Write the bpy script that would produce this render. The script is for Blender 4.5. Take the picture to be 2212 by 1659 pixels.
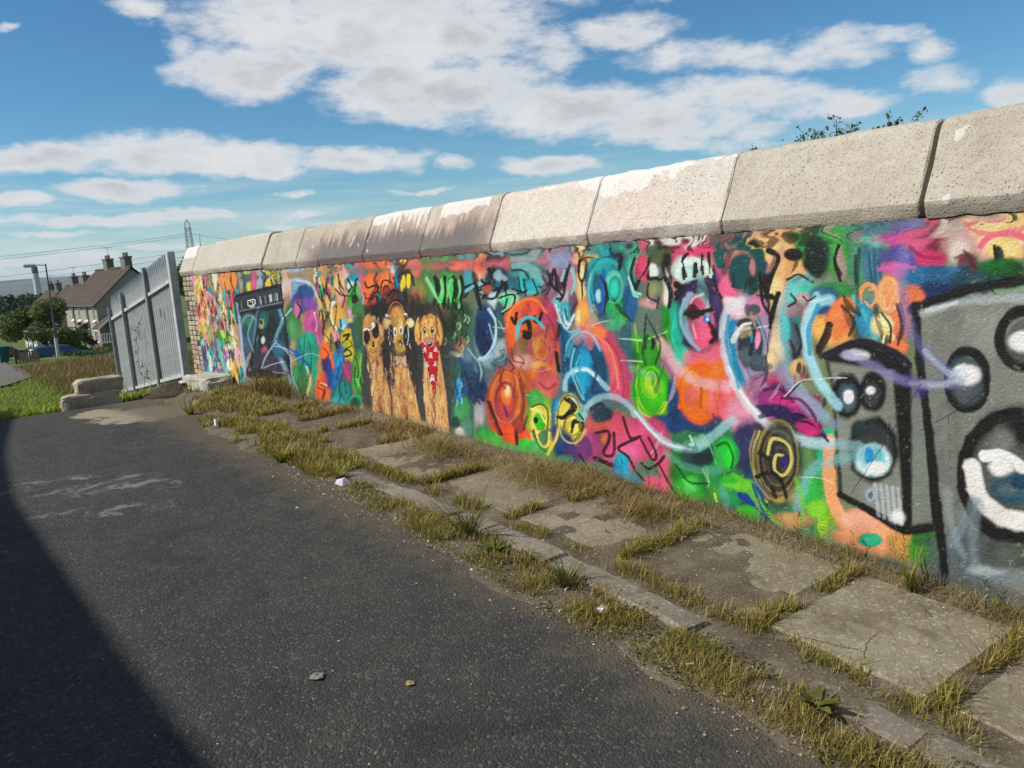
import bpy, math, random
import numpy as np
from mathutils import Vector, Matrix

# ------------------------------------------------------------------ camera, sky, sun, exposure
scene = bpy.context.scene
for o in list(bpy.data.objects):
    bpy.data.objects.remove(o, do_unlink=True)
COL = scene.collection
R = math.radians

EYE = 1.5
YAW, PITCH, ROLL = R(36.557), R(9.033), R(4.2)
cam_data = bpy.data.cameras.new('camera')
cam = bpy.data.objects.new('camera', cam_data)
COL.objects.link(cam)
_f = Vector((math.sin(YAW) * math.cos(PITCH), math.cos(YAW) * math.cos(PITCH), -math.sin(PITCH)))
_r = Vector((math.cos(YAW), -math.sin(YAW), 0.0))
_u = _r.cross(_f)
_r2 = _r * math.cos(ROLL) - _u * math.sin(ROLL)
_u2 = _r * math.sin(ROLL) + _u * math.cos(ROLL)
_m = Matrix((_r2, _u2, -_f)).transposed().to_4x4()
_m.translation = Vector((0, 0, EYE))
cam.matrix_world = _m
cam_data.sensor_width = 36.0
cam_data.lens = 36.0 * 1770.0 / 2212.0
cam_data.clip_start = 0.05
cam_data.clip_end = 30000.0
scene.camera = cam

SUN_EL, SUN_AZ = R(41), R(-66)            # azimuth from +Y, clockwise positive: the sun stands to the left of the lane
sun_dir = Vector((math.sin(SUN_AZ) * math.cos(SUN_EL), math.cos(SUN_AZ) * math.cos(SUN_EL), math.sin(SUN_EL)))
sd = bpy.data.lights.new('sun', 'SUN')
sd.energy = 4.9
sd.angle = R(0.53)
sd.color = (1.0, 0.95, 0.86)
sun = bpy.data.objects.new('sun', sd)
sun.rotation_euler = sun_dir.to_track_quat('Z', 'Y').to_euler()
COL.objects.link(sun)
scene.view_settings.view_transform = 'Standard'
scene.view_settings.look = 'None'
scene.view_settings.exposure = 0.0
scene.view_settings.gamma = 1.0
scene.view_settings.use_curve_mapping = False
scene.render.film_transparent = False
try:
    scene.cycles.volume_bounces = 0
    scene.cycles.max_bounces = 4
    scene.cycles.diffuse_bounces = 3
    scene.cycles.transparent_max_bounces = 8
    scene.cycles.use_denoising = True
    scene.cycles.denoising_prefilter = 'FAST'
    scene.cycles.denoising_quality = 'BALANCED'
except Exception:
    pass


class NT:
    """short hand for building node trees: n(type, {socket: value or socket}, **props)"""
    def __init__(self, tree):
        self.t = tree
        for x in list(tree.nodes):
            tree.nodes.remove(x)

    def n(self, kind, ins=None, **props):
        nd = self.t.nodes.new(kind)
        for k, v in props.items():
            setattr(nd, k, v)
        for k, v in (ins or {}).items():
            s = nd.inputs[k]
            if hasattr(v, 'is_linked') or isinstance(v, bpy.types.NodeSocket):
                self.t.links.new(v, s)
            else:
                s.default_value = v
        return nd

    def m(self, op, a, b=0.0, c=None, clamp=False):
        ins = {0: a, 1: b}
        if c is not None:
            ins[2] = c
        return self.n('ShaderNodeMath', ins, operation=op, use_clamp=clamp).outputs[0]

    def ramp(self, fac, stops, interp='LINEAR'):
        nd = self.n('ShaderNodeValToRGB', {0: fac})
        cr = nd.color_ramp
        cr.interpolation = interp
        while len(cr.elements) < len(stops):
            cr.elements.new(0.5)
        for el, (p, c) in zip(cr.elements, stops):
            el.position = p
            el.color = c if len(c) == 4 else (*c, 1)
        return nd.outputs[0]

    def mix(self, f, a, b, mode='MIX'):
        nd = self.n('ShaderNodeMix', data_type='RGBA', blend_type=mode)
        for s, v in ((nd.inputs[0], f), (nd.inputs[6], a), (nd.inputs[7], b)):
            if isinstance(v, bpy.types.NodeSocket):
                self.t.links.new(v, s)
            elif s.type == 'RGBA':
                s.default_value = v if len(v) == 4 else (*v, 1)
            else:
                s.default_value = v
        return nd.outputs[2]

    def noise(self, vec, scale, detail=4.0, rough=0.55, dist=0.0):
        return self.n('ShaderNodeTexNoise', {'Vector': vec, 'Scale': scale, 'Detail': detail, 'Roughness': rough, 'Distortion': dist})

    def smooth(self, x, a, b):
        nd = self.n('ShaderNodeMapRange', {0: x, 1: a, 2: b, 3: 0.0, 4: 1.0}, interpolation_type='SMOOTHSTEP')
        return nd.outputs[0]


# ---- world: clear Nishita sky with fair-weather cloud, laid out by azimuth and elevation
world = bpy.data.worlds.new('World')
scene.world = world
world.use_nodes = True
world.cycles.sampling_method = 'MANUAL'
world.cycles.sample_map_resolution = 256
W = NT(world.node_tree)
sky = W.n('ShaderNodeTexSky', sky_type='NISHITA', sun_disc=False, sun_elevation=SUN_EL, sun_rotation=SUN_AZ,
          altitude=100.0, air_density=1.0, dust_density=0.15, ozone_density=4.0)
tc = W.n('ShaderNodeTexCoord').outputs['Generated']
sep = W.n('ShaderNodeSeparateXYZ', {0: tc})
az = W.m('ARCTAN2', sep.outputs[0], sep.outputs[1])
el = W.m('ARCSINE', sep.outputs[2])
CLOUDS = [(0.378, 0.220, 0.0921, 0.0371, -0.013, 1.00),
          (0.506, 0.260, 0.2164, 0.0564, -0.034, 1.15),
          (0.569, 0.194, 0.1440, 0.0398, -0.055, 1.05),
          (0.718, 0.159, 0.1451, 0.0315, -0.081, 0.95),
          (0.850, 0.135, 0.1252, 0.0277, -0.099, 0.75),
          (0.797, 0.240, 0.0603, 0.0217, -0.103, 0.80),
          (0.904, 0.197, 0.1160, 0.0181, -0.120, 0.55),
          (0.933, 0.155, 0.1150, 0.0224, -0.117, 0.70),
          (1.029, 0.139, 0.0517, 0.0152, -0.131, 0.60),
          (1.191, 0.119, 0.0301, 0.0168, -0.153, 0.80),
          (1.077, 0.197, 0.0336, 0.0089, -0.162, 0.50),
          (1.118, 0.174, 0.0259, 0.0107, -0.164, 0.50),
          (1.127, 0.147, 0.0301, 0.0158, -0.154, 0.45),
          (0.870, 0.108, 0.0885, 0.0092, -0.097, 0.50),
          (1.011, 0.190, 0.0568, 0.0185, -0.143, 0.50),
          (0.149, 0.132, 0.0883, 0.0158, -0.010, 0.95),
          (0.256, 0.135, 0.0791, 0.0233, -0.022, 1.00),
          (0.347, 0.126, 0.1044, 0.0211, -0.036, 1.00),
          (0.470, 0.120, 0.0951, 0.0155, -0.051, 0.90),
          (0.703, 0.099, 0.0710, 0.0116, -0.077, 0.75),
          (0.591, 0.107, 0.0246, 0.0079, -0.065, 0.60),
          (0.221, 0.099, 0.0750, 0.0146, -0.034, 1.00),
          (0.122, 0.091, 0.0288, 0.0103, -0.031, 0.80),
          (0.165, 0.068, 0.1386, 0.0072, -0.046, 0.75),
          (0.276, 0.068, 0.0623, 0.0076, -0.051, 0.70),
          (0.400, 0.059, 0.0338, 0.0058, -0.060, 0.65),
          (0.393, 0.087, 0.0283, 0.0047, -0.052, 0.45),
          (0.139, 0.031, 0.1146, 0.0072, -0.066, 0.70),
          (0.242, 0.032, 0.0845, 0.0056, -0.065, 0.60),
          (0.378, 0.049, 0.0309, 0.0047, -0.061, 0.50),
          (0.542, 0.082, 0.0435, 0.0032, -0.064, 0.45),
          (0.120, 0.019, 0.1084, 0.0067, -0.073, 0.60),
          (0.262, 0.281, 0.0274, 0.0122, 0.036, 0.60),
          (0.294, 0.245, 0.0160, 0.0119, 0.015, 0.45),
          (0.125, 0.056, 0.0666, 0.0038, -0.051, 0.50),
          (0.135, 0.257, 0.0121, 0.0042, 0.061, 0.40),
          (0.706, 0.229, 0.0428, 0.0290, -0.081, 0.60),
          (0.672, 0.334, 0.3533, 0.0527, -0.070, 1.00),
          (0.483, 0.038, 0.1077, 0.0043, -0.067, 0.30)]
warp_co = W.n('ShaderNodeCombineXYZ', {0: az, 1: W.m('MULTIPLY', el, 1.7), 2: 0.3}).outputs[0]
warp = W.noise(warp_co, 9.0, 5.0, 0.6)
wsep = W.n('ShaderNodeSeparateColor', {0: warp.outputs['Color']})
azw = W.m('MULTIPLY_ADD', W.m('SUBTRACT', wsep.outputs[0], 0.5), 0.055, az)
elw = W.m('MULTIPLY_ADD', W.m('SUBTRACT', wsep.outputs[1], 0.5), 0.04, el)
best = None
sky_pt = W.n('ShaderNodeCombineXYZ', {0: azw, 1: elw, 2: 0.0}).outputs[0]
for (c0, c1, rx, ry, ang, wt) in CLOUDS:
    q = W.n('ShaderNodeMapping', {'Vector': sky_pt, 'Location': (c0, c1, 0), 'Rotation': (0, 0, ang), 'Scale': (rx, ry, 1)}, vector_type='TEXTURE').outputs[0]
    r2 = W.n('ShaderNodeVectorMath', {0: q, 1: q}, operation='DOT_PRODUCT').outputs['Value']
    val = W.m('MULTIPLY_ADD', r2, -wt, wt)
    best = val if best is None else W.m('MAXIMUM', best, val)
# elsewhere around the sky the same kind of cloud goes on, from plain noise
wide = W.noise(W.n('ShaderNodeCombineXYZ', {0: W.m('MULTIPLY', az, 0.9), 1: W.m('MULTIPLY', el, 3.2), 2: 1.7}).outputs[0], 2.3, 3.0, 0.5)
wide_v = W.m('MULTIPLY_ADD', W.m('SUBTRACT', wide.outputs[0], 0.53), 5.0, 0.0)
off = W.m('ABSOLUTE', W.m('SUBTRACT', az, 0.64))
outside = W.m('MAXIMUM', W.smooth(off, 0.62, 0.85), W.smooth(el, 0.42, 0.6))
wide_v = W.m('MULTIPLY_ADD', outside, W.m('ADD', wide_v, 1.0), -1.0)
best = W.m('MAXIMUM', W.m('MAXIMUM', best, -0.9), W.m('MINIMUM', wide_v, 1.0))
puff_co = W.n('ShaderNodeCombineXYZ', {0: az, 1: W.m('MULTIPLY', el, 2.3), 2: 2.2}).outputs[0]
puff = W.noise(puff_co, 15.0, 9.0, 0.62)
puff2 = W.noise(W.n('ShaderNodeCombineXYZ', {0: W.m('ADD', az, 0.02), 1: W.m('MULTIPLY_ADD', el, 1.9, -0.03), 2: 5.2}).outputs[0], 11.0, 6.0, 0.55)
dens = W.m('MULTIPLY_ADD', W.m('SUBTRACT', puff.outputs[0], 0.5), 2.7, best)
alpha = W.smooth(dens, -0.35, 0.80)
strk = W.noise(W.n('ShaderNodeCombineXYZ', {0: W.m('MULTIPLY', az, 2.0), 1: W.m('MULTIPLY', el, 22.0), 2: 0.9}).outputs[0], 2.2, 5.0, 0.6).outputs[0]
veil = W.m('MULTIPLY', W.smooth(el, 0.17, 0.0), W.smooth(strk, 0.40, 0.66))
alpha = W.m('MAXIMUM', alpha, W.m('MULTIPLY_ADD', veil, 0.55, W.m('MULTIPLY', W.smooth(el, 0.10, -0.02), 0.35)))
core = W.m('MULTIPLY', W.smooth(dens, 0.35, 1.25), W.smooth(puff2.outputs[0], 0.36, 0.62))
ccol = W.mix(core, (0.88, 0.89, 0.90), (0.63, 0.65, 0.68))
sky_c = W.mix(1.0, W.n('ShaderNodeHueSaturation', {'Saturation': 1.15, 'Color': sky.outputs[0]}).outputs[0], (0.77, 1.05, 1.08), 'MULTIPLY')
bg1 = W.n('ShaderNodeBackground', {0: sky_c, 1: 0.095})
bg2 = W.n('ShaderNodeBackground', {0: ccol, 1: 0.88})
mixw = W.n('ShaderNodeMixShader', {0: W.m('MULTIPLY', alpha, 0.96), 1: bg1.outputs[0], 2: bg2.outputs[0]})
W.n('ShaderNodeOutputWorld', {0: mixw.outputs[0]})

# ------------------------------------------------------------------ helpers
rng = random.Random(7)
nrg = np.random.default_rng(7)


def link(o, parent=None):
    COL.objects.link(o)
    if parent is not None:
        o.parent = parent
    return o


def tag(o, label=None, cat=None, group=None, kind=None):
    if label: o['label'] = label
    if cat: o['category'] = cat
    if group: o['group'] = group
    if kind: o['kind'] = kind
    return o


def empty(name, loc=(0, 0, 0), rotz=0.0, label=None, cat=None, group=None):
    o = bpy.data.objects.new(name, None)
    o.empty_display_size = 0.1
    o.location = loc
    o.rotation_euler = (0, 0, rotz)
    link(o)
    return tag(o, label, cat, group)


class MB:
    """collects verts and faces and links them as one mesh object"""
    def __init__(self):
        self.v, self.f = [], []

    def add(self, vs, fs):
        b = len(self.v)
        self.v += [tuple(p) for p in vs]
        self.f += [tuple(i + b for i in q) for q in fs]
        return self

    def box(self, x0, x1, y0, y1, z0, z1):
        return self.add([(x0, y0, z0), (x1, y0, z0), (x1, y1, z0), (x0, y1, z0), (x0, y0, z1), (x1, y0, z1), (x1, y1, z1), (x0, y1, z1)],
                        [(0, 3, 2, 1), (4, 5, 6, 7), (0, 1, 5, 4), (1, 2, 6, 5), (2, 3, 7, 6), (3, 0, 4, 7)])

    def cbox(self, x0, x1, y0, y1, z0, z1, c):
        """box with chamfered edges"""
        X, Y, Z = (x0, x1), (y0, y1), (z0, z1)
        vs, idx = [], {}
        for i in (0, 1):
            for j in (0, 1):
                for k in (0, 1):
                    s = (1 if i == 0 else -1, 1 if j == 0 else -1, 1 if k == 0 else -1)
                    p = (X[i], Y[j], Z[k])
                    for a in range(3):
                        q = [p[d] + (0 if d == a else s[d] * c) for d in range(3)]
                        idx[(i, j, k, a)] = len(vs)
                        vs.append(tuple(q))
        fs = []
        for a in range(3):
            b, d = [t for t in range(3) if t != a]
            for e in (0, 1):
                ring = []
                for (m, n) in ((0, 0), (1, 0), (1, 1), (0, 1)):
                    key = [0, 0, 0]; key[a] = e; key[b] = m; key[d] = n
                    ring.append(idx[(*key, a)])
                fs.append(tuple(ring))
        for a in range(3):
            b, d = [t for t in range(3) if t != a]
            for m in (0, 1):
                for n in (0, 1):
                    k0 = [0, 0, 0]; k1 = [0, 0, 0]
                    k0[a], k1[a] = 0, 1
                    k0[b] = k1[b] = m
                    k0[d] = k1[d] = n
                    fs.append((idx[(*k0, b)], idx[(*k1, b)], idx[(*k1, d)], idx[(*k0, d)]))
        for i in (0, 1):
            for j in (0, 1):
                for k in (0, 1):
                    fs.append((idx[(i, j, k, 0)], idx[(i, j, k, 1)], idx[(i, j, k, 2)]))
        return self.add(vs, fs)

    def tube(self, pts, rad, n=8, cap=True):
        pts = [Vector(p) for p in pts]
        rad = rad if isinstance(rad, (list, tuple)) else [rad] * len(pts)
        rings, ref = [], None
        for i, p in enumerate(pts):
            t = (pts[min(i + 1, len(pts) - 1)] - pts[max(i - 1, 0)])
            t.normalize()
            if ref is None or abs(ref.dot(t)) > 0.95:
                ref = Vector((1, 0, 0)) if abs(t.x) < 0.8 else Vector((0, 1, 0))
            a = t.cross(ref); a.normalize()
            b = t.cross(a)
            rings.append([p + (a * math.cos(2 * math.pi * k / n) + b * math.sin(2 * math.pi * k / n)) * rad[i] for k in range(n)])
            ref = -b.cross(t) if False else ref
        vs = [q for r in rings for q in r]
        fs = []
        for i in range(len(pts) - 1):
            for k in range(n):
                fs.append((i * n + k, i * n + (k + 1) % n, (i + 1) * n + (k + 1) % n, (i + 1) * n + k))
        if cap:
            fs.append(tuple(reversed(range(n))))
            fs.append(tuple(range((len(pts) - 1) * n, len(pts) * n)))
        return self.add(vs, fs)

    def build(self, name, mat, parent=None, smooth=False):
        me = bpy.data.meshes.new(name)
        me.from_pydata(self.v, [], self.f)
        me.update()
        import bmesh
        bm = bmesh.new(); bm.from_mesh(me)
        bmesh.ops.recalc_face_normals(bm, faces=bm.faces)
        bm.to_mesh(me); bm.free()
        if mat: me.materials.append(mat)
        if smooth: me.polygons.foreach_set('use_smooth', [True] * len(me.polygons))
        return link(bpy.data.objects.new(name, me), parent)


def np_mesh(name, verts, faces, mat, parent=None, col=None, smooth=False):
    """verts (N,3), faces (M,3 or 4) as numpy; optional point colours (N,3) linear"""
    verts = np.asarray(verts, dtype=np.float32); faces = np.asarray(faces, dtype=np.int32)
    k = faces.shape[1]
    me = bpy.data.meshes.new(name)
    me.vertices.add(len(verts)); me.vertices.foreach_set('co', verts.ravel())
    me.loops.add(faces.size); me.loops.foreach_set('vertex_index', faces.ravel())
    me.polygons.add(len(faces))
    me.polygons.foreach_set('loop_start', np.arange(0, faces.size, k, dtype=np.int32))
    me.polygons.foreach_set('use_smooth', np.full(len(faces), smooth, dtype=bool))
    me.update(calc_edges=True)
    if col is not None:
        at = me.color_attributes.new('paint', 'FLOAT_COLOR', 'POINT')
        c4 = np.ones((len(verts), 4), dtype=np.float32); c4[:, :3] = col
        at.data.foreach_set('color', c4.ravel())
    if mat: me.materials.append(mat)
    return link(bpy.data.objects.new(name, me), parent)


def grid_faces(nu, nv):
    """quads of an nu x nv vertex grid stored row by row (v major)"""
    i, j = np.meshgrid(np.arange(nu - 1), np.arange(nv - 1))
    a = (j * nu + i).ravel()
    return np.stack([a, a + 1, a + nu + 1, a + nu], axis=1)


def lin(h):
    c = np.array([int(h[i:i + 2], 16) / 255.0 for i in (0, 2, 4)])
    return np.where(c <= 0.04045, c / 12.92, ((c + 0.055) / 1.055) ** 2.4)


def _hash(ix, iy, s):
    n = np.sin(ix * 127.1 + iy * 311.7 + s * 74.7) * 43758.5453
    return n - np.floor(n)


def vnoise(x, y, s=0.0):
    x = np.asarray(x, float); y = np.asarray(y, float)
    ix, iy = np.floor(x), np.floor(y)
    fx, fy = x - ix, y - iy
    fx = fx * fx * (3 - 2 * fx); fy = fy * fy * (3 - 2 * fy)
    return ((_hash(ix, iy, s) * (1 - fx) + _hash(ix + 1, iy, s) * fx) * (1 - fy) +
            (_hash(ix, iy + 1, s) * (1 - fx) + _hash(ix + 1, iy + 1, s) * fx) * fy)


def fbm(x, y, s=0.0, o=4):
    t = np.zeros(np.broadcast(np.asarray(x), np.asarray(y)).shape); a = 0.5
    for k in range(o):
        t = t + a * vnoise(np.asarray(x) * 2 ** k, np.asarray(y) * 2 ** k, s + k * 3.1); a *= 0.5
    return t


TY = [-40, -8, 0, 1.2, 1.95, 2.7, 3.5, 5, 6.7, 9, 11.2, 13.1, 18, 60, 95, 180, 300, 600, 3000]
TZ = [-0.6, -.45, -.25, -.15, -.09, -.035, 0, .03, .06, .04, -.02, -.2, -.92, -2.95, -5.4, -9, -13, -16, -25]


def sstep(x, a, b):
    t = np.clip((np.asarray(x, float) - a) / (b - a), 0, 1)
    return t * t * (3 - 2 * t)


def zg(x, y):
    """height of the ground"""
    z = np.interp(y, TY, TZ)
    return z - 1.5 * sstep(x, 8.3, 10.3) * sstep(y, 46, 60) * (1 - sstep(y, 84, 95))


# ------------------------------------------------------------------ materials
def new_mat(name):
    m = bpy.data.materials.new(name)
    m.use_nodes = True
    return m, NT(m.node_tree)


def finish(N, col, rough=0.8, bump=None, bstr=0.3, bdist=0.01, metal=0.0, spec=0.3, normal=None):
    p = N.n('ShaderNodeBsdfPrincipled', {'Roughness': rough, 'Metallic': metal, 'Specular IOR Level': spec})
    if isinstance(col, bpy.types.NodeSocket): N.t.links.new(col, p.inputs['Base Color'])
    else: p.inputs['Base Color'].default_value = (*col, 1)
    if bump is not None:
        b = N.n('ShaderNodeBump', {'Height': bump, 'Strength': bstr, 'Distance': bdist})
        N.t.links.new(b.outputs[0], p.inputs['Normal'])
    N.n('ShaderNodeOutputMaterial', {0: p.outputs[0]})
    return p


def obj_co(N):
    return N.n('ShaderNodeTexCoord').outputs['Object']


def pos(N):
    return N.n('ShaderNodeNewGeometry').outputs['Position']


def plain(name, col, rough=0.7, var=0.25, scale=6.0, metal=0.0, bump=0.15, spec=0.3):
    """one real-world colour with grain and wear"""
    m, N = new_mat(name)
    c = obj_co(N)
    n1 = N.noise(c, scale, 5.0, 0.6).outputs[0]
    n2 = N.noise(c, scale * 9, 3.0, 0.6).outputs[0]
    k = N.m('ADD', N.m('MULTIPLY', n1, 0.7), N.m('MULTIPLY', n2, 0.3))
    d = [max(0.0, x * (1 - var)) for x in col]; l = [min(0.9, x * (1 + var)) for x in col]
    finish(N, N.ramp(k, [(0.3, d), (0.7, l)]), rough, n2, bump, 0.01, metal, spec)
    return m


def leafy(name, trans=0.25, rough=0.6):
    """foliage coloured by the point colour of its mesh"""
    m, N = new_mat(name)
    a = N.n('ShaderNodeAttribute', attribute_name='paint').outputs['Color']
    p = N.n('ShaderNodeBsdfPrincipled', {'Base Color': a, 'Roughness': rough, 'Specular IOR Level': 0.25})
    t = N.n('ShaderNodeBsdfTranslucent', {'Color': a})
    x = N.n('ShaderNodeMixShader', {0: trans, 1: p.outputs[0], 2: t.outputs[0]})
    N.n('ShaderNodeOutputMaterial', {0: x.outputs[0]})
    return m


M = {}
M['leaf'] = leafy('leaf_foliage')
M['blade'] = leafy('grass_blade', 0.3)
M['galv'] = plain('galvanised_steel', (0.47, 0.49, 0.485), 0.6, 0.25, 5.0, 0.1, 0.1, 0.4)
M['galv_dark'] = plain('weathered_steel', (0.24, 0.26, 0.27), 0.6, 0.3, 5.0, 0.3, 0.1, 0.4)
M['harl'] = plain('harled_wall', (0.34, 0.29, 0.225), 0.95, 0.18, 3.0, 0, 0.4)
M['harl_pale'] = plain('pale_harled_wall', (0.42, 0.39, 0.35), 0.95, 0.15, 3.0, 0, 0.4)
M['white'] = plain('white_paint', (0.78, 0.78, 0.75), 0.5, 0.06, 8.0)
M['glass'] = plain('window_glass', (0.05, 0.06, 0.07), 0.08, 0.1, 1.0, 0, 0.0, 0.6)
M['stonework'] = plain('chimney_render', (0.16, 0.15, 0.14), 0.95, 0.3, 4.0, 0, 0.4)
M['clay'] = plain('clay_pot', (0.20, 0.15, 0.12), 0.9, 0.2, 8.0)
M['wood'] = plain('weathered_timber', (0.20, 0.15, 0.10), 0.85, 0.3, 5.0, 0, 0.3)
M['bark'] = plain('bark', (0.09, 0.07, 0.05), 0.95, 0.4, 12.0, 0, 0.6)
M['dark_metal'] = plain('dark_lattice_steel', (0.10, 0.11, 0.13), 0.6, 0.2, 1.0, 0.2)
M['rubber'] = plain('rubber', (0.02, 0.02, 0.02), 0.8, 0.2)
M['chrome'] = plain('bright_trim', (0.6, 0.6, 0.6), 0.25, 0.05, 3.0, 0.9, 0.0)
M['blue_car'] = plain('blue_car_paint', (0.03, 0.07, 0.14), 0.25, 0.1, 2.0, 0.1, 0.0, 0.5)
M['grey_car'] = plain('dark_car_paint', (0.06, 0.065, 0.07), 0.25, 0.1, 2.0, 0.3, 0.0, 0.5)
M['silver_car'] = plain('silver_car_paint', (0.25, 0.27, 0.28), 0.3, 0.1, 2.0, 0.5, 0.0, 0.5)
M['lens'] = plain('lamp_lens', (0.6, 0.6, 0.58), 0.2, 0.05)
M['tail'] = plain('tail_lamp_lens', (0.35, 0.02, 0.02), 0.2, 0.05)
M['green_plastic'] = plain('green_plastic', (0.015, 0.10, 0.07), 0.5, 0.15)
M['rock'] = None


def build_mats():
    # tarmac: fine aggregate, pale worn patches and a sandy spill near the crest
    m, N = new_mat('tarmac')
    P = pos(N)
    big = N.noise(P, 0.9, 4.0, 0.6).outputs[0]
    mid = N.noise(P, 7.0, 4.0, 0.6).outputs[0]
    vor = N.n('ShaderNodeTexVoronoi', {'Vector': P, 'Scale': 95.0, 'Randomness': 1.0})
    fine = N.noise(P, 160.0, 2.0, 0.6).outputs[0]
    base = N.ramp(N.m('MULTIPLY_ADD', mid, 0.5, N.m('MULTIPLY', big, 0.5)), [(0.3, (0.037, 0.038, 0.036)), (0.5, (0.051, 0.051, 0.047)), (0.7, (0.072, 0.070, 0.063))])
    chip = N.smooth(N.n('ShaderNodeSeparateColor', {0: vor.outputs['Color']}).outputs[0], 0.8, 0.98)
    base = N.mix(N.m('MULTIPLY', chip, 0.55), base, (0.15, 0.145, 0.13))
    dk = N.smooth(fine, 0.5, 0.32)
    base = N.mix(N.m('MULTIPLY', dk, 0.6), base, (0.016, 0.016, 0.016))
    sp = N.n('ShaderNodeSeparateXYZ', {0: P})
    X, Y = sp.outputs[0], sp.outputs[1]

    def blob(cx, cy, rx, ry, ang=0.0):
        c, s = math.cos(ang), math.sin(ang)
        dx, dy = N.m('SUBTRACT', X, cx), N.m('SUBTRACT', Y, cy)
        u = N.m('DIVIDE', N.m('MULTIPLY_ADD', dx, c, N.m('MULTIPLY', dy, s)), rx)
        v = N.m('DIVIDE', N.m('MULTIPLY_ADD', dx, -s, N.m('MULTIPLY', dy, c)), ry)
        return N.m('SUBTRACT', 1.0, N.m('MULTIPLY_ADD', u, u, N.m('MULTIPLY', v, v)))
    wear = N.noise(P, 5.0, 6.0, 0.7, 0.6).outputs[0]
    wb = N.m('MAXIMUM', N.m('MAXIMUM', blob(0.75, 6.75, 0.75, 0.30, -0.5), blob(1.15, 6.2, 0.40, 0.22, -0.5)), blob(0.9, 5.75, 0.5, 0.14, -0.5))
    wm = N.m('MULTIPLY', N.smooth(wb, -0.2, 0.6), N.smooth(wear, 0.49, 0.60))
    base = N.mix(N.m('MULTIPLY', wm, 0.75), base, (0.20, 0.215, 0.215))
    sc = N.noise(N.n('ShaderNodeMapping', {'Vector': P, 'Rotation': (0, 0, 0.6), 'Scale': (2.5, 9.0, 1.0)}).outputs[0], 2.3, 2.0, 0.5).outputs[0]
    base = N.mix(N.m('MULTIPLY', N.smooth(sc, 0.735, 0.765), 0.5), base, (0.22, 0.21, 0.18))
    stain = N.noise(P, 1.6, 5.0, 0.7, 0.8).outputs[0]
    base = N.mix(N.m('MULTIPLY', N.smooth(stain, 0.56, 0.68), 0.35), base, (0.105, 0.098, 0.082))
    base = N.mix(N.m('MULTIPLY', N.smooth(stain, 0.42, 0.33), 0.5), base, (0.028, 0.027, 0.025))
    sand = N.m('MAXIMUM', blob(2.1, 9.75, 0.62, 0.75), blob(1.75, 10.5, 0.3, 0.55))
    sm = N.smooth(N.m('MULTIPLY_ADD', N.m('SUBTRACT', wear, 0.5), 3.0, sand), 0.05, 0.5)
    base = N.mix(N.m('MULTIPLY', sm, 0.85), base, (0.34, 0.29, 0.20))
    edge = N.smooth(N.m('MULTIPLY_ADD', mid, 0.5, X), 2.02, 2.42)
    base = N.mix(N.m('MULTIPLY', edge, 0.8), base, (0.115, 0.095, 0.065))
    h = N.m('ADD', N.m('MULTIPLY', vor.outputs['Distance'], -1.0), N.m('MULTIPLY', fine, 0.5))
    finish(N, base, 0.95, h, 0.6, 0.009, 0, 0.2)
    M['tarmac'] = m

    # soil of the verge
    m, N = new_mat('soil')
    P = pos(N)
    n1 = N.noise(P, 6.0, 5.0, 0.65).outputs[0]; n2 = N.noise(P, 70.0, 3.0, 0.6).outputs[0]
    c = N.ramp(n1, [(0.3, (0.07, 0.055, 0.035)), (0.55, (0.13, 0.105, 0.07)), (0.75, (0.20, 0.17, 0.12))])
    c = N.mix(N.smooth(n2, 0.56, 0.7), c, (0.26, 0.23, 0.18))
    finish(N, c, 0.98, n2, 0.7, 0.012)
    M['soil'] = m

    # lawn ground
    m, N = new_mat('turf')
    P = pos(N)
    n1 = N.noise(P, 0.35, 5.0, 0.65).outputs[0]; n2 = N.noise(P, 14.0, 3.0, 0.6).outputs[0]
    c = N.ramp(N.m('MULTIPLY_ADD', n2, 0.35, N.m('MULTIPLY', n1, 0.65)), [(0.32, (0.055, 0.075, 0.015)), (0.52, (0.095, 0.125, 0.02)), (0.7, (0.15, 0.15, 0.04))])
    finish(N, c, 0.95, n2, 0.6, 0.05)
    M['turf'] = m

    # concrete: slabs and kerbs
    for nm, lo, hi in (('slab', (0.165, 0.138, 0.085), (0.31, 0.27, 0.185)), ('kerb', (0.16, 0.135, 0.10), (0.27, 0.235, 0.18))):
        m, N = new_mat(nm + '_concrete')
        P = pos(N)
        n0 = N.noise(P, 1.7, 4.0, 0.6).outputs[0]; n1 = N.noise(P, 9.0, 5.0, 0.65).outputs[0]; n2 = N.noise(P, 130.0, 2.0, 0.6).outputs[0]
        vor = N.n('ShaderNodeTexVoronoi', {'Vector': P, 'Scale': 75.0})
        c = N.ramp(N.m('MULTIPLY_ADD', n0, 0.6, N.m('MULTIPLY', n1, 0.4)), [(0.33, lo), (0.66, hi)])
        chip = N.n('ShaderNodeSeparateColor', {0: vor.outputs['Color']}).outputs[0]
        c = N.mix(N.m('MULTIPLY', N.smooth(chip, 0.75, 0.98), 0.5), c, (0.45, 0.42, 0.36))
        c = N.mix(N.m('MULTIPLY', N.smooth(n2, 0.46, 0.3), 0.7), c, (0.09, 0.08, 0.06))
        oi = N.n('ShaderNodeObjectInfo').outputs['Random']
        c = N.mix(N.m('MULTIPLY', oi, 0.35), c, lo)
        dirt = N.noise(P, 3.2, 6.0, 0.7, 0.5).outputs[0]
        c = N.mix(N.m('MULTIPLY', N.smooth(dirt, 0.52, 0.66), 0.7), c, (0.12, 0.095, 0.06))
        c = N.mix(N.m('MULTIPLY', N.smooth(dirt, 0.42, 0.34), 0.5), c, (0.36, 0.33, 0.26))
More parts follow.
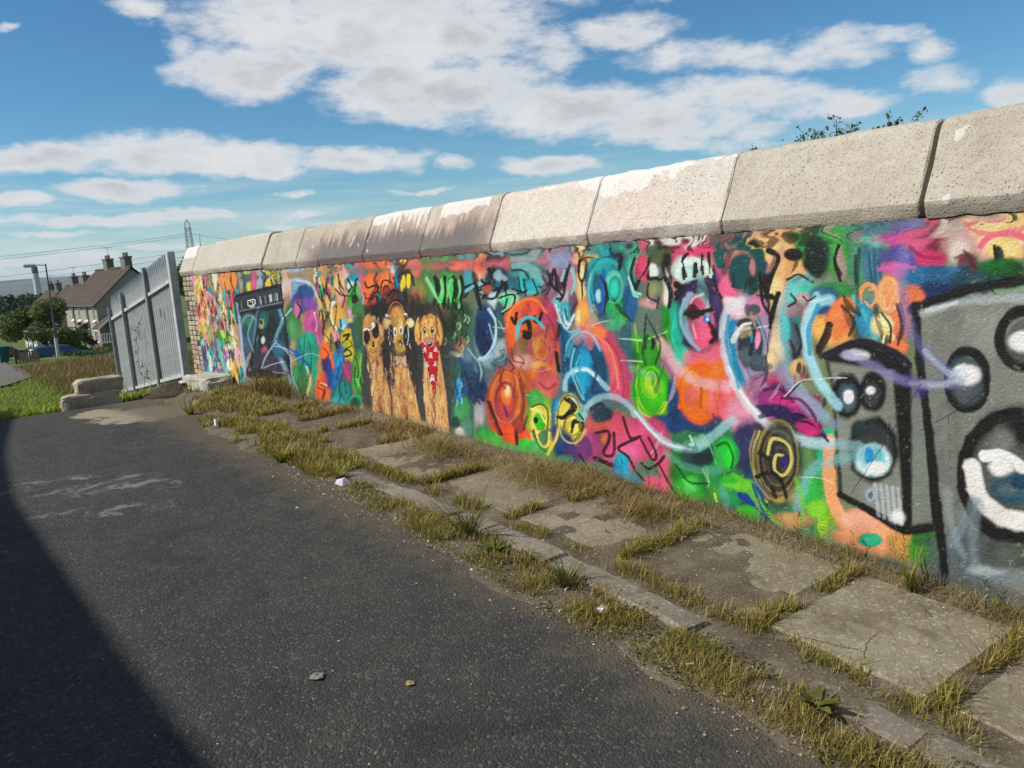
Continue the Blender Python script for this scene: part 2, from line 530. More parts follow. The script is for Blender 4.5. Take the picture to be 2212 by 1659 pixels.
        crk = N.n('ShaderNodeTexVoronoi', {'Vector': N.mix(0.10, P, N.noise(P, 5.0, 4.0, 0.6).outputs['Color']), 'Scale': 1.1}, feature='DISTANCE_TO_EDGE').outputs['Distance']
        ck = N.m('MULTIPLY', N.m('MULTIPLY', N.smooth(crk, 0.004, 0.001), N.smooth(n0, 0.54, 0.62)), 0.6)
        c = N.mix(ck, c, (0.035, 0.028, 0.02))
        finish(N, c, 0.95, N.m('ADD', N.m('MULTIPLY', ck, -2.0), N.m('ADD', n2, N.m('MULTIPLY', n1, 1.5))), 0.6, 0.007)
        M[nm] = m

    # coping: exposed-grit concrete, flaking white paint along the top, sprayed pink and grey over the middle blocks
    m, N = new_mat('coping_concrete')
    P = pos(N)
    sp = N.n('ShaderNodeSeparateXYZ', {0: P})
    Y, Z = sp.outputs[1], sp.outputs[2]
    n0 = N.noise(P, 2.2, 4.0, 0.6).outputs[0]; n1 = N.noise(P, 16.0, 5.0, 0.7).outputs[0]; n2 = N.noise(P, 120.0, 2.0, 0.6).outputs[0]
    vor = N.n('ShaderNodeTexVoronoi', {'Vector': P, 'Scale': 55.0})
    oi = N.n('ShaderNodeObjectInfo').outputs['Random']
    bare = N.ramp(N.m('MULTIPLY_ADD', n0, 0.6, N.m('MULTIPLY', n1, 0.4)), [(0.3, (0.36, 0.315, 0.25)), (0.5, (0.475, 0.425, 0.345)), (0.72, (0.58, 0.53, 0.445))])
    pale = N.mix(N.smooth(n0, 0.4, 0.6), (0.66, 0.60, 0.52), (0.68, 0.55, 0.48))
    pale = N.mix(N.m('MULTIPLY', N.smooth(n1, 0.45, 0.62), 0.6), pale, (0.72, 0.69, 0.63))
    inpale = N.m('MULTIPLY', N.m('GREATER_THAN', Y, 2.757), N.m('LESS_THAN', Y, 4.8))
    far = N.smooth(Y, 9.2, 9.4)
    c = N.mix(N.m('MULTIPLY', inpale, 0.85), bare, pale)
    c = N.mix(N.m('MULTIPLY', far, 0.45), c, (0.56, 0.53, 0.46))
    c = N.mix(N.m('MULTIPLY', oi, 0.16), c, (0.30, 0.27, 0.23))
    pit = N.smooth(vor.outputs['Distance'], 0.26, 0.1)
    pitm = N.m('MULTIPLY', pit, N.smooth(N.n('ShaderNodeSeparateColor', {0: vor.outputs['Color']}).outputs[1], 0.35, 0.75))
    patchy = N.smooth(N.noise(P, 3.5, 3.0, 0.6).outputs[0], 0.38, 0.62)
    pitm = N.m('MULTIPLY', pitm, patchy)
    c = N.mix(N.m('MULTIPLY', pitm, 0.6), c, (0.13, 0.10, 0.075))
    c = N.mix(N.m('MULTIPLY', N.smooth(n2, 0.48, 0.34), 0.55), c, (0.18, 0.15, 0.115))
    # sprayed band: pink above grey-black below
    streak = N.noise(N.n('ShaderNodeMapping', {'Vector': P, 'Scale': (1.0, 14.0, 2.0)}).outputs[0], 1.6, 3.0, 0.6).outputs[0]
    lo1 = N.smooth(N.m('MULTIPLY_ADD', N.m('SUBTRACT', n0, 0.5), 1.2, Y), 4.55, 5.1)
    hi1 = N.smooth(N.m('MULTIPLY_ADD', N.m('SUBTRACT', n0, 0.5), 1.2, Y), 8.4, 7.6)
    inband = N.m('MULTIPLY', lo1, hi1)
    zz = N.m('MULTIPLY_ADD', N.m('SUBTRACT', streak, 0.5), 0.35, Z)
    zz = N.m('MULTIPLY_ADD', N.m('SUBTRACT', n0, 0.5), 0.25, zz)
    pinkm = N.m('MULTIPLY', inband, N.smooth(zz, 1.88, 1.74))
    c = N.mix(N.m('MULTIPLY', pinkm, 0.38), c, (0.50, 0.24, 0.20))
    grm = N.m('MULTIPLY', inband, N.smooth(zz, 1.83, 1.69))
    c = N.mix(N.m('MULTIPLY', grm, 0.88), c, (0.125, 0.118, 0.118))
    lipm = N.m('MULTIPLY', N.m('MULTIPLY', N.smooth(Y, 4.2, 5.2), N.smooth(Y, 8.2, 7.0)), N.smooth(N.m('MULTIPLY_ADD', N.m('SUBTRACT', n1, 0.5), 0.06, Z), 1.555, 1.545))
    c = N.mix(N.m('MULTIPLY', lipm, N.m('MULTIPLY', N.smooth(n0, 0.35, 0.55), 0.8)), c, (0.50, 0.14, 0.12))
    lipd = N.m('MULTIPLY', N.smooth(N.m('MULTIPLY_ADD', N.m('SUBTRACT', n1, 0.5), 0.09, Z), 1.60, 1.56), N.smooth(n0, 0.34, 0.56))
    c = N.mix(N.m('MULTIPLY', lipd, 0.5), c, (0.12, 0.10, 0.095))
    # white paint flaking along the top edge of some blocks, and runs from it
    tz = N.m('MULTIPLY_ADD', N.m('SUBTRACT', n1, 0.5), 0.16, Z)
    def span(a, b): return N.m('MULTIPLY', N.m('GREATER_THAN', Y, a), N.m('LESS_THAN', Y, b))
    sp1 = N.m('MAXIMUM', N.m('MAXIMUM', span(2.765, 4.35), span(5.79, 6.775)), N.m('MAXIMUM', span(12.05, 12.8), span(4.95, 5.6)))
    low = N.noise(P, 2.6, 2.0, 0.5).outputs[0]
    wm = N.m('MULTIPLY', sp1, N.smooth(N.m('MULTIPLY_ADD', N.m('SUBTRACT', low, 0.46), 0.55, tz), 1.905, 1.912))
    wm2 = N.m('MULTIPLY', span(12.05, 12.8), N.smooth(tz, 1.77, 1.78))
    wm3 = N.m('MULTIPLY', span(5.79, 6.775), N.smooth(N.m('MULTIPLY_ADD', N.m('SUBTRACT', streak, 0.5), 0.5, tz), 1.855, 1.865))
    fl = N.m('MULTIPLY', N.smooth(N.noise(P, 9.0, 3.0, 0.5).outputs[0], 0.705, 0.715), 0.7)
    wm = N.m('MAXIMUM', N.m('MAXIMUM', wm, fl), N.m('MAXIMUM', wm2, wm3))
    c = N.mix(N.m('MULTIPLY', wm, 0.75), c, (0.72, 0.69, 0.65))
    h = N.m('ADD', N.m('MULTIPLY', n2, 0.35), N.m('MULTIPLY_ADD', pitm, -0.8, N.m('MULTIPLY', n1, 0.8)))
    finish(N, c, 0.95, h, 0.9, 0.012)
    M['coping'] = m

    # mural paint over render
    m, N = new_mat('mural_paint')
    a = N.n('ShaderNodeAttribute', attribute_name='paint').outputs['Color']
    P = pos(N)
    n1 = N.noise(P, 8.0, 5.0, 0.6).outputs[0]; n2 = N.noise(P, 90.0, 3.0, 0.6).outputs[0]
    c = N.mix(1.0, a, N.ramp(N.m('MULTIPLY_ADD', n2, 0.5, N.m('MULTIPLY', n1, 0.5)), [(0.3, (0.82, 0.82, 0.82)), (0.6, (1, 1, 1))]), 'MULTIPLY')
    finish(N, c, 0.62, N.m('ADD', n1, N.m('MULTIPLY', n2, 0.6)), 0.8, 0.010, 0, 0.3)
    M['mural'] = m

    # brick
    m, N = new_mat('common_brick')
    c0 = obj_co(N)
    oi = N.n('ShaderNodeObjectInfo').outputs['Random']
    n1 = N.noise(pos(N), 18.0, 4.0, 0.6).outputs[0]
    c = N.ramp(N.m('MULTIPLY_ADD', oi, 0.6, N.m('MULTIPLY', n1, 0.4)), [(0.2, (0.30, 0.225, 0.16)), (0.5, (0.40, 0.325, 0.24)), (0.8, (0.47, 0.41, 0.33))])
    finish(N, c, 0.95, n1, 0.6, 0.01)
    M['brick'] = m
    M['mortar'] = plain('mortar', (0.09, 0.075, 0.06), 0.98, 0.25, 14.0, 0, 0.5)

    # rubble stone
    m, N = new_mat('rubble_stone')
    P = pos(N)
    n1 = N.noise(P, 5.0, 6.0, 0.65).outputs[0]; n2 = N.noise(P, 60.0, 3.0, 0.6).outputs[0]
    c = N.ramp(N.m('MULTIPLY_ADD', n1, 0.75, N.m('MULTIPLY', n2, 0.25)), [(0.32, (0.22, 0.18, 0.125)), (0.5, (0.42, 0.36, 0.27)), (0.7, (0.54, 0.48, 0.385))])
    finish(N, c, 0.95, N.m('ADD', n1, N.m('MULTIPLY', n2, 0.4)), 0.8, 0.03)
    M['rock'] = m

    # roof tiles
    m, N = new_mat('roof_tile')
    c0 = obj_co(N)
    n1 = N.noise(c0, 1.1, 5.0, 0.65).outputs[0]; n2 = N.noise(c0, 9.0, 3.0, 0.6).outputs[0]
    br = N.n('ShaderNodeTexBrick', {'Vector': N.n('ShaderNodeMapping', {'Vector': c0, 'Rotation': (0, 0, math.pi / 2)}).outputs[0], 'Scale': 1.0,
             'Color1': (0.75, 0.75, 0.75, 1), 'Color2': (1, 1, 1, 1), 'Mortar': (0.6, 0.6, 0.6, 1), 'Mortar Size': 0.015, 'Brick Width': 0.3, 'Row Height': 3.0}, offset=0.5)
    c = N.ramp(N.m('MULTIPLY_ADD', n2, 0.35, N.m('MULTIPLY', n1, 0.65)), [(0.3, (0.060, 0.044, 0.033)), (0.7, (0.12, 0.088, 0.064))])
    c = N.mix(1.0, c, br.outputs[0], 'MULTIPLY')
    finish(N, c, 0.9, n2, 0.4, 0.02)
    M['tile'] = m

    # far hills, heath and pasture
    m, N = new_mat('hill_pasture')
    P = pos(N)
    n1 = N.noise(P, 0.0016, 6.0, 0.65).outputs[0]
    c = N.ramp(n1, [(0.35, (0.05, 0.06, 0.03)), (0.5, (0.09, 0.10, 0.04)), (0.65, (0.12, 0.11, 0.06))])
    finish(N, c, 1.0)
    M['hill'] = m

    # loose gravel, coloured by point colour
    m, N = new_mat('loose_gravel')
    a = N.n('ShaderNodeAttribute', attribute_name='paint').outputs['Color']
    finish(N, a, 0.9)
    M['gravel'] = m


build_mats()

# ------------------------------------------------------------------ ground, road, verge
def sheet(name, xs, ys, zf, mat, kind='structure', smooth=True, parent=None):
    X, Y = np.meshgrid(xs, ys)
    Z = zf(X, Y)
    o = np_mesh(name, np.stack([X.ravel(), Y.ravel(), Z.ravel()], 1), grid_faces(len(xs), len(ys)), mat, parent, smooth=smooth)
    if parent is None: tag(o, kind=kind)
    return o


gx = np.concatenate([-np.geomspace(9400, 14, 26), np.arange(-12, 30, 0.6), np.geomspace(32, 9400, 30)])
gy = np.concatenate([[-400, -150, -60, -30], np.arange(-20, 60, 0.6), np.arange(60, 110, 1.5), np.geomspace(112, 9600, 40)])
sheet('ground', gx, gy, lambda X, Y: zg(X, Y) - 0.07 * (1 - sstep(Y, 11.0, 12.6)) + 0.10 * (fbm(X * 0.5, Y * 0.5, 3) - 0.47) * sstep(Y, 13, 20), M['turf'])

rx = np.concatenate([np.arange(-9, -1, 0.5), np.arange(-1, 2.6, 0.1)])
ry = np.concatenate([np.arange(-20, -1, 0.5), np.arange(-1, 12.3, 0.1)])


def road_z(X, Y):
    e = 11.75 + 0.5 * (fbm(X * 1.3, X * 0.7, 9) - 0.45)
    return zg(X, Y) + 0.012 * (fbm(X * 1.1, Y * 1.1, 5) - 0.47) - 0.10 * sstep(Y, e, e + 0.35)


sheet('road', rx, ry, road_z, M['tarmac'])


def verge_edge(Y):
    return np.interp(Y, [-3, 1.0, 1.6, 2.4, 3.7, 4.6, 5.8, 6.7, 8, 9.2, 10.2, 12.6], [2.02, 2.05, 2.06, 2.03, 2.04, 2.11, 2.2, 2.14, 2.17, 2.5, 2.75, 2.9])


def verge_h(X, Y):
    e = verge_edge(Y) + 0.22 * (fbm(X * 3, Y * 3, 1) - 0.45)
    h = -0.02 + 0.034 * sstep(X, e - 0.06, e + 0.12) + 0.020 * (fbm(X * 7, Y * 7, 2) - 0.45)
    far = sstep(Y, 5.6, 6.8)
    h = h + 0.02 * far * sstep(X, e, e + 0.25)
    return h + 0.035 * sstep(X, 3.36, 3.46)


def verge_z(X, Y):
    return zg(X, Y) + verge_h(X, Y)


verge = sheet('verge', np.arange(1.85, 3.50, 0.025), np.arange(-3, 12.65, 0.04), verge_z, M['soil'])

# ------------------------------------------------------------------ footpath slabs and kerb stones
footpath = empty('footpath', (0, 0, 0)); tag(footpath, kind='structure')
kerb = empty('kerb', (0, 0, 0)); tag(kerb, kind='structure')


def worn_block(x0, x1, y0, y1, top, thick, mat, name, parent, seed, nx=14, ny=14, chip=0.012, tilt=(0, 0)):
    """a concrete slab with worn, uneven edges; top follows the ground"""
    xs = np.concatenate([[x0], np.linspace(x0 + 0.015, x1 - 0.015, nx), [x1]])
    ys = np.concatenate([[y0], np.linspace(y0 + 0.015, y1 - 0.015, ny), [y1]])
    X, Y = np.meshgrid(xs, ys)
    ed = np.minimum(np.minimum(X - x0, x1 - X), np.minimum(Y - y0, y1 - Y))
    cx, cy = (x0 + x1) / 2, (y0 + y1) / 2
    base = zg(cx, cy) + (np.interp(y1, TY, TZ) - np.interp(y0, TY, TZ)) / (y1 - y0) * (Y - cy)
    Z = base + top + tilt[0] * (X - cx) + tilt[1] * (Y - cy) + 0.004 * (fbm(X * 9, Y * 9, seed) - 0.45)
    Z = Z - np.where(ed < 0.008, 0.010 + chip * fbm(X * 14, Y * 14, seed + 4), 0)
    wob = chip * (fbm(X * 8, Y * 8, seed + 1) - 0.45) * 1.6
    Xe = X + np.where((ed < 0.02), wob, 0); Ye = Y + np.where((ed < 0.02), wob * 0.8, 0)
    nu, nv = len(xs), len(ys)
    v = np.stack([Xe.ravel(), Ye.ravel(), Z.ravel()], 1)
    f = grid_faces(nu, nv).tolist()
    rim = list(range(nu)) + [j * nu + nu - 1 for j in range(1, nv)] + list(range(nv * nu - 2, (nv - 1) * nu - 1, -1)) + [j * nu for j in range(nv - 2, 0, -1)]
    b = v[rim].copy(); b[:, 2] -= thick
    n0 = len(v)
    v = np.concatenate([v, b])
    k = len(rim)
    f += [(rim[(i + 1) % k], rim[i], n0 + i, n0 + (i + 1) % k) for i in range(k)]
    return np_mesh(name, v, np.array(f), mat, parent, smooth=False)


JY = [-2.0, -1.1, -0.3, 0.45, 1.25, 1.98, 2.80, 3.65, 4.60, 5.10, 5.85, 6.60, 7.30, 8.0, 8.75, 9.5]
for i in range(len(JY) - 1):
    y0, y1 = JY[i], JY[i + 1]
    g = 0.035 if y0 < 4.5 else 0.02
    x0 = 2.645 + (0.05 if y0 > 5 else 0) + (0.08 if y0 > 6.5 else 0)
    worn_block(x0, 3.36 + rng.uniform(-0.03, 0.03), y0 + g, y1 - (0.012 if abs(y1 - 5.1) < 0.01 else g), 0.019 + rng.uniform(-0.007, 0.007), 0.06, M["slab"], 'paving_slab', footpath, i * 3.3,
               tilt=(rng.uniform(-0.02, 0.02), rng.uniform(-0.02, 0.02)), chip=0.022)
ky = -2.4
while ky < 6.6:
    L = 0.9
    worn_block(2.345 + rng.uniform(-0.01, 0.01), 2.50 + rng.uniform(-0.01, 0.01), ky, ky + L - 0.012, 0.024 + rng.uniform(-0.012, 0.008), 0.12, M['kerb'], 'kerb_stone', kerb, ky * 1.7, nx=5, ny=30, chip=0.035,
               tilt=(-0.03 + rng.uniform(-0.04, 0.04), rng.uniform(-0.01, 0.01)))
    ky += L

# ------------------------------------------------------------------ the painted wall
WX = 3.47
wall = empty('mural_wall', (WX, 6.0, 0), 0, 'long low boundary wall covered in a colourful graffiti mural under concrete coping blocks', 'wall')
wall_inv = Vector((-WX, -6.0, 0))


def to_wall(o):
    o.parent = wall
    o.matrix_parent_inverse = Matrix.Translation(wall_inv)
    return o


core = MB().box(WX + 0.012, WX + 0.30, -3.0, 12.12, -0.6, 1.515).build('wall_core', M['mortar'])
to_wall(core)

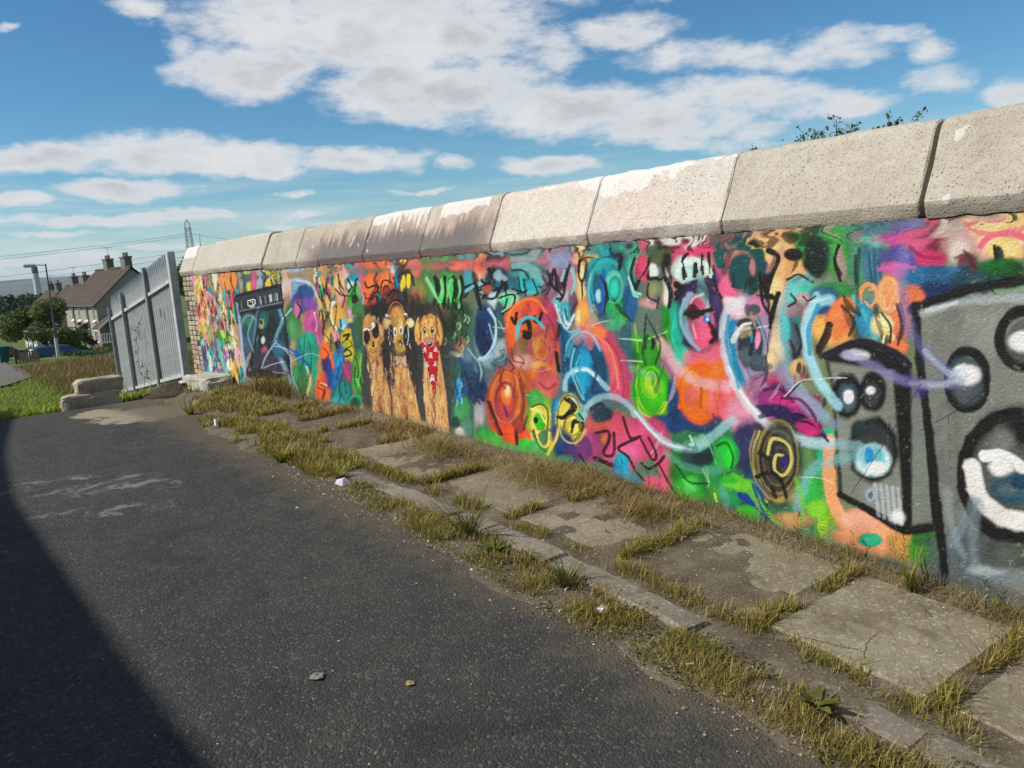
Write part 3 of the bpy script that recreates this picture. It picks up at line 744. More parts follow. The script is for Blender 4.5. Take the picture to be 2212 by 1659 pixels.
MURAL = """z 1f6a80,2a9a90,d4587a,e87838,3aa83a,3c3060,e8c080,8a3a70,205a98,c83c44,70b840,60b8c8 95 420 -3000 1100 50 1400 200 520 30 80 120
z 101818,281418,182818 80 160 -3000 1000 100 1400 100 300 6 14 110
p 7d8f78 10 100 2446 1547 1237 1494 1227 1125 2458 1106
p 7a8466 11 100 2457 1128 1738 1136 1731 -190 2490 -177
e e8c890 35 100 2323 1485 -110 -7 1 -32
e 3f8a4a 35 100 2216 1416 -223 -11 1 -94
e f0b67e 35 100 2363 1305 -88 -2 2 -76
e 16221a 35 100 2349 1396 -52 -2 1 -34
e 20342a 50 100 2228 1375 -71 -3 1 -95
e 46a04a 50 100 2107 1391 -56 -2 1 -123
e b08a90 60 80 2102 1350 -29 -1 1 -92
s 1c2c24 8 40 100 110 2112 1432 2130 1361 2103 1267
e 4f8a6c 60 100 2014 1357 -54 -2 1 -111
e 4a7688 60 100 1945 1344 -52 -2 0 -129
s 2c4c50 9 40 80 107 2014 1407 2026 1235
s 34586c 8 40 70 106 1945 1423 1940 1244
e e58a70 35 100 2013 1462 -43 -3 0 -26
e 6aa79a 60 100 1908 1455 -92 -6 0 -39
e b4588c 60 100 1818 1445 -79 -5 0 -48
e b85878 60 100 1731 1431 -76 -4 0 -47
e 5f5a90 60 100 1818 1364 -89 -4 0 -58
e c86aa4 50 100 1857 1317 -61 -2 0 -33
e c0406e 50 100 1702 1364 -66 -3 0 -47
e 6a3040 60 80 1665 1409 -55 -3 0 -24
e b9948e 70 100 1584 1404 -80 -4 -1 -54
e c8bdb6 70 70 1592 1377 -45 -2 -1 -55
e d8a898 60 100 1489 1417 -59 -3 -1 -71
e 74444c 50 100 1561 1335 -44 -2 -1 -36
e eec39a 50 100 1422 1422 -98 -6 -1 -61
e f0c080 50 100 1422 1378 -74 -4 -1 -44
s d8707c 12 40 100 94 1505 1391 1472 1429 1423 1438 1366 1427 1311 1399
e 54483e 40 100 1446 1362 -22 -1 -1 -35
e 1c6a34 50 100 1428 1304 -91 -3 -1 -53
e 0f4a26 50 100 1379 1294 -48 -1 -1 -35
s 1b3020 9 40 80 94 1438 1379 1432 1282
e 2a7096 40 100 1701 1284 -113 -3 0 -57
e 35658a 60 80 1646 1287 -119 -3 0 -47
e 1e3a60 50 100 1663 1213 -111 -1 -1 -66
e 274a54 60 80 1538 1276 -105 -2 -1 -36
e d87a5a 50 100 1768 1204 -49 0 0 -58
e e89060 50 100 1878 1204 -61 0 0 -79
e d87858 60 80 1837 1096 -61 1 0 -119
e 56bfa8 50 100 2328 1217 -87 -1 1 -65
e 6c7890 60 100 2354 1152 -113 1 1 -66
e c06a78 60 70 2280 1130 -73 1 1 -54
e f2ac62 50 100 2139 1090 -127 3 1 -116
e f08454 60 100 2121 1111 -69 1 1 -95
e 3c8a50 60 100 2137 1216 -103 -1 0 -42
e 3a6a80 60 100 2190 1195 -82 0 1 -42
e 2a5a84 50 100 2220 1142 -59 1 1 -53
s f0a070 9 40 100 106 1932 1194 1937 1167 1952 1146 1972 1139 1992 1146 2007 1167 2013 1195 2007 1223 1992 1243 1972 1250 1951 1242 1937 1222 1932 1194
s f0a878 10 40 100 103 1837 1204 1843 1170 1857 1144 1878 1135 1898 1144 1914 1169 1919 1204 1913 1239 1898 1264 1878 1273 1857 1264 1843 1238 1837 1204
e 3a8aa8 50 100 1994 1093 -54 1 0 -82
s 58b8c0 15 40 80 106 2037 1195 1983 1113 1941 1012
e e8d8a0 40 100 1909 1074 -52 1 0 -50
s 3a3430 13 40 70 104 1940 1154 1919 1064 1888 994
s e0c888 10 40 100 103 1898 1054 1857 1016 1867 965
s 3c4430 18 40 60 107 2082 1133 2049 1060 2016 989
s 2a3c34 10 40 60 107 2026 1215 2015 1113
s 4a3526 16 40 100 110 2162 1063 2181 1003 2223 937
s 584848 13 40 70 102 1827 1155 1817 1057 1847 976
e e88058 50 100 1837 976 -51 2 0 -30
e c8a070 50 100 2336 819 -50 4 1 -56
e 443a4a 40 100 2317 821 -30 2 1 -45
e 5a5a50 50 80 2359 907 -63 4 1 -67
e 2f8f90 50 100 2369 1052 -51 1 2 -78
e 584860 60 80 2358 974 -76 3 1 -45
e 8a3470 50 100 2339 649 -140 15 2 -91
p 3a2858 9 100 2417 606 2315 618 2169 524 2230 493 2419 524
e b02c68 50 100 2278 543 -87 11 1 -46
s 241a38 9 40 100 111 2418 594 2327 616 2229 560
e 58a05a 50 100 2296 229 -153 30 4 -234
s 2fae84 40 40 100 107 2181 533 2256 398 2284 232 2236 102 2104 6
e 8ab830 60 100 2248 99 -113 25 1 -94
e 9ccc40 50 80 2285 185 -63 13 1 -70
s f0a074 34 40 100 105 2163 502 2177 343 2149 189 2056 85
e e69a74 50 100 1943 101 -210 50 0 -110
e f0a890 50 100 2021 149 -103 23 0 -56
e 36a888 40 100 1966 60 -61 15 0 -36
e b88a54 60 100 1794 83 -93 23 0 -75
e 4f8a34 50 100 1712 82 -80 20 -1 -95
e 3c7a3a 50 100 1732 130 -40 10 0 -42
e 7a7c48 60 100 2388 152 -93 19 2 -108
e 58503a 60 100 2398 328 -79 13 3 -118
s a09448 11 40 80 111 2320 330 2331 263 2361 210 2401 185 2440 195 2469 238 2478 302 2466 370 2435 423 2395 446 2356 434 2329 392 2320 330
p b08078 12 100 3477 1582 2384 1546 2397 999 3522 958
p a0708a 15 100 3520 981 2396 1018 2409 483 3568 322
p 3f7a58 15 100 3561 418 2238 582 2247 -14 3607 -223
e d4567a 40 100 2985 1459 -197 -10 3 -60
e d0587a 50 100 3121 1425 -83 -3 7 -124
e d85a78 50 100 2788 1323 -61 -2 6 -157
e e8688a 50 100 2753 1273 -61 -1 3 -88
e f0c884 40 100 2472 1425 -119 -6 2 -73
e f0cc92 50 100 2454 1296 -65 -1 4 -148
e e8a878 50 80 2410 1340 -64 -2 2 -73
e 3aa890 50 100 3394 1458 -91 -4 4 -54
e d85a70 40 100 3325 1369 -67 -2 5 -75
e 4a7840 50 100 3233 1440 -52 -2 3 -53
e 4c5044 50 100 3166 1374 -70 -2 5 -94
e e4e6de 50 100 3253 1345 -58 -2 3 -53
e 8a8a70 60 100 3272 1271 -102 -1 4 -64
e c89a98 60 100 3307 1184 -104 0 4 -65
e 707a58 50 100 3230 1249 -58 -1 3 -43
e d8dcd0 50 90 3160 1227 -34 0 7 -116
s 1a3c3c 11 40 100 139 3427 1427 3419 1317 3395 1218
s 2a241e 12 40 100 136 3272 1281 3307 1184 3250 1163
s 2c2a26 13 40 100 133 3170 1301 3132 1227 3152 1121
s 2a2c28 9 40 100 137 3378 1239 3301 1282
e 28241e 40 100 3150 1405 -36 -1 4 -62
e d4ece0 40 100 2991 1338 -112 -3 4 -71
e a8c8c0 50 100 2992 1318 -66 -2 3 -51
s 2a1f26 8 40 100 131 2999 1435 3041 1391 3033 1298
s 3a3238 11 40 100 129 2949 1377 2959 1307
s 2c2430 7 40 100 128 2903 1416 2903 1316
s 2c2430 7 40 100 127 2858 1424 2858 1285
s 3a2a40 9 40 100 125 2830 1353 2815 1254 2781 1184
s 17605a 34 40 100 122 2779 1371 2783 1435 2698 1469 2594 1450 2540 1372 2548 1279 2612 1232
e 165658 30 100 2644 1319 -99 -3 3 -91
s 104648 10 40 100 123 2703 1311 2705 1253
e b07880 50 100 2592 1346 -18 -1 1 -42
e 0c3c38 50 100 2600 1261 -46 -1 1 -38
e d06078 40 100 2748 1390 -27 -1 1 -33
s 241c14 16 40 100 118 2483 1421 2441 1392 2470 1324 2493 1269
s 2c2218 14 40 100 118 2502 1352 2515 1278 2501 1166 2508 1118
s 241c14 14 40 100 118 2545 1194 2500 1203 2473 1194
e 2a7a9a 40 100 2531 1208 -13 0 1 -25
s 261e18 12 40 100 117 2435 1212 2464 1138 2482 1053 2493 976
s 2a2620 9 40 100 119 2556 1203 2535 1156
s 3c2e5c 36 40 100 127 2796 1097 2794 1006 2828 931 2891 892 2966 901 3033 957 3074 1045 3075 1141 3037 1217 2972 1252 2897 1239 2833 1182 2796 1097
s 46425e 31 40 100 128 3050 1226 3057 1080 3009 955 2906 908
s 96b0c8 19 60 90 128 2997 1205 3042 1122 3021 997 2944 927
e b86a86 40 100 2938 1072 -85 16 -27 -120
e ea5c78 40 100 2915 1001 -65 2 3 -72
e c05878 50 100 2973 1164 -45 0 2 -37
e 4a1424 40 100 2988 1112 -40 1 2 -41
s 1a0c18 11 40 100 127 3029 1112 2936 1103 2858 1129
e 4a6aa0 40 100 2904 1093 -26 0 1 -24
e f0f0f0 40 100 2904 1095 -12 0 1 -11
s 3a1430 17 40 100 125 2875 1032 2833 983 2866 951
s 1c1c28 15 40 100 131 3088 1268 3036 1236 3091 1216
e 54406a 50 80 2831 1164 -50 0 3 -60
e 3a3450 60 100 2877 1275 -63 -1 1 -30
s 1a1a1a 2 40 100 130 3057 1080 3079 931
e 24a892 50 100 3108 1037 -69 2 7 -138
e 20b896 50 100 3068 868 -69 4 3 -64
e 1f6a90 50 100 3454 1028 -78 2 16 -225
e 20a0a0 50 70 3435 1073 -47 1 6 -90
e 3aa81c 40 100 3304 988 -164 5 10 -165
e 38901c 50 100 3331 809 -106 7 11 -180
e 36ac1a 25 100 3315 630 -159 15 11 -176
e 4cc020 40 100 3310 653 -106 9 8 -125
e 9cd838 50 100 3309 676 -60 5 4 -68
s b8d838 8 50 90 133 3203 590 3242 529 3302 492 3366 491 3417 526 3441 589
s d8e050 5 40 44 134 3408 793 3433 642 3379 521 3289 514 3210 596
s 2a5a18 11 40 100 135 3312 1108 3327 987 3363 885 3346 808
s 3a5c1a 12 40 100 134 3327 1097 3230 1012 3177 927
s 1a3010 10 40 100 134 3247 968 3295 900
e 2a8420 50 100 3211 1077 -58 1 4 -65
s c0d840 6 40 80 136 3357 1097 3340 1020
e 407838 50 80 3277 701 -30 2 5 -79
e e4748a 40 100 2835 778 -242 18 8 -196
e e4788c 50 100 2674 790 -84 6 4 -120
e f0762a 30 100 2930 666 -199 18 8 -186
e e4786a 50 90 2996 681 -81 7 5 -96
e ec7066 50 100 2828 634 -102 10 4 -94
s f27822 24 40 100 127 2909 506 2995 503 3065 541 3100 612 3088 694 3033 765 2952 804
e f28a30 40 100 3033 753 -55 4 3 -64
e f08030 50 100 2833 809 -51 3 3 -72
e e88028 40 100 2938 634 -37 4 3 -64
e e86a70 50 100 2764 661 -87 8 4 -103
e e07a90 60 100 2730 593 -74 8 2 -62
s 1f4c78 24 60 90 125 3113 540 3047 471 2939 463 2832 529
e 1c4c70 60 100 3152 601 -52 5 7 -133
e 1f4a78 60 100 3218 461 -162 20 3 -57
s e8b4be 32 80 64 127 3220 936 3153 842 3046 763 2928 719 2762 725
e b49cc0 40 100 2644 970 -153 6 8 -246
s 1f88ae 30 40 100 121 2616 1107 2712 1086 2740 966 2710 808 2676 730
e 36444c 40 100 2621 961 -93 4 4 -137
s c4d4dc 17 40 100 120 2716 967 2666 1028 2595 1050
e e888a8 40 100 2585 992 -23 1 2 -49
e 5a6a70 50 100 2647 891 -59 3 2 -49
s 8a94a4 15 60 80 118 2560 1089 2518 975 2533 840 2580 778 2626 814
e 54606e 50 100 2566 876 -57 3 1 -49
e 2a3440 50 100 2652 1078 -47 1 1 -29
s 2a9ac0 8 40 80 119 2608 1011 2587 934
e d8b8c8 60 100 2709 1145 -72 1 2 -49
e d890b0 50 100 2569 1156 -68 0 2 -57
e e4c8cc 60 100 2732 1175 -48 0 1 -35
e 546068 50 100 2592 1137 -51 0 1 -29
s 141414 2 40 100 117 2490 1184 2501 976 2515 860 2569 769 2609 785
s e8ece8 4 40 55 117 2590 1035 2505 1050 2422 1059
s 101010 2 40 100 120 2690 1008 2584 1036
e ecd0a4 50 100 2451 978 -50 2 3 -104
e e0c8a0 50 100 2487 881 -38 2 2 -58
e a87898 50 100 2535 752 -103 9 2 -69
e b08aa6 60 100 2572 660 -81 8 2 -80
e c05878 50 100 2467 777 -67 5 1 -29
e 8a3a78 50 100 2448 692 -144 14 2 -77
e b43a78 50 100 2393 678 -108 11 1 -44
s 502050 10 40 80 114 2536 722 2446 740 2361 681
e 3a2a5c 50 100 2494 619 -135 15 1 -39
p 34245a 8 100 2494 629 2373 623 2188 523 2219 500 2343 550 2472 582
e a82c6c 50 100 2279 567 -73 9 1 -38
e d890a4 60 100 2680 608 -73 8 4 -122
e c88aa4 60 100 2671 528 -60 7 2 -61
e 56606a 50 100 2376 981 -53 2 2 -112
e 34b0a8 50 100 2406 1055 -32 1 2 -84
e 50c4b0 40 100 2324 1203 -62 0 1 -63
e 907a80 60 100 2352 1130 -52 1 1 -37
e c09aa0 60 100 2299 1184 -41 0 1 -27
s 2a2824 9 40 70 113 2376 972 2356 926 2378 888
e ecc48c 50 100 2337 843 -42 3 1 -56
e 5a4a50 40 100 2321 835 -21 1 1 -37
s 2a2a22 8 40 80 113 2349 1266 2287 1292 2247 1265
e 3c4068 50 100 2639 410 -96 14 5 -144
e 4a3c60 50 100 2542 504 -69 9 2 -60
e 2c4a6a 50 100 2585 255 -71 13 4 -123
e 40404a 35 100 2456 348 -152 25 6 -229
s b0a458 10 70 72 112 2330 378 2348 278 2396 197 2461 157 2526 171 2573 237 2588 336 2567 441 2516 521 2451 555 2388 537 2344 473 2330 378
s 2c2834 9 50 90 112 2362 373 2376 297 2411 237 2459 207 2507 219 2542 268 2553 342 2538 420 2500 480 2452 506 2406 493 2373 444 2362 373
s c0b060 11 60 90 112 2416 272 2454 249 2492 260 2518 302 2524 364 2510 427 2478 472 2439 488 2403 469 2381 423 2378 362 2396 302
e 6a6040 50 100 2433 381 -51 8 2 -69
s d8d090 11 50 90 112 2500 391 2454 437 2399 416 2390 359 2434 322
e 3c3470 40 100 2422 368 -29 5 1 -40
e 382c3c 50 100 2511 409 -30 4 1 -50
s 282420 13 40 100 113 2596 253 2491 292 2436 252 2416 176
s 342c28 20 40 80 113 2516 227 2506 178
s c4b86c 7 60 70 115 2566 501 2604 395 2597 233 2530 133
e a89a54 60 80 2459 218 -68 13 1 -60
e 5a7a50 60 100 2313 410 -64 10 2 -106
e 88805c 60 100 2349 209 -65 13 1 -59
e d05a7e 35 100 3409 297 -221 32 12 -189
e d45a7a 30 100 3313 114 -200 36 8 -130
e d46488 40 100 3449 173 -96 16 7 -108
e 4ab0a0 40 100 3411 156 -25 4 2 -36
e 1f7a9c 50 100 3519 77 -99 18 4 -61
e d86c88 40 100 3335 250 -55 9 4 -70
e 22853a 40 100 3005 214 -221 38 7 -145
e 1a4446 50 100 2974 296 -150 24 4 -77
e 2cab38 40 100 3066 103 -141 27 4 -79
e 5cc860 60 80 3050 128 -56 10 3 -56
e 2f8a58 50 100 2898 200 -80 14 4 -87
s 8ccc70 8 40 70 122 2923 239 2914 131
e 22b04a 35 100 2789 346 -89 14 4 -95
e 30c840 40 100 2758 340 -43 7 3 -74
s 5a9a60 8 40 80 120 2876 397 2817 278 2795 175
e 8ad0a8 60 80 3011 366 -83 12 2 -44
e 3aa83a 40 100 2745 185 -101 19 2 -64
e 1f548c 40 100 2647 161 -109 21 3 -84
e 70c040 50 100 2670 198 -73 14 1 -42
s 68c034 16 50 90 115 2743 238 2622 187 2554 87 2464 35
e 3cc420 35 100 2651 35 -86 19 1 -42
e 2a8a5a 50 100 2747 110 -101 20 2 -43
s 1f4a88 21 40 100 113 2697 130 2601 98 2509 35 2397 9
e 4a9a40 50 100 2849 122 -79 15 2 -55
s c0d870 7 40 100 120 2876 106 2864 65
e 38a04c 50 100 2285 251 -74 14 2 -87
e 78b83a 50 100 2244 162 -62 13 1 -58
e b08a5c 60 100 2396 70 -122 27 1 -50
s 7a7850 19 80 56 120 3324 -64 3099 6 2893 15 2701 2 2511 -17
s 5c6a60 24 80 64 130 3576 -31 3369 -50 3100 -17
s 9cc8d0 22 70 68 128 3535 551 3430 458 3312 380 3167 338 3026 342 2888 427 2732 541
s dcecf0 8 60 80 131 3491 485 3342 388 3196 340 3040 335
s 70a898 22 80 48 125 3228 278 3087 233 2950 223 2844 252
s a0d0c0 16 80 48 123 2955 418 2916 380
s d4dce4 23 75 72 117 2661 1175 2746 1125 2778 1005 2752 825 2678 679 2575 580 2441 508 2281 486 2081 506
s ffffff 9 60 70 119 2746 825 2666 681 2563 581
s 8cc0c8 26 80 52 113 2267 1292 2371 1221 2421 1092 2409 923 2338 759 2197 624
s a8dce8 18 70 68 111 2228 1202 2280 1094 2287 985 2249 840 2175 755
s 70c090 23 80 40 136 3503 775 3410 758 3305 732
s d8e8e0 3 40 55 138 3482 1072 3361 1047
s dce8c8 4 40 55 134 3321 954 3173 1001
s d0e8e0 4 40 55 138 3491 942 3375 944
s d8ecd0 4 40 55 137 3500 815 3375 817
p 6a7c74 12 100 5562 1477 3187 1484 3217 982 5656 898
p 5a7078 15 100 5652 923 3481 991 3517 471 5769 211
p 5c7a64 15 100 5756 289 3513 528 3266 135 5857 -326
e d86058 50 100 5309 1422 -316 -9 9 -57
e d8745c 50 100 5067 1392 -178 -5 9 -67
e c06c74 50 100 4683 1445 -286 -10 6 -48
e c47a88 50 100 4309 1452 -257 -10 5 -50
e e0a088 60 80 4956 1345 -115 -2 7 -55
e b0788c 50 100 4018 1431 -177 -7 5 -57
e f0a878 50 100 3915 1446 -57 -2 3 -28
e 4a9a50 40 100 5423 1238 -261 -2 24 -153
e 50c870 50 100 5356 1249 -128 -1 14 -93
s 123020 13 40 100 187 5516 1345 5500 1250 5539 1143 5511 1095
s 123020 13 40 100 185 5406 1343 5391 1249 5429 1144 5401 1097
s 123020 13 40 100 182 5279 1341 5263 1248 5300 1144 5273 1098
s 123020 13 40 100 180 5196 1339 5181 1248 5216 1145 5190 1099
s 98d070 9 40 90 186 5474 1333 5456 1238 5502 1155
s 80dc98 9 40 90 184 5344 1330 5380 1238 5347 1167
s 90cc80 8 40 100 181 5268 1271 5242 1168
e 46643c 50 100 5427 1073 -262 4 15 -95
e 566c4c 60 100 5464 977 -177 5 17 -108
s 98b888 7 40 80 186 5526 1143 5509 1107 5547 1071
s 16241c 7 40 80 184 5454 1081 5438 1045 5474 1009
s 98b888 7 40 80 182 5383 1019 5367 984 5403 947
s 16241c 7 40 80 180 5313 958 5297 923 5332 887
s 98b888 7 40 80 178 5244 898 5228 864 5263 827
s 16241c 7 40 80 185 5501 1090 5485 1054 5522 1017
s 98b888 7 40 80 183 5429 1028 5413 992 5449 956
s 16241c 7 40 80 181 5359 966 5343 931 5378 895
s 98b888 7 40 80 179 5289 906 5273 871 5308 835
s 16241c 7 40 80 178 5183 1102 5168 1068 5202 1033
s 98b888 7 40 80 184 5476 1036 5460 1001 5497 964
s 16241c 7 40 80 182 5405 975 5389 939 5425 902
s 98b888 7 40 80 180 5335 914 5319 879 5354 842
s 16241c 7 40 80 179 5228 1111 5212 1077 5246 1042
s 98b888 7 40 80 186 5524 1045 5507 1009 5544 972
s 16241c 7 40 80 183 5452 983 5435 948 5472 910
e b08070 50 80 5486 832 -134 6 11 -73
e 28303c 50 100 5431 762 -88 5 11 -73
e 2f4456 50 100 5431 617 -199 14 34 -221
e 3a88c0 40 100 5410 473 -88 8 20 -136
s 50a8d8 16 40 90 179 5441 555 5387 475 5424 373
e 70a8b0 60 100 5491 661 -135 9 8 -49
s b0d8e8 7 40 80 182 5446 809 5433 776
s 101820 7 40 80 180 5390 763 5377 730
s b0d8e8 7 40 80 179 5334 717 5322 684
s 101820 7 40 80 177 5279 671 5267 639
s b0d8e8 7 40 80 180 5419 613 5406 580
s 101820 7 40 80 178 5363 567 5351 535
s b0d8e8 7 40 80 177 5307 523 5295 490
s 101820 7 40 80 181 5396 803 5384 770
s b0d8e8 7 40 80 179 5341 757 5329 724
s 101820 7 40 80 178 5286 711 5274 679
s d0d8c8 5 40 55 181 5548 725 5409 763 5271 758
e dce8e0 50 100 5303 757 -51 3 4 -26
e 8ab0b8 50 100 4946 1279 -115 -1 10 -77
e 2f4450 50 100 4772 1320 -165 -3 12 -97
e 5a8c90 50 100 4450 1365 -184 -5 9 -82
e 2c7080 50 100 4618 1254 -194 -2 10 -84
e 30b0a8 50 100 4376 1282 -148 -2 8 -71
e 40ccc0 60 80 4396 1252 -99 -1 7 -61
s 16242c 18 40 100 171 4854 1397 4806 1342 4698 1329 4670 1265
s 14222a 15 40 100 177 5164 1282 5057 1325 5033 1213 4988 1112
s 1a1c1c 12 40 100 174 4959 1323 4873 1256 4958 1190
s 18241e 11 40 100 167 4710 1233 4623 1211 4648 1148 4686 1137
s 142028 12 40 100 169 4785 1212 4724 1115
s 142a30 9 40 100 164 4600 1254 4448 1231 4431 1314
s 7cb4b0 15 40 90 161 4448 1386 4316 1382 4275 1321 4325 1302
s 184048 8 40 100 160 4354 1332 4246 1290 4329 1261
s 1a2c34 11 40 100 173 5028 1246 4853 1267 4743 1255
e b8ccd8 50 100 4847 1168 -68 0 10 -77
e a0c0a8 50 100 4646 1169 -124 0 8 -64
e 60d098 50 100 4673 1164 -64 0 5 -43
s 1a3024 8 40 100 168 4751 1190 4588 1211 4616 1126 4745 1093 4765 1158
e a8c0c8 60 80 4714 1340 -72 -2 3 -28
e a0788c 45 100 4088 1327 -181 -4 12 -126
e b07a94 50 100 4005 1257 -103 -1 10 -106
e 8a6a84 50 100 4173 1240 -93 -1 8 -79
s 242430 12 40 100 156 4128 1377 4168 1289 4083 1219
s 261c2c 13 40 100 153 3976 1410 4046 1287 4026 1190 4105 1150
s 94b8b0 14 60 90 152 3950 1372 3931 1266 3985 1151
s a0a8c8 11 40 80 155 4108 1425 4032 1441 3992 1392
e 8c98b8 60 80 4064 1414 -90 -3 5 -48
s 223838 15 40 100 158 4238 1370 4164 1328 4184 1279
e b4a8b0 60 100 4028 1170 -89 0 6 -59
e 70c0c4 50 100 4124 1111 -92 1 6 -60
e 58b8c0 50 100 4035 1092 -105 1 6 -59
s d8ecf0 10 40 80 152 4093 1121 4027 1023 3946 1103
s 287088 7 40 100 152 4047 1121 4031 1053
e 6a3a58 50 80 3956 1151 -44 0 7 -77
s 4a2848 10 40 80 156 4239 1210 4199 1140 4157 1090
s 3c2834 7 40 70 151 3911 1170 3974 1112 3981 1034
e f0b880 40 100 3863 1303 -56 -1 16 -179
s 2c1a1a 10 40 100 150 3874 1426 3832 1424 3823 1359 3864 1294 3887 1360 3874 1426
s 2a1a1c 6 40 100 149 3864 1294 3872 1209
e f0944a 45 100 3874 1094 -66 1 8 -86
s 5a2a20 9 40 80 148 3916 1113 3863 1066 3825 1009
e f0c890 50 100 3913 1065 -35 1 5 -58
e b8a070 60 100 3803 1437 -55 -2 4 -46
e 1f6a80 35 100 3628 1272 -217 -3 16 -209
e 2a9a98 50 100 3698 1392 -120 -4 5 -64
s 24b0b4 14 50 90 145 3727 1365 3712 1392 3676 1411 3629 1417 3585 1408 3553 1387 3543 1360
e 16a0a4 50 100 3588 1271 -78 -1 8 -109
e 2cc0a4 50 100 3578 1244 -65 -1 5 -72
s 7ccca8 11 60 80 142 3649 1270 3619 1315 3575 1334 3533 1320 3507 1278 3503 1223 3524 1171
e 1c5c90 50 100 3715 1171 -68 0 8 -93
e 2080b8 50 100 3675 1254 -27 0 6 -73
e a8d8d4 50 100 3727 1199 -30 0 4 -46
s 58a8b4 12 60 80 148 3767 1366 3813 1237 3789 1114
s 123850 11 40 100 144 3660 1281 3647 1189 3666 1116
s 101c1c 14 40 100 142 3513 1430 3529 1377
s 142a28 12 40 100 140 3414 1417 3443 1357 3425 1260
e 3a9490 50 100 3460 1296 -74 -1 9 -124
e 24a060 50 100 3561 1117 -116 1 5 -64
e 58a880 60 100 3580 1043 -91 2 4 -55
e 1c6a90 50 100 3457 1154 -62 0 8 -116
s 98e0d0 8 40 80 139 3455 1366 3428 1225 3393 1198
s 30b050 11 40 80 141 3589 1098 3488 1072
e 48b090 50 100 3405 1382 -61 -2 4 -61
e d8587a 40 100 3334 1354 -67 -2 5 -78
e e0e4dc 50 100 3253 1343 -46 -1 3 -51
s 241f1c 11 40 100 136 3283 1412 3302 1310 3232 1300
s 2c2620 10 40 100 136 3293 1258 3298 1180 3252 1163
e 8c8a6c 60 100 3260 1223 -70 0 3 -52
e c89498 60 100 3300 1154 -71 0 2 -35
s 26302c 10 40 100 139 3374 1294 3415 1233
e b0c0bc 40 70 4917 924 -202 7 31 -236
e 1f4a72 25 100 4952 945 -155 5 27 -203
e 163a60 50 100 4977 910 -98 4 18 -136
s a8ccd8 12 60 90 171 4892 1113 4820 1015 4846 882 4957 764 5059 735
s 88b4cc 7 40 80 171 4906 1002 4865 881
e 3a5a60 50 100 4773 1016 -92 2 17 -132
s 7fa8b4 17 80 48 174 5287 864 5178 752 5024 703 4877 791
s 88b0b8 14 80 48 174 5231 819 5103 710 5079 595
e 2c4a68 50 100 5167 541 -124 10 23 -167
e 1c3c68 50 100 5122 428 -144 14 15 -108
e 6890a0 60 70 5216 632 -105 7 12 -83
e 50707a 60 100 4830 715 -114 7 7 -56
e a85a58 35 100 4402 900 -319 13 32 -294
e ea6c34 35 100 4433 1066 -252 4 13 -115
e b85a58 50 100 4347 943 -264 9 22 -208
e e86838 40 100 4616 977 -106 3 19 -161
e e85a3c 50 100 4345 1118 -98 1 7 -62
e b8486c 50 100 4208 1049 -95 2 12 -121
s 40b0bc 13 40 100 161 4573 893 4560 1000 4451 1055 4336 1047 4264 967
e d8782e 40 100 4431 940 -135 5 11 -95
e b07030 50 100 4435 898 -101 4 7 -63
e 8a6a50 50 100 4544 840 -98 5 7 -65
e b8604a 50 100 4276 853 -178 9 15 -145
s c85a4c 14 60 80 157 4212 856 4233 789 4280 737 4339 715 4395 729 4433 777 4441 845 4418 915 4370 966 4310 986 4256 969 4220 922 4212 856
e c88a50 50 100 4372 870 -60 3 7 -63
e d87838 40 100 4340 704 -182 13 11 -106
e b85c5c 50 100 4284 614 -147 12 10 -95
e c0604c 50 100 4179 868 -79 4 14 -143
s 9a5a88 7 40 80 158 4416 920 4443 824 4318 758 4217 805
s 7c4458 9 40 80 156 4228 1008 4270 905 4229 845
e c89488 60 100 4521 745 -139 9 7 -65
s 7a3c50 4 40 100 154 4205 918 4083 902
s 140c10 10 40 100 165 4625 1052 4594 1010 4568 1085
s 140a10 14 40 100 161 4523 1022 4437 1034 4432 930 4484 917
s 1c1012 16 40 100 161 4496 959 4431 940
s 140c14 10 40 100 159 4367 1067 4338 1026 4283 1088
s b04a50 9 40 100 161 4424 1149 4412 1107
s 2c1a24 13 40 100 153 4160 828 4148 707
s 281818 3 40 100 167 4889 700 4777 691 4734 743 4800 806 4724 821
s 20181a 3 40 100 162 4584 795 4519 756 4561 700
e c8563c 30 100 4738 409 -289 30 36 -296
e d8703a 50 100 4764 496 -168 16 20 -159
e b85040 40 100 4774 416 -113 12 15 -126
s 904060 11 60 90 164 4644 441 4669 366 4723 306 4791 278 4855 290 4898 340 4907 414 4879 491 4823 550 4755 575 4692 561 4652 512 4644 441
e f07a3a 40 100 4766 485 -67 6 8 -68
e f0b890 50 100 4754 508 -34 3 6 -45
s b87838 10 50 90 166 4797 232 4894 247 4960 316 4974 419 4932 526 4848 608 4746 643 4653 623
e c07038 50 100 4609 587 -107 9 12 -99
e b8643a 50 100 4577 404 -107 12 19 -167
s 6a3a38 9 40 80 160 4588 611 4555 439 4605 312
e d8582c 40 100 4765 191 -226 30 10 -81
e e05a34 40 100 4578 238 -107 14 9 -79
s 5a2838 18 40 80 167 4985 406 4925 274 4880 175
s 4a2470 11 40 80 164 4796 391 4767 327
e 7a3a3a 50 80 4607 301 -83 10 8 -68
s 4a2c38 15 40 80 160 4669 226 4676 89
s 983c34 10 40 80 167 4834 681 4811 571 4878 485
s 904048 9 40 80 163 4670 670 4647 562 4716 445
p 1a6484 14 100 4130 1051 4001 975 3897 997 3735 927 3678 787 3702 662 3795 537 3913 486 4027 534 4106 659 4118 861
e 2a9ab0 50 100 3872 960 -129 4 3 -39
e 16587a 50 100 3913 822 -160 9 12 -138
e 1c8cb0 50 100 3891 745 -101 7 13 -148
e 2098c0 50 100 3911 674 -58 5 10 -109
s 60b4c8 10 70 48 148 4043 814 3985 907 3888 957 3788 947 3720 885
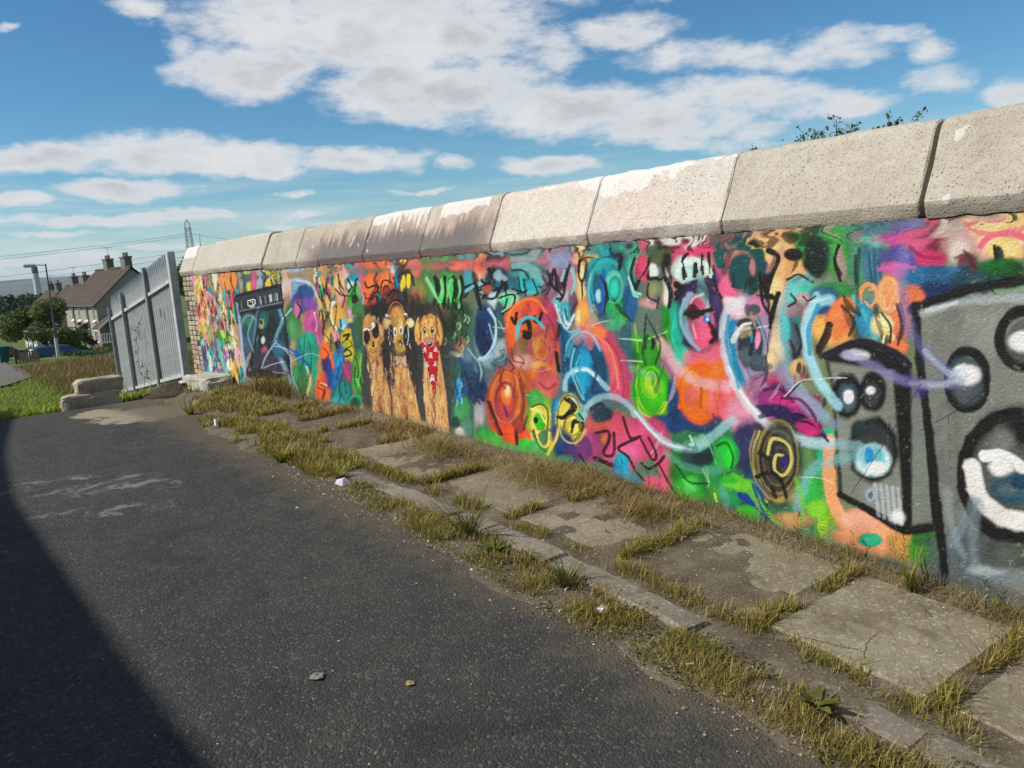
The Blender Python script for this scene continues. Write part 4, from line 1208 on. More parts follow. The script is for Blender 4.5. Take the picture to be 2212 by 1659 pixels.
e 1a5470 50 100 3765 734 -70 5 9 -106
e 12405c 50 100 3994 568 -75 7 6 -71
s 70c0d0 7 70 56 147 3927 821 3980 719 3932 603 3909 536
e 2a5078 50 100 3761 609 -70 6 5 -59
s da5c68 57 35 100 142 3826 999 3693 947 3608 839 3577 719 3586 606
s e8824a 28 60 90 145 3812 1000 3704 975
s e87a78 16 70 64 141 3697 900 3625 781 3608 660
e c45070 60 100 3571 635 -79 7 6 -85
s 8a4a70 23 80 56 140 3638 968 3541 861 3500 716
e 3a6a70 50 100 3496 954 -46 2 5 -73
e 78a840 45 100 4391 381 -152 17 19 -174
e 4a9a50 50 100 4429 495 -102 10 7 -65
e d8cc60 40 100 4379 339 -118 14 13 -120
e 38b020 35 100 4380 328 -68 8 6 -61
e 1a3810 30 100 4421 334 -31 4 3 -26
s f0e080 10 40 100 155 4472 415 4356 396 4300 306
s c8b058 17 50 100 154 4264 259 4296 196 4351 153 4413 144 4463 172 4484 229
s c8b458 19 40 100 151 4281 170 4187 310 4170 479
e 5a7a58 50 100 4358 224 -67 9 6 -55
s 4a4a28 11 40 80 155 4473 252 4414 161 4332 152
e 3a6a80 50 100 4225 410 -42 5 10 -95
e d8cc62 35 100 4071 387 -147 17 15 -166
e b8a848 50 100 4048 307 -108 14 8 -83
s 6a6430 8 50 90 147 3942 342 3959 294 3997 255 4047 235 4095 241 4129 271 4138 316 4120 365 4080 404 4030 422 3983 415 3950 386 3942 342
e e0d468 40 100 4031 330 -52 7 5 -52
s e0d87a 11 50 90 147 3912 335 3934 282 3987 237 4057 213 4125 217 4174 249 4188 299
s 2c2a1c 13 40 100 149 4058 521 4002 476 4100 404 4164 386
s 33301e 11 40 100 147 4045 339 4026 382 3936 393
e 40402a 40 100 3954 350 -36 5 4 -41
e 60b890 50 100 3962 430 -45 5 5 -51
s 2a90c8 13 40 100 152 4184 498 4215 433
e 3aa050 40 100 5087 88 -185 26 13 -97
e 3cb848 40 100 4970 69 -160 23 11 -84
e 7aa088 50 100 5395 131 -200 26 20 -139
e 688c84 50 100 5527 138 -114 15 24 -154
e 3c5c48 50 100 5443 248 -90 10 11 -75
e 384c44 40 100 5291 108 -52 7 9 -62
e 283c34 40 100 5286 72 -48 7 7 -50
e a8a4ac 60 100 5119 298 -103 12 13 -96
e 3cc050 40 100 4595 90 -126 19 12 -103
e 48a860 50 100 4452 123 -104 16 10 -89
e 4c9a48 50 100 4355 94 -152 24 7 -66
e 4cb060 50 100 4801 48 -134 20 9 -71
e d8b480 50 100 5677 55 -95 13 12 -79
s 50605c 16 40 70 175 5324 323 5277 207 5311 117
e 2a3c70 45 100 4138 170 -111 17 11 -117
e 34507c 50 100 4210 233 -65 9 9 -96
e 503c70 50 100 4063 140 -93 15 9 -95
e 3a8878 50 100 4147 74 -96 16 5 -54
e c85870 35 100 3700 333 -235 32 12 -158
e c46258 50 100 3791 410 -113 14 6 -80
e a04a78 50 100 3862 231 -131 19 9 -102
e d05a80 35 100 3412 344 -139 19 9 -141
e d0608a 40 100 3601 212 -161 25 7 -98
e 704070 50 100 3938 200 -75 11 7 -83
e 2f4858 50 100 3746 455 -98 11 4 -49
p 2c4450 6 100 3816 447 3742 494 3678 443 3718 448
e b87838 50 100 3751 297 -28 4 2 -30
e 2a98b0 40 100 3605 162 -67 11 4 -59
s a4d4e0 17 70 68 147 4098 589 4076 662 3995 718 3877 736 3782 694 3691 625
s e0f4f8 7 60 80 146 3980 719 3863 732 3769 676
s 8cb8c8 13 80 56 146 4040 553 3971 500 3869 490 3824 525
s 9cc0cc 19 70 68 139 3935 403 3868 510 3736 572 3601 576 3463 515 3357 426 3264 365
s d8ecf0 8 60 80 133 3464 510 3358 421 3265 360
s 34506c 30 80 48 144 3857 462 3832 425
s 80b080 12 80 48 136 3471 773 3397 769 3313 748
s e0dcd0 3 40 55 145 3833 1007 3726 1040 3618 1059
s c8dcd0 4 40 55 138 3554 948 3373 946
s d8c8c8 3 40 55 138 3558 814 3381 815
s b8c8cc 3 40 100 168 4862 979 4705 974
s d8b0a0 3 40 55 159 4547 511 4479 506
p 70785c 13 100 8817 1471 5033 1484 5115 898 9039 753
p 4a4848 15 100 6934 1129 5347 1157 5520 19 7030 -3
p 3c7070 18 100 8995 895 6925 946 6984 -21 9303 -104
p 4f7064 12 100 5465 1079 5086 1103 5238 20 5558 14
s d4646c 32 70 72 210 8151 1441 7435 1460 6713 1473 6154 1466 5659 1460 5068 1458
e b85884 50 100 7945 1399 -213 -4 17 -62
e d8a8b0 60 100 7281 1421 -160 -4 11 -46
e 7a7c80 60 100 6916 1434 -173 -5 10 -45
e d07068 60 100 5804 1395 -155 -4 9 -49
e d8c8b8 70 100 6208 1405 -127 -3 8 -41
e 5a4a44 50 100 6060 1412 -102 -3 6 -31
e 6a8a60 60 100 5725 1403 -95 -2 7 -39
e 5c5c50 50 100 5343 1412 -103 -3 6 -37
e d8756c 60 100 5221 1427 -150 -5 5 -37
e 4a789a 50 100 8429 1265 -501 -4 53 -183
e a8a098 60 100 8655 1307 -277 -3 44 -147
e c8b090 60 80 8533 1372 -203 -3 19 -66
s a8c4d8 17 80 56 254 8892 1227 8779 1318 8540 1373 8268 1377 8054 1330 7960 1250
s c8d8e4 14 70 56 246 8268 1367 7999 1312 7877 1199
e 5a4a90 50 100 8162 1173 -191 0 21 -77
e 7a5aa0 50 100 8050 1123 -187 1 24 -89
e 5a4470 50 80 8415 1081 -167 2 26 -93
s c88aa8 17 40 70 252 8463 1147 8386 1068 8449 961
e 3c7a58 50 100 8620 958 -208 4 48 -163
e 4c8a50 60 70 8679 875 -210 6 48 -165
e d468a4 30 100 8118 929 -253 6 42 -156
e cc5a98 40 100 8151 864 -191 6 25 -92
s ffffff 8 60 80 241 8039 1046 7962 933 8032 842
e a878c0 50 100 8078 1020 -125 2 14 -51
s d890b8 16 40 100 239 8015 791 7942 717
e 2f8c80 45 100 7665 1333 -202 -3 28 -109
e 2c9088 50 100 7569 1259 -142 -1 18 -72
s 143c3c 10 40 100 238 7710 1382 7692 1284 7641 1198
s 1a4444 8 40 100 235 7508 1390 7566 1271
e 9a5a88 50 100 7821 1298 -89 -1 26 -99
e e8b888 45 100 7357 1328 -125 -2 31 -129
s 38241c 8 40 100 230 7361 1423 7330 1328 7264 1268
e d8a088 50 100 7313 1174 -162 0 23 -95
s 40281c 8 40 100 228 7451 1282 7329 1222 7172 1209 7241 1139
e c08a80 60 100 7246 1115 -160 1 17 -71
e 20a0b0 40 100 7034 1358 -168 -3 16 -68
e 38b848 40 100 7007 1255 -152 -1 18 -80
e e8f0e8 50 80 7096 1313 -93 -1 11 -46
e 48a040 45 100 7110 1140 -130 1 19 -81
s 123838 9 40 100 225 7160 1372 7098 1301 7161 1256
s 163c20 8 40 100 221 6953 1379 7032 1255 6974 1175
e 1a2c1c 40 100 7048 1186 -66 0 10 -46
e c878a0 50 100 6889 1333 -54 -1 27 -123
s c8b8dc 10 80 56 220 6961 1345 6881 1277 6873 1185 6939 1097 7062 1037 7208 1024
e b890b0 60 90 7234 1057 -213 3 14 -59
s d8c8dc 12 80 56 223 7360 1091 7154 1058 6959 1129
e f07844 35 100 6703 1297 -190 -2 26 -121
e f0844c 35 100 6423 1315 -201 -3 24 -117
e e86a3c 45 100 6660 1164 -189 0 14 -66
s 4a2018 9 40 100 215 6813 1343 6777 1286 6630 1307 6570 1262 6670 1230 6782 1152
s 5a2818 8 40 100 213 6561 1414 6621 1350 6542 1284
s 48201a 7 40 100 208 6528 1240 6461 1347 6310 1324 6341 1282 6425 1304 6464 1218
e c85848 50 100 6325 1250 -131 -1 10 -53
s 401c18 11 40 100 213 6729 1175 6627 1208 6592 1153
e 2a7ca0 45 100 6201 1332 -64 -1 16 -83
e 4a4438 45 100 6074 1341 -124 -2 17 -92
e f0c840 30 100 6109 1320 -33 -1 12 -62
e f0c830 30 100 6023 1340 -37 -1 11 -61
e 8a4a40 50 100 6359 1186 -154 0 17 -86
s 38201c 10 40 100 205 6451 1175 6301 1260 6179 1228
e 3a7080 50 100 6157 1175 -63 0 12 -63
e 2a9a98 40 100 6562 1186 -37 0 13 -66
e 5a8850 50 100 5725 1295 -152 -2 20 -118
e 8a8a50 50 80 5847 1256 -117 -1 16 -90
e 4aa858 40 100 5457 1243 -232 -2 23 -144
e 38c060 50 100 5334 1242 -104 -1 13 -85
e 58d080 50 100 5533 1215 -91 0 9 -58
e a08050 50 100 5917 1196 -100 0 11 -61
s 112a1c 15 40 100 189 5601 1361 5586 1254 5646 1156 5608 1097
s 112a1c 14 40 100 186 5457 1358 5441 1253 5499 1157 5462 1099
s 112a1c 14 40 100 183 5334 1355 5319 1252 5375 1157 5338 1100
s 112a1c 14 40 100 181 5232 1353 5217 1251 5271 1157 5236 1101
s 90d898 11 60 80 191 5736 1344 5656 1255 5579 1156
s a8e890 7 40 80 187 5513 1340 5512 1234 5546 1137
s 80cc88 10 40 90 181 5290 1308 5271 1204 5236 1101
e 58a0b0 50 100 5135 1333 -66 -1 11 -73
s 102830 10 40 100 179 5194 1269 5091 1295
e 3c6040 50 100 5292 1063 -172 3 17 -114
e 50704c 60 100 5379 946 -141 4 18 -116
e a07868 60 100 5309 833 -104 5 9 -58
s 98c098 6 40 85 186 5493 1128 5479 1102 5512 1075
s 132018 6 40 85 183 5418 1069 5405 1045 5437 1017
s 98c098 6 40 85 181 5345 1012 5331 988 5363 960
s 132018 6 40 85 179 5272 956 5259 932 5290 904
s 98c098 6 40 85 177 5201 900 5188 876 5218 848
s 132018 6 40 85 183 5495 830 5481 805 5514 776
s 98c098 6 40 85 181 5420 774 5406 749 5438 720
s 132018 6 40 85 181 5285 1122 5272 1098 5303 1071
s 98c098 6 40 85 179 5214 1066 5201 1042 5231 1015
s 132018 6 40 85 185 5508 1002 5493 977 5527 948
s 98c098 6 40 85 183 5432 944 5418 920 5451 891
s 132018 6 40 85 181 5358 888 5345 863 5377 835
s 98c098 6 40 85 179 5285 832 5272 808 5303 779
s 132018 6 40 85 177 5214 777 5200 753 5231 725
s 98c098 6 40 85 184 5445 1114 5431 1089 5464 1062
s 132018 6 40 85 182 5371 1057 5357 1032 5390 1004
s 98c098 6 40 85 180 5298 1000 5285 975 5316 948
s 132018 6 40 85 178 5226 944 5213 920 5244 892
s 98c098 6 40 85 184 5522 875 5508 850 5542 821
s 132018 6 40 85 182 5447 818 5433 793 5466 764
s 98c098 6 40 85 180 5372 762 5358 738 5391 709
s 132018 6 40 85 180 5239 1110 5226 1085 5257 1059
s 98c098 6 40 85 178 5169 1053 5156 1029 5186 1002
s 132018 6 40 85 184 5459 989 5445 964 5478 936
s 98c098 6 40 85 182 5385 932 5371 908 5403 879
s 132018 6 40 85 180 5311 876 5298 852 5330 823
e b8904c 40 100 7731 1075 -147 2 35 -137
e c8a058 45 100 7639 978 -173 3 37 -149
e d0984c 45 100 7402 1030 -165 3 26 -108
e a88848 50 100 7752 876 -148 4 22 -88
s 4a3820 9 40 80 236 7817 1199 7701 1075 7799 924 7677 828
s f0dcc0 11 40 70 232 7568 1150 7610 978 7521 882
s 3a2c18 6 40 80 231 7461 1126 7525 980 7613 855
e d8c060 50 100 7229 962 -107 2 11 -48
e d88898 50 100 7593 819 -115 4 15 -62
s 2a8ca0 19 40 100 237 7902 871 7831 798 7881 719
e f0e4d8 50 100 7568 1150 -68 0 5 -22
e 78c0d0 50 100 7367 947 -110 3 14 -60
e d0ecf0 50 100 7321 912 -81 2 9 -36
s 14242c 8 40 100 228 7413 982 7403 910
e 3a5878 50 100 7193 892 -159 5 19 -83
e c8b02c 35 100 7295 793 -163 6 25 -109
e b8b030 40 100 7299 661 -136 7 28 -122
s 2a2410 11 40 100 224 7368 827 7257 843 7322 792
s 30280c 9 40 100 224 7437 654 7318 696 7248 652 7390 620
e 3c6050 50 100 7073 849 -129 4 32 -142
e 406a40 50 100 6975 945 -101 3 21 -93
e 4a7848 50 100 6995 1083 -152 2 15 -69
e 1c9080 35 100 8337 540 -332 20 75 -271
e 2aa88c 40 100 8259 703 -228 10 29 -107
s 145a54 9 40 70 246 8270 781 8406 643 8377 510
s 125048 8 40 70 242 8148 760 8166 576 8267 437
s 2060a0 39 60 85 248 8897 619 8627 577 8344 512 8216 388
e 50a8b8 60 70 8577 634 -277 14 24 -83
s c8dce0 3 40 55 239 8285 609 8067 594 7898 540
e 3a8080 60 100 8755 736 -214 8 33 -111
s 90c8d8 11 80 48 251 8999 642 8717 628 8497 557 8227 467
s 1fa080 30 45 100 242 8382 546 8258 499 8200 396 8222 263 8320 135 8471 43 8636 14
e 2c8a58 50 100 8654 245 -212 18 49 -170
e a8c878 60 80 8419 359 -68 5 31 -111
s d8f0b0 8 40 70 244 8396 442 8379 268 8527 90
e 40a858 50 100 8957 177 -224 19 52 -176
e 8cc848 50 100 9010 244 -113 9 26 -88
e 48b060 50 100 8950 78 -261 25 26 -88
s 9cb0c8 16 70 56 255 9052 469 8913 322 8758 124
e d87860 50 100 8640 51 -212 21 20 -72
e 28a070 50 100 8357 107 -134 13 23 -84
e f07034 30 100 7837 658 -181 9 30 -116
e e86a34 40 100 7820 494 -211 14 26 -104
e c84c30 50 100 7949 459 -124 8 17 -66
e ec6a34 35 100 7997 273 -219 19 48 -187
e d8704a 50 100 8120 157 -161 15 32 -123
s 6a2418 10 40 80 234 7881 719 7790 610 7850 492
s 5c2820 11 40 90 235 8109 317 7969 263 8063 136
e f0c0a8 50 100 8031 257 -95 8 10 -40
e f0d8c4 50 100 8145 61 -97 10 14 -55
e 4a3060 50 90 7857 465 -152 10 17 -65
s 3a2450 13 40 80 233 8025 402 7883 361 7775 318
e 1a3050 40 100 8074 451 -44 3 11 -40
e 2080b0 40 100 7531 612 -131 7 36 -150
s 3cb0dc 16 40 80 228 7557 734 7502 613 7619 482
e 142438 40 100 7557 734 -86 4 11 -45
e 1a78a8 50 100 7542 450 -172 12 18 -76
e 7a4468 45 100 7376 449 -139 10 35 -150
s b04a70 19 60 80 221 7439 531 7360 402 7290 236
e 2a5890 45 100 7782 292 -150 13 36 -144
e 1c8078 40 100 7562 248 -231 21 37 -154
e 30a0a0 50 100 7707 120 -208 21 22 -92
s 0e4440 6 40 80 226 7627 330 7600 207 7714 93
s 0e4440 6 40 80 223 7477 368 7451 246
e 1c6a9c 50 100 7709 349 -119 10 19 -78
e 5c8c44 45 100 7113 552 -157 10 32 -145
e 4c9848 40 100 7154 370 -159 13 33 -147
s 1c3818 6 40 80 218 7173 632 7122 516 7202 390
s 1c3818 6 40 80 215 7075 495 7133 347 7102 254
s 98d060 7 40 80 217 7196 414 7112 325
e 3a8a48 50 100 7129 252 -106 10 16 -74
e 126850 35 100 7291 113 -154 17 26 -114
e 0c4c3c 40 100 7288 126 -93 10 17 -76
s 3aa080 8 60 70 218 7455 108 7419 168 7348 216 7263 239 7185 232 7136 197 7127 143
e c8a83c 45 100 7085 99 -105 12 22 -99
e 3c3c20 50 100 7175 40 -70 8 11 -50
e 30a088 50 100 7474 31 -171 19 12 -52
e d0dcd0 50 100 5407 760 -71 4 4 -26
s b0a890 4 40 100 181 5558 718 5410 746 5250 774
e b8d8d0 50 100 5285 762 -38 2 4 -25
e 38507a 50 80 5382 694 -106 7 9 -59
e 4498cc 45 100 5399 466 -72 6 18 -120
e 6a8898 60 100 5236 750 -68 4 13 -87
e 2f4c78 50 80 5263 566 -86 7 23 -157
e 4a9460 50 100 5332 325 -106 11 16 -110
e 54a070 60 100 5425 295 -90 10 14 -92
e 5c8474 60 100 5317 188 -106 13 12 -81
e 2c3c34 50 80 5477 188 -66 8 9 -62
e c8ccc0 70 100 5433 123 -73 10 6 -41
s 80d0f0 5 40 80 181 5458 659 5451 636 5472 615
s 101a24 5 40 80 179 5403 593 5396 570 5417 549
s 80d0f0 5 40 80 178 5348 528 5341 505 5361 483
s 101a24 6 40 80 180 5490 445 5482 422 5504 400
s 80d0f0 6 40 80 178 5433 380 5426 356 5447 334
s 101a24 5 40 80 178 5333 614 5326 591 5347 570
s 80d0f0 6 40 80 181 5474 533 5467 510 5488 488
s 101a24 6 40 80 179 5418 468 5411 444 5432 423
s 80d0f0 6 40 80 177 5363 402 5356 379 5376 357
s 101a24 6 40 80 181 5459 621 5452 598 5473 576
s 80d0f0 5 40 80 179 5403 555 5396 532 5417 510
s 101a24 5 40 80 177 5348 489 5341 467 5362 445
s 80d0f0 6 40 80 180 5490 406 5483 383 5504 360
s 101a24 5 40 80 179 5388 641 5381 618 5402 597
p a08a6a 16 100 12160 1484 7515 1493 7883 27 12538 -81
z e0d080,f0b070,4aa088,e08868,e8b0a8,d8e0c0,3f9a90,f0e0b0,a87a70,7a9a70,e88850,c87890,2f8a88,88c0a8 95 100 10362 12298 894 1464 89 267 20 43 318
z 2a2018,3c2418,1c2820,50281c 85 88 10362 12298 894 1464 71 196 5 11 318
z c85c5c,e08060,e8a080,b0607a,e0d090,e0b880,d88a90,f0b898,4a9a8c,7ab0a0 95 73 10753 12281 669 1219 92 275 20 44 320
z 2a2018,3c2418,1c2820,50281c 85 64 10753 12281 669 1219 73 201 5 11 320
z 3cb048,58d058,2c8438,b0d048,58b878,e8c870,c8a048,1a5c30 95 53 10795 12277 336 748 94 281 21 45 315
z 2a2018,3c2418,1c2820,50281c 85 46 10795 12277 336 748 75 206 6 11 315
z 2f98a8,3c60a0,5a4a88,38b0b0,c890b0,6878a0,88d0c8,d8c8c0 95 72 10566 12129 50 575 94 281 21 45 308
z 2a2018,3c2418,1c2820,50281c 85 62 10566 12129 50 575 75 206 6 11 308
z f0d898,e0c070,d8a0a8,2aa0a0,f0e8c0,c8a040 95 34 10483 11015 -13 600 90 270 20 43 295
z 2a2018,3c2418,1c2820,50281c 85 30 10483 11015 -13 600 72 198 5 11 295
z 2a9098,208088,d85a40,f0904c,3aa890,b05a80 95 38 10155 10758 946 1481 84 251 18 40 300
z 2a2018,3c2418,1c2820,50281c 85 33 10155 10758 946 1481 67 184 5 10 300
z 5a6068,88a8a0,c86a80,c8c840,485058 95 31 9216 10099 1246 1479 78 233 17 37 284
z 2a2018,3c2418,1c2820,50281c 85 27 9216 10099 1246 1479 62 171 5 9 284
z f0c83c,c8b860,388898,b06080,505860 95 24 8740 9296 1243 1479 74 221 16 35 269
z 2a2018,3c2418,1c2820,50281c 85 21 8740 9296 1243 1479 59 162 4 9 269
z a8b040,d8d098,485868,c8c070,688088,88a850,3a4a50 95 49 8718 10004 -40 238 82 245 18 39 262
z 2a2018,3c2418,1c2820,50281c 85 43 8718 10004 -40 238 65 180 5 10 262
z 58b848,98d860,38a058,c8e080,2c7a50 95 30 8650 9209 -61 270 79 237 17 38 253
z 2a2018,3c2418,1c2820,50281c 85 26 8650 9209 -61 270 63 174 5 9 253
z 2a9090,b86090,c89a50,e8c8b0,38a078 95 25 7570 7917 1130 1420 66 198 15 32 239
z 2a2018,3c2418,1c2820,50281c 85 22 7570 7917 1130 1420 53 145 4 8 239
z c8a858,a88040,d8b870,7a8050 95 30 7653 7909 696 1183 68 203 15 32 236
z 2a2018,3c2418,1c2820,50281c 85 26 7653 7909 696 1183 54 149 4 8 236
s a83038 16 60 80 335 12169 1466 12194 839 12384 -28
e d85040 50 100 12176 8 -262 21 35 -81
e d888a0 50 100 12147 1371 -102 -1 51 -112
e 3f7a4c 45 100 8636 951 -225 5 60 -205
e 3c6a70 50 100 8842 769 -156 6 54 -181
e 58905c 60 80 8591 851 -223 7 38 -132
e 7a98b0 50 100 8462 1296 -397 -4 37 -127
e d0a898 60 100 8674 1327 -150 -2 39 -129
s b0c4dc 17 80 56 255 8900 1212 8782 1318 8541 1383 8269 1388 8056 1334 7966 1241
s d0dcec 11 70 64 247 8366 1379 8031 1346 7902 1210
e 3a5a8c 50 100 8196 1238 -241 -1 27 -97
e 5a4a88 50 100 8367 1127 -249 1 28 -99
e 7858a0 50 100 8124 1128 -238 1 23 -83
e c07898 50 100 8455 1069 -94 1 25 -86
s 3a2450 10 40 100 252 8431 1155 8348 1070 8444 984
e d068a4 35 100 8116 906 -205 5 49 -182
e c45c9c 40 100 8139 822 -192 6 31 -113
s ffffff 7 60 70 241 8012 1046 7975 937 8030 853
s d078b0 18 40 100 239 7995 799 7963 732
e 1c9080 35 100 8338 601 -322 17 60 -218
e 2aa88c 40 100 8263 747 -211 8 24 -86
s 145a54 7 40 70 246 8321 787 8406 612 8374 469
s 2060a0 34 60 80 248 8887 617 8631 585 8331 501 8151 399
s 1fa080 30 45 100 241 8337 554 8220 505 8167 400 8191 265 8286 135 8430 42 8587 14
e 2c8a58 50 100 8580 249 -188 16 47 -167
s c8e0a0 12 40 70 243 8379 455 8315 300 8474 111
e 3a8a60 50 100 8663 347 -190 14 31 -107
s c8d8dc 4 40 55 246 8854 468 8532 547 8232 607 8000 591
e f07034 35 100 7856 640 -131 7 28 -111
e 4a3070 50 100 7860 503 -131 8 21 -84
e ec6a34 40 100 8025 239 -204 18 49 -188
s 5c2820 10 40 90 235 8105 317 7958 245 8055 123
e f0d8c4 50 100 8144 42 -90 10 13 -50
e d86a50 50 100 8679 30 -176 18 22 -78
e 2a5090 50 100 7823 395 -98 7 32 -127
s e8e0d8 23 80 28 307 11305 1218 10907 834 10546 690
s 88c0c0 28 80 56 306 11321 625 11218 321 11079 113
e 60b8a8 50 100 11365 91 -257 20 45 -114
e 88c8a8 50 100 11222 29 -229 19 30 -76
s d8a0a8 32 80 48 297 11114 165 10969 -22 10826 -63
x
p 14181a 11 100 2194 927 2016 989 1796 929 1776 880 1683 193 1794 136 2125 240 2160 789
p 82867e 9 100 2170 891 1859 869 1806 171 2107 260 2148 790
p 7c817b 8 100 1776 840 1725 893 1674 216 1773 173
s 15191b 18 60 100 99 1842 886 1816 634 1789 180
s 15191b 17 40 100 97 1725 903 1696 549 1666 197
e c8ccd0 70 100 2050 930 -67 4 0 -27
e e8e8ea 70 80 2006 927 -44 2 0 -19
s 2c2838 18 40 100 104 2188 917 2016 989 1867 955 1791 899
s 16191a 18 60 100 99 2119 247 1954 197 1804 142 1644 204
e 0e1212 30 100 2080 736 -77 7 1 -105
e 50626c 50 100 2076 729 -50 5 1 -71
e f4f6f6 60 100 2072 732 -27 3 0 -34
e 0e1212 30 100 1954 766 -65 6 0 -92
e 4a5254 50 100 1954 756 -43 4 0 -61
e f0f0f0 60 100 1963 771 -22 2 0 -19
e 101516 25 100 1955 494 -122 18 1 -152
e 454a4a 40 100 1955 500 -98 15 0 -123
e 2c4040 60 100 2019 587 -45 6 0 -43
e d6eef2 35 100 1955 446 -88 14 0 -77
e 8ccbe0 50 100 1955 457 -66 10 0 -64
e 2c88c0 60 100 1973 465 -24 4 0 -43
e 6fb4b0 60 100 1931 471 -19 3 0 -32
e f4fafa 70 100 1942 416 -44 7 0 -26
s c4d0d8 9 90 44 101 1943 334 1932 248 1925 190
s c4d0d8 9 90 44 100 1915 334 1905 244 1898 185
s c4d0d8 9 90 44 99 1889 334 1878 240 1871 180
s c4d0d8 9 90 44 99 1862 333 1851 236 1845 176
s c4d0d8 8 90 44 98 1836 333 1825 232 1819 171
e e4eaee 90 80 1836 201 -31 7 0 -32
e 94a8b4 60 100 1965 277 -29 6 0 -33
e 606870 60 100 1965 277 -13 3 0 -20
p 82857e 9 100 1758 1136 1554 1194 1157 1234 1116 -43 1598 -65 1686 550
e 8c908a 80 70 1465 1048 -205 7 -2 -109
e 626c70 80 100 1539 75 -185 49 -2 -162
e 777a76 80 70 1618 461 -56 10 -3 -299
s 131719 19 60 100 97 1763 1155 1737 903 1686 500 1617 -91
s 13171a 21 60 100 94 1777 1141 1645 1189 1511 1230 1338 1258 1158 1275
s a8b0b2 16 80 68 95 1729 1127 1599 1164 1468 1183 1305 1193
s d8dcdc 8 80 64 98 1710 1137 1590 1168
s 141718 21 40 100 94 1473 859 1482 800 1507 754 1544 734 1581 746 1609 788 1620 848 1610 909 1583 954 1547 972 1511 958 1484 917 1473 859
e 5c6468 40 100 1545 839 -64 5 -1 -98
e 4c6a70 60 70 1568 913 -45 3 -1 -38
e f2f4f4 45 100 1550 873 -57 4 -1 -43
e d6e2e6 70 80 1577 865 -36 3 0 -29
s 16191a 22 40 100 90 1249 1034 1259 981 1289 940 1332 922 1377 934 1411 973 1425 1027 1413 1083 1381 1123 1337 1138 1294 1124 1261 1086 1249 1034
e 666a66 40 100 1335 1026 -67 3 -2 -85
e f4f4f4 45 100 1339 1021 -53 2 -1 -41
e 16191b 20 100 1353 478 -218 39 -6 -280
e 5a5f5c 20 100 1353 478 -178 32 -5 -229
e 0c0e10 60 100 1340 642 -90 12 -1 -64
e 7a7e7a 70 100 1406 591 -59 9 -2 -84
e 6a6e6a 50 100 1304 486 -129 23 -3 -129
s 0f1214 24 35 100 88 1164 511 1184 384 1250 277 1347 219 1451 230 1531 311 1562 441 1535 579 1459 685 1359 731 1262 709 1192 629 1164 511
s e2e2de 40 40 100 89 1522 482 1498 384 1435 314 1357 292 1243 313
s eeeeec 24 40 100 90 1474 543 1414 552 1354 533 1321 502
e e8e8e6 50 100 1404 506 -51 9 -1 -43
e 3a6478 40 100 1344 428 -103 20 -1 -66
e 5a7078 50 100 1377 417 -50 10 -1 -32
e 285068 50 100 1319 456 -49 9 -1 -28
s 7c8c92 23 80 64 92 1515 341 1541 256 1596 142
s 8a969a 22 90 56 91 1488 337 1513 183 1493 47
s 8e9a9e 17 90 56 93 1617 361 1606 231 1548 93
s 88949a 24 90 48 88 1493 47 1395 35 1294 73
e a8b2b6 70 70 1448 55 -80 22 0 -26
e 5c625c 70 100 1379 137 -111 29 -1 -58
s 48535c 33 80 64 97 2487 -53 2263 -46 2023 -42 1772 -51 1537 -47 1234 -53
s 2a3c68 14 80 56 96 1944 -32 1772 -35 1632 -43
s 7d78ac 26 80 52 100 1808 1387 1817 1233 1792 1077 1728 972 1604 863
s a8b8c4 13 80 64 97 1718 962 1660 907 1595 854
s 8c88b4 22 80 64 101 2083 933 1952 889 1837 836 1717 820 1577 841
s b6c0cc 13 80 64 97 1776 820 1660 822 1577 851
s 5a4a8a 30 90 48 99 1776 840 1736 784
s a6dbe8 24 70 72 110 2161 1184 2244 1152 2284 1054 2284 934 2225 805 2132 682
s 4a94b8 11 60 90 111 2220 1152 2270 1044 2269 923
s 8cb4ba 26 80 64 108 2433 511 2304 488 2158 492 2019 501
s 7fb4b4 29 80 60 107 2019 458 2147 415 2244 366 2315 272 2349 136
s 8a98b4 28 80 56 111 2438 835 2375 748 2277 645 2156 592
s e4ece8 3 40 55 110 2415 699 2324 781 2213 806 2079 820
s 202020 3 40 100 112 2416 687 2324 771
s dce8e4 4 40 55 111 2268 1168 2155 1188
s 2c3030 2 40 70 101 2055 276 1816 675 1737 814
s 26292a 2 40 70 95 1735 614 1584 721 1487 807
s 303434 1 40 60 95 1622 775 1609 462
s d8dcd0 3 40 55 108 2372 291 2233 313 2154 300
e 3a3430 60 100 6643 908 -307 9 56 -270
e 4a4440 70 80 6285 1005 -349 7 33 -172
e 4a4442 60 100 5783 954 -311 8 33 -193
e 464246 60 100 6076 651 -147 9 58 -322
e 5a4a54 60 100 6573 565 -141 9 55 -274
e 4c5050 60 100 6977 361 -128 11 68 -313
e 46504c 70 80 5506 587 -110 8 53 -343
e 3a3c38 60 100 6564 1065 -139 2 14 -66
e 424840 70 80 5950 1012 -121 2 29 -165
p c89a6a 9 100 6890 648 6647 661 6566 486 6532 309 6568 65 6667 100 6742 196 6849 31 6965 65 6851 255 6876 486
p b88a50 9 100 6915 992 6804 1051 6714 1019 6605 976 6544 823 6623 775 6670 660 6750 621 6838 662 6890 763 6965 760 6960 841
e c8985c 40 100 6804 994 -83 2 11 -50
e c89a60 40 100 6784 745 -122 6 22 -104
e c8946c 40 100 6598 899 -61 2 14 -67
e 101010 20 100 6873 844 -64 2 16 -74
e 0c0c0c 20 100 6702 907 -67 2 16 -75
s f0f0f0 9 40 100 214 6915 900 6838 891 6762 905 6717 951
e f4f4f4 40 100 6724 951 -34 1 5 -25
e 5a3a20 30 100 6760 780 -24 1 4 -18
s 4a2c14 3 40 100 211 6836 731 6778 717 6702 738
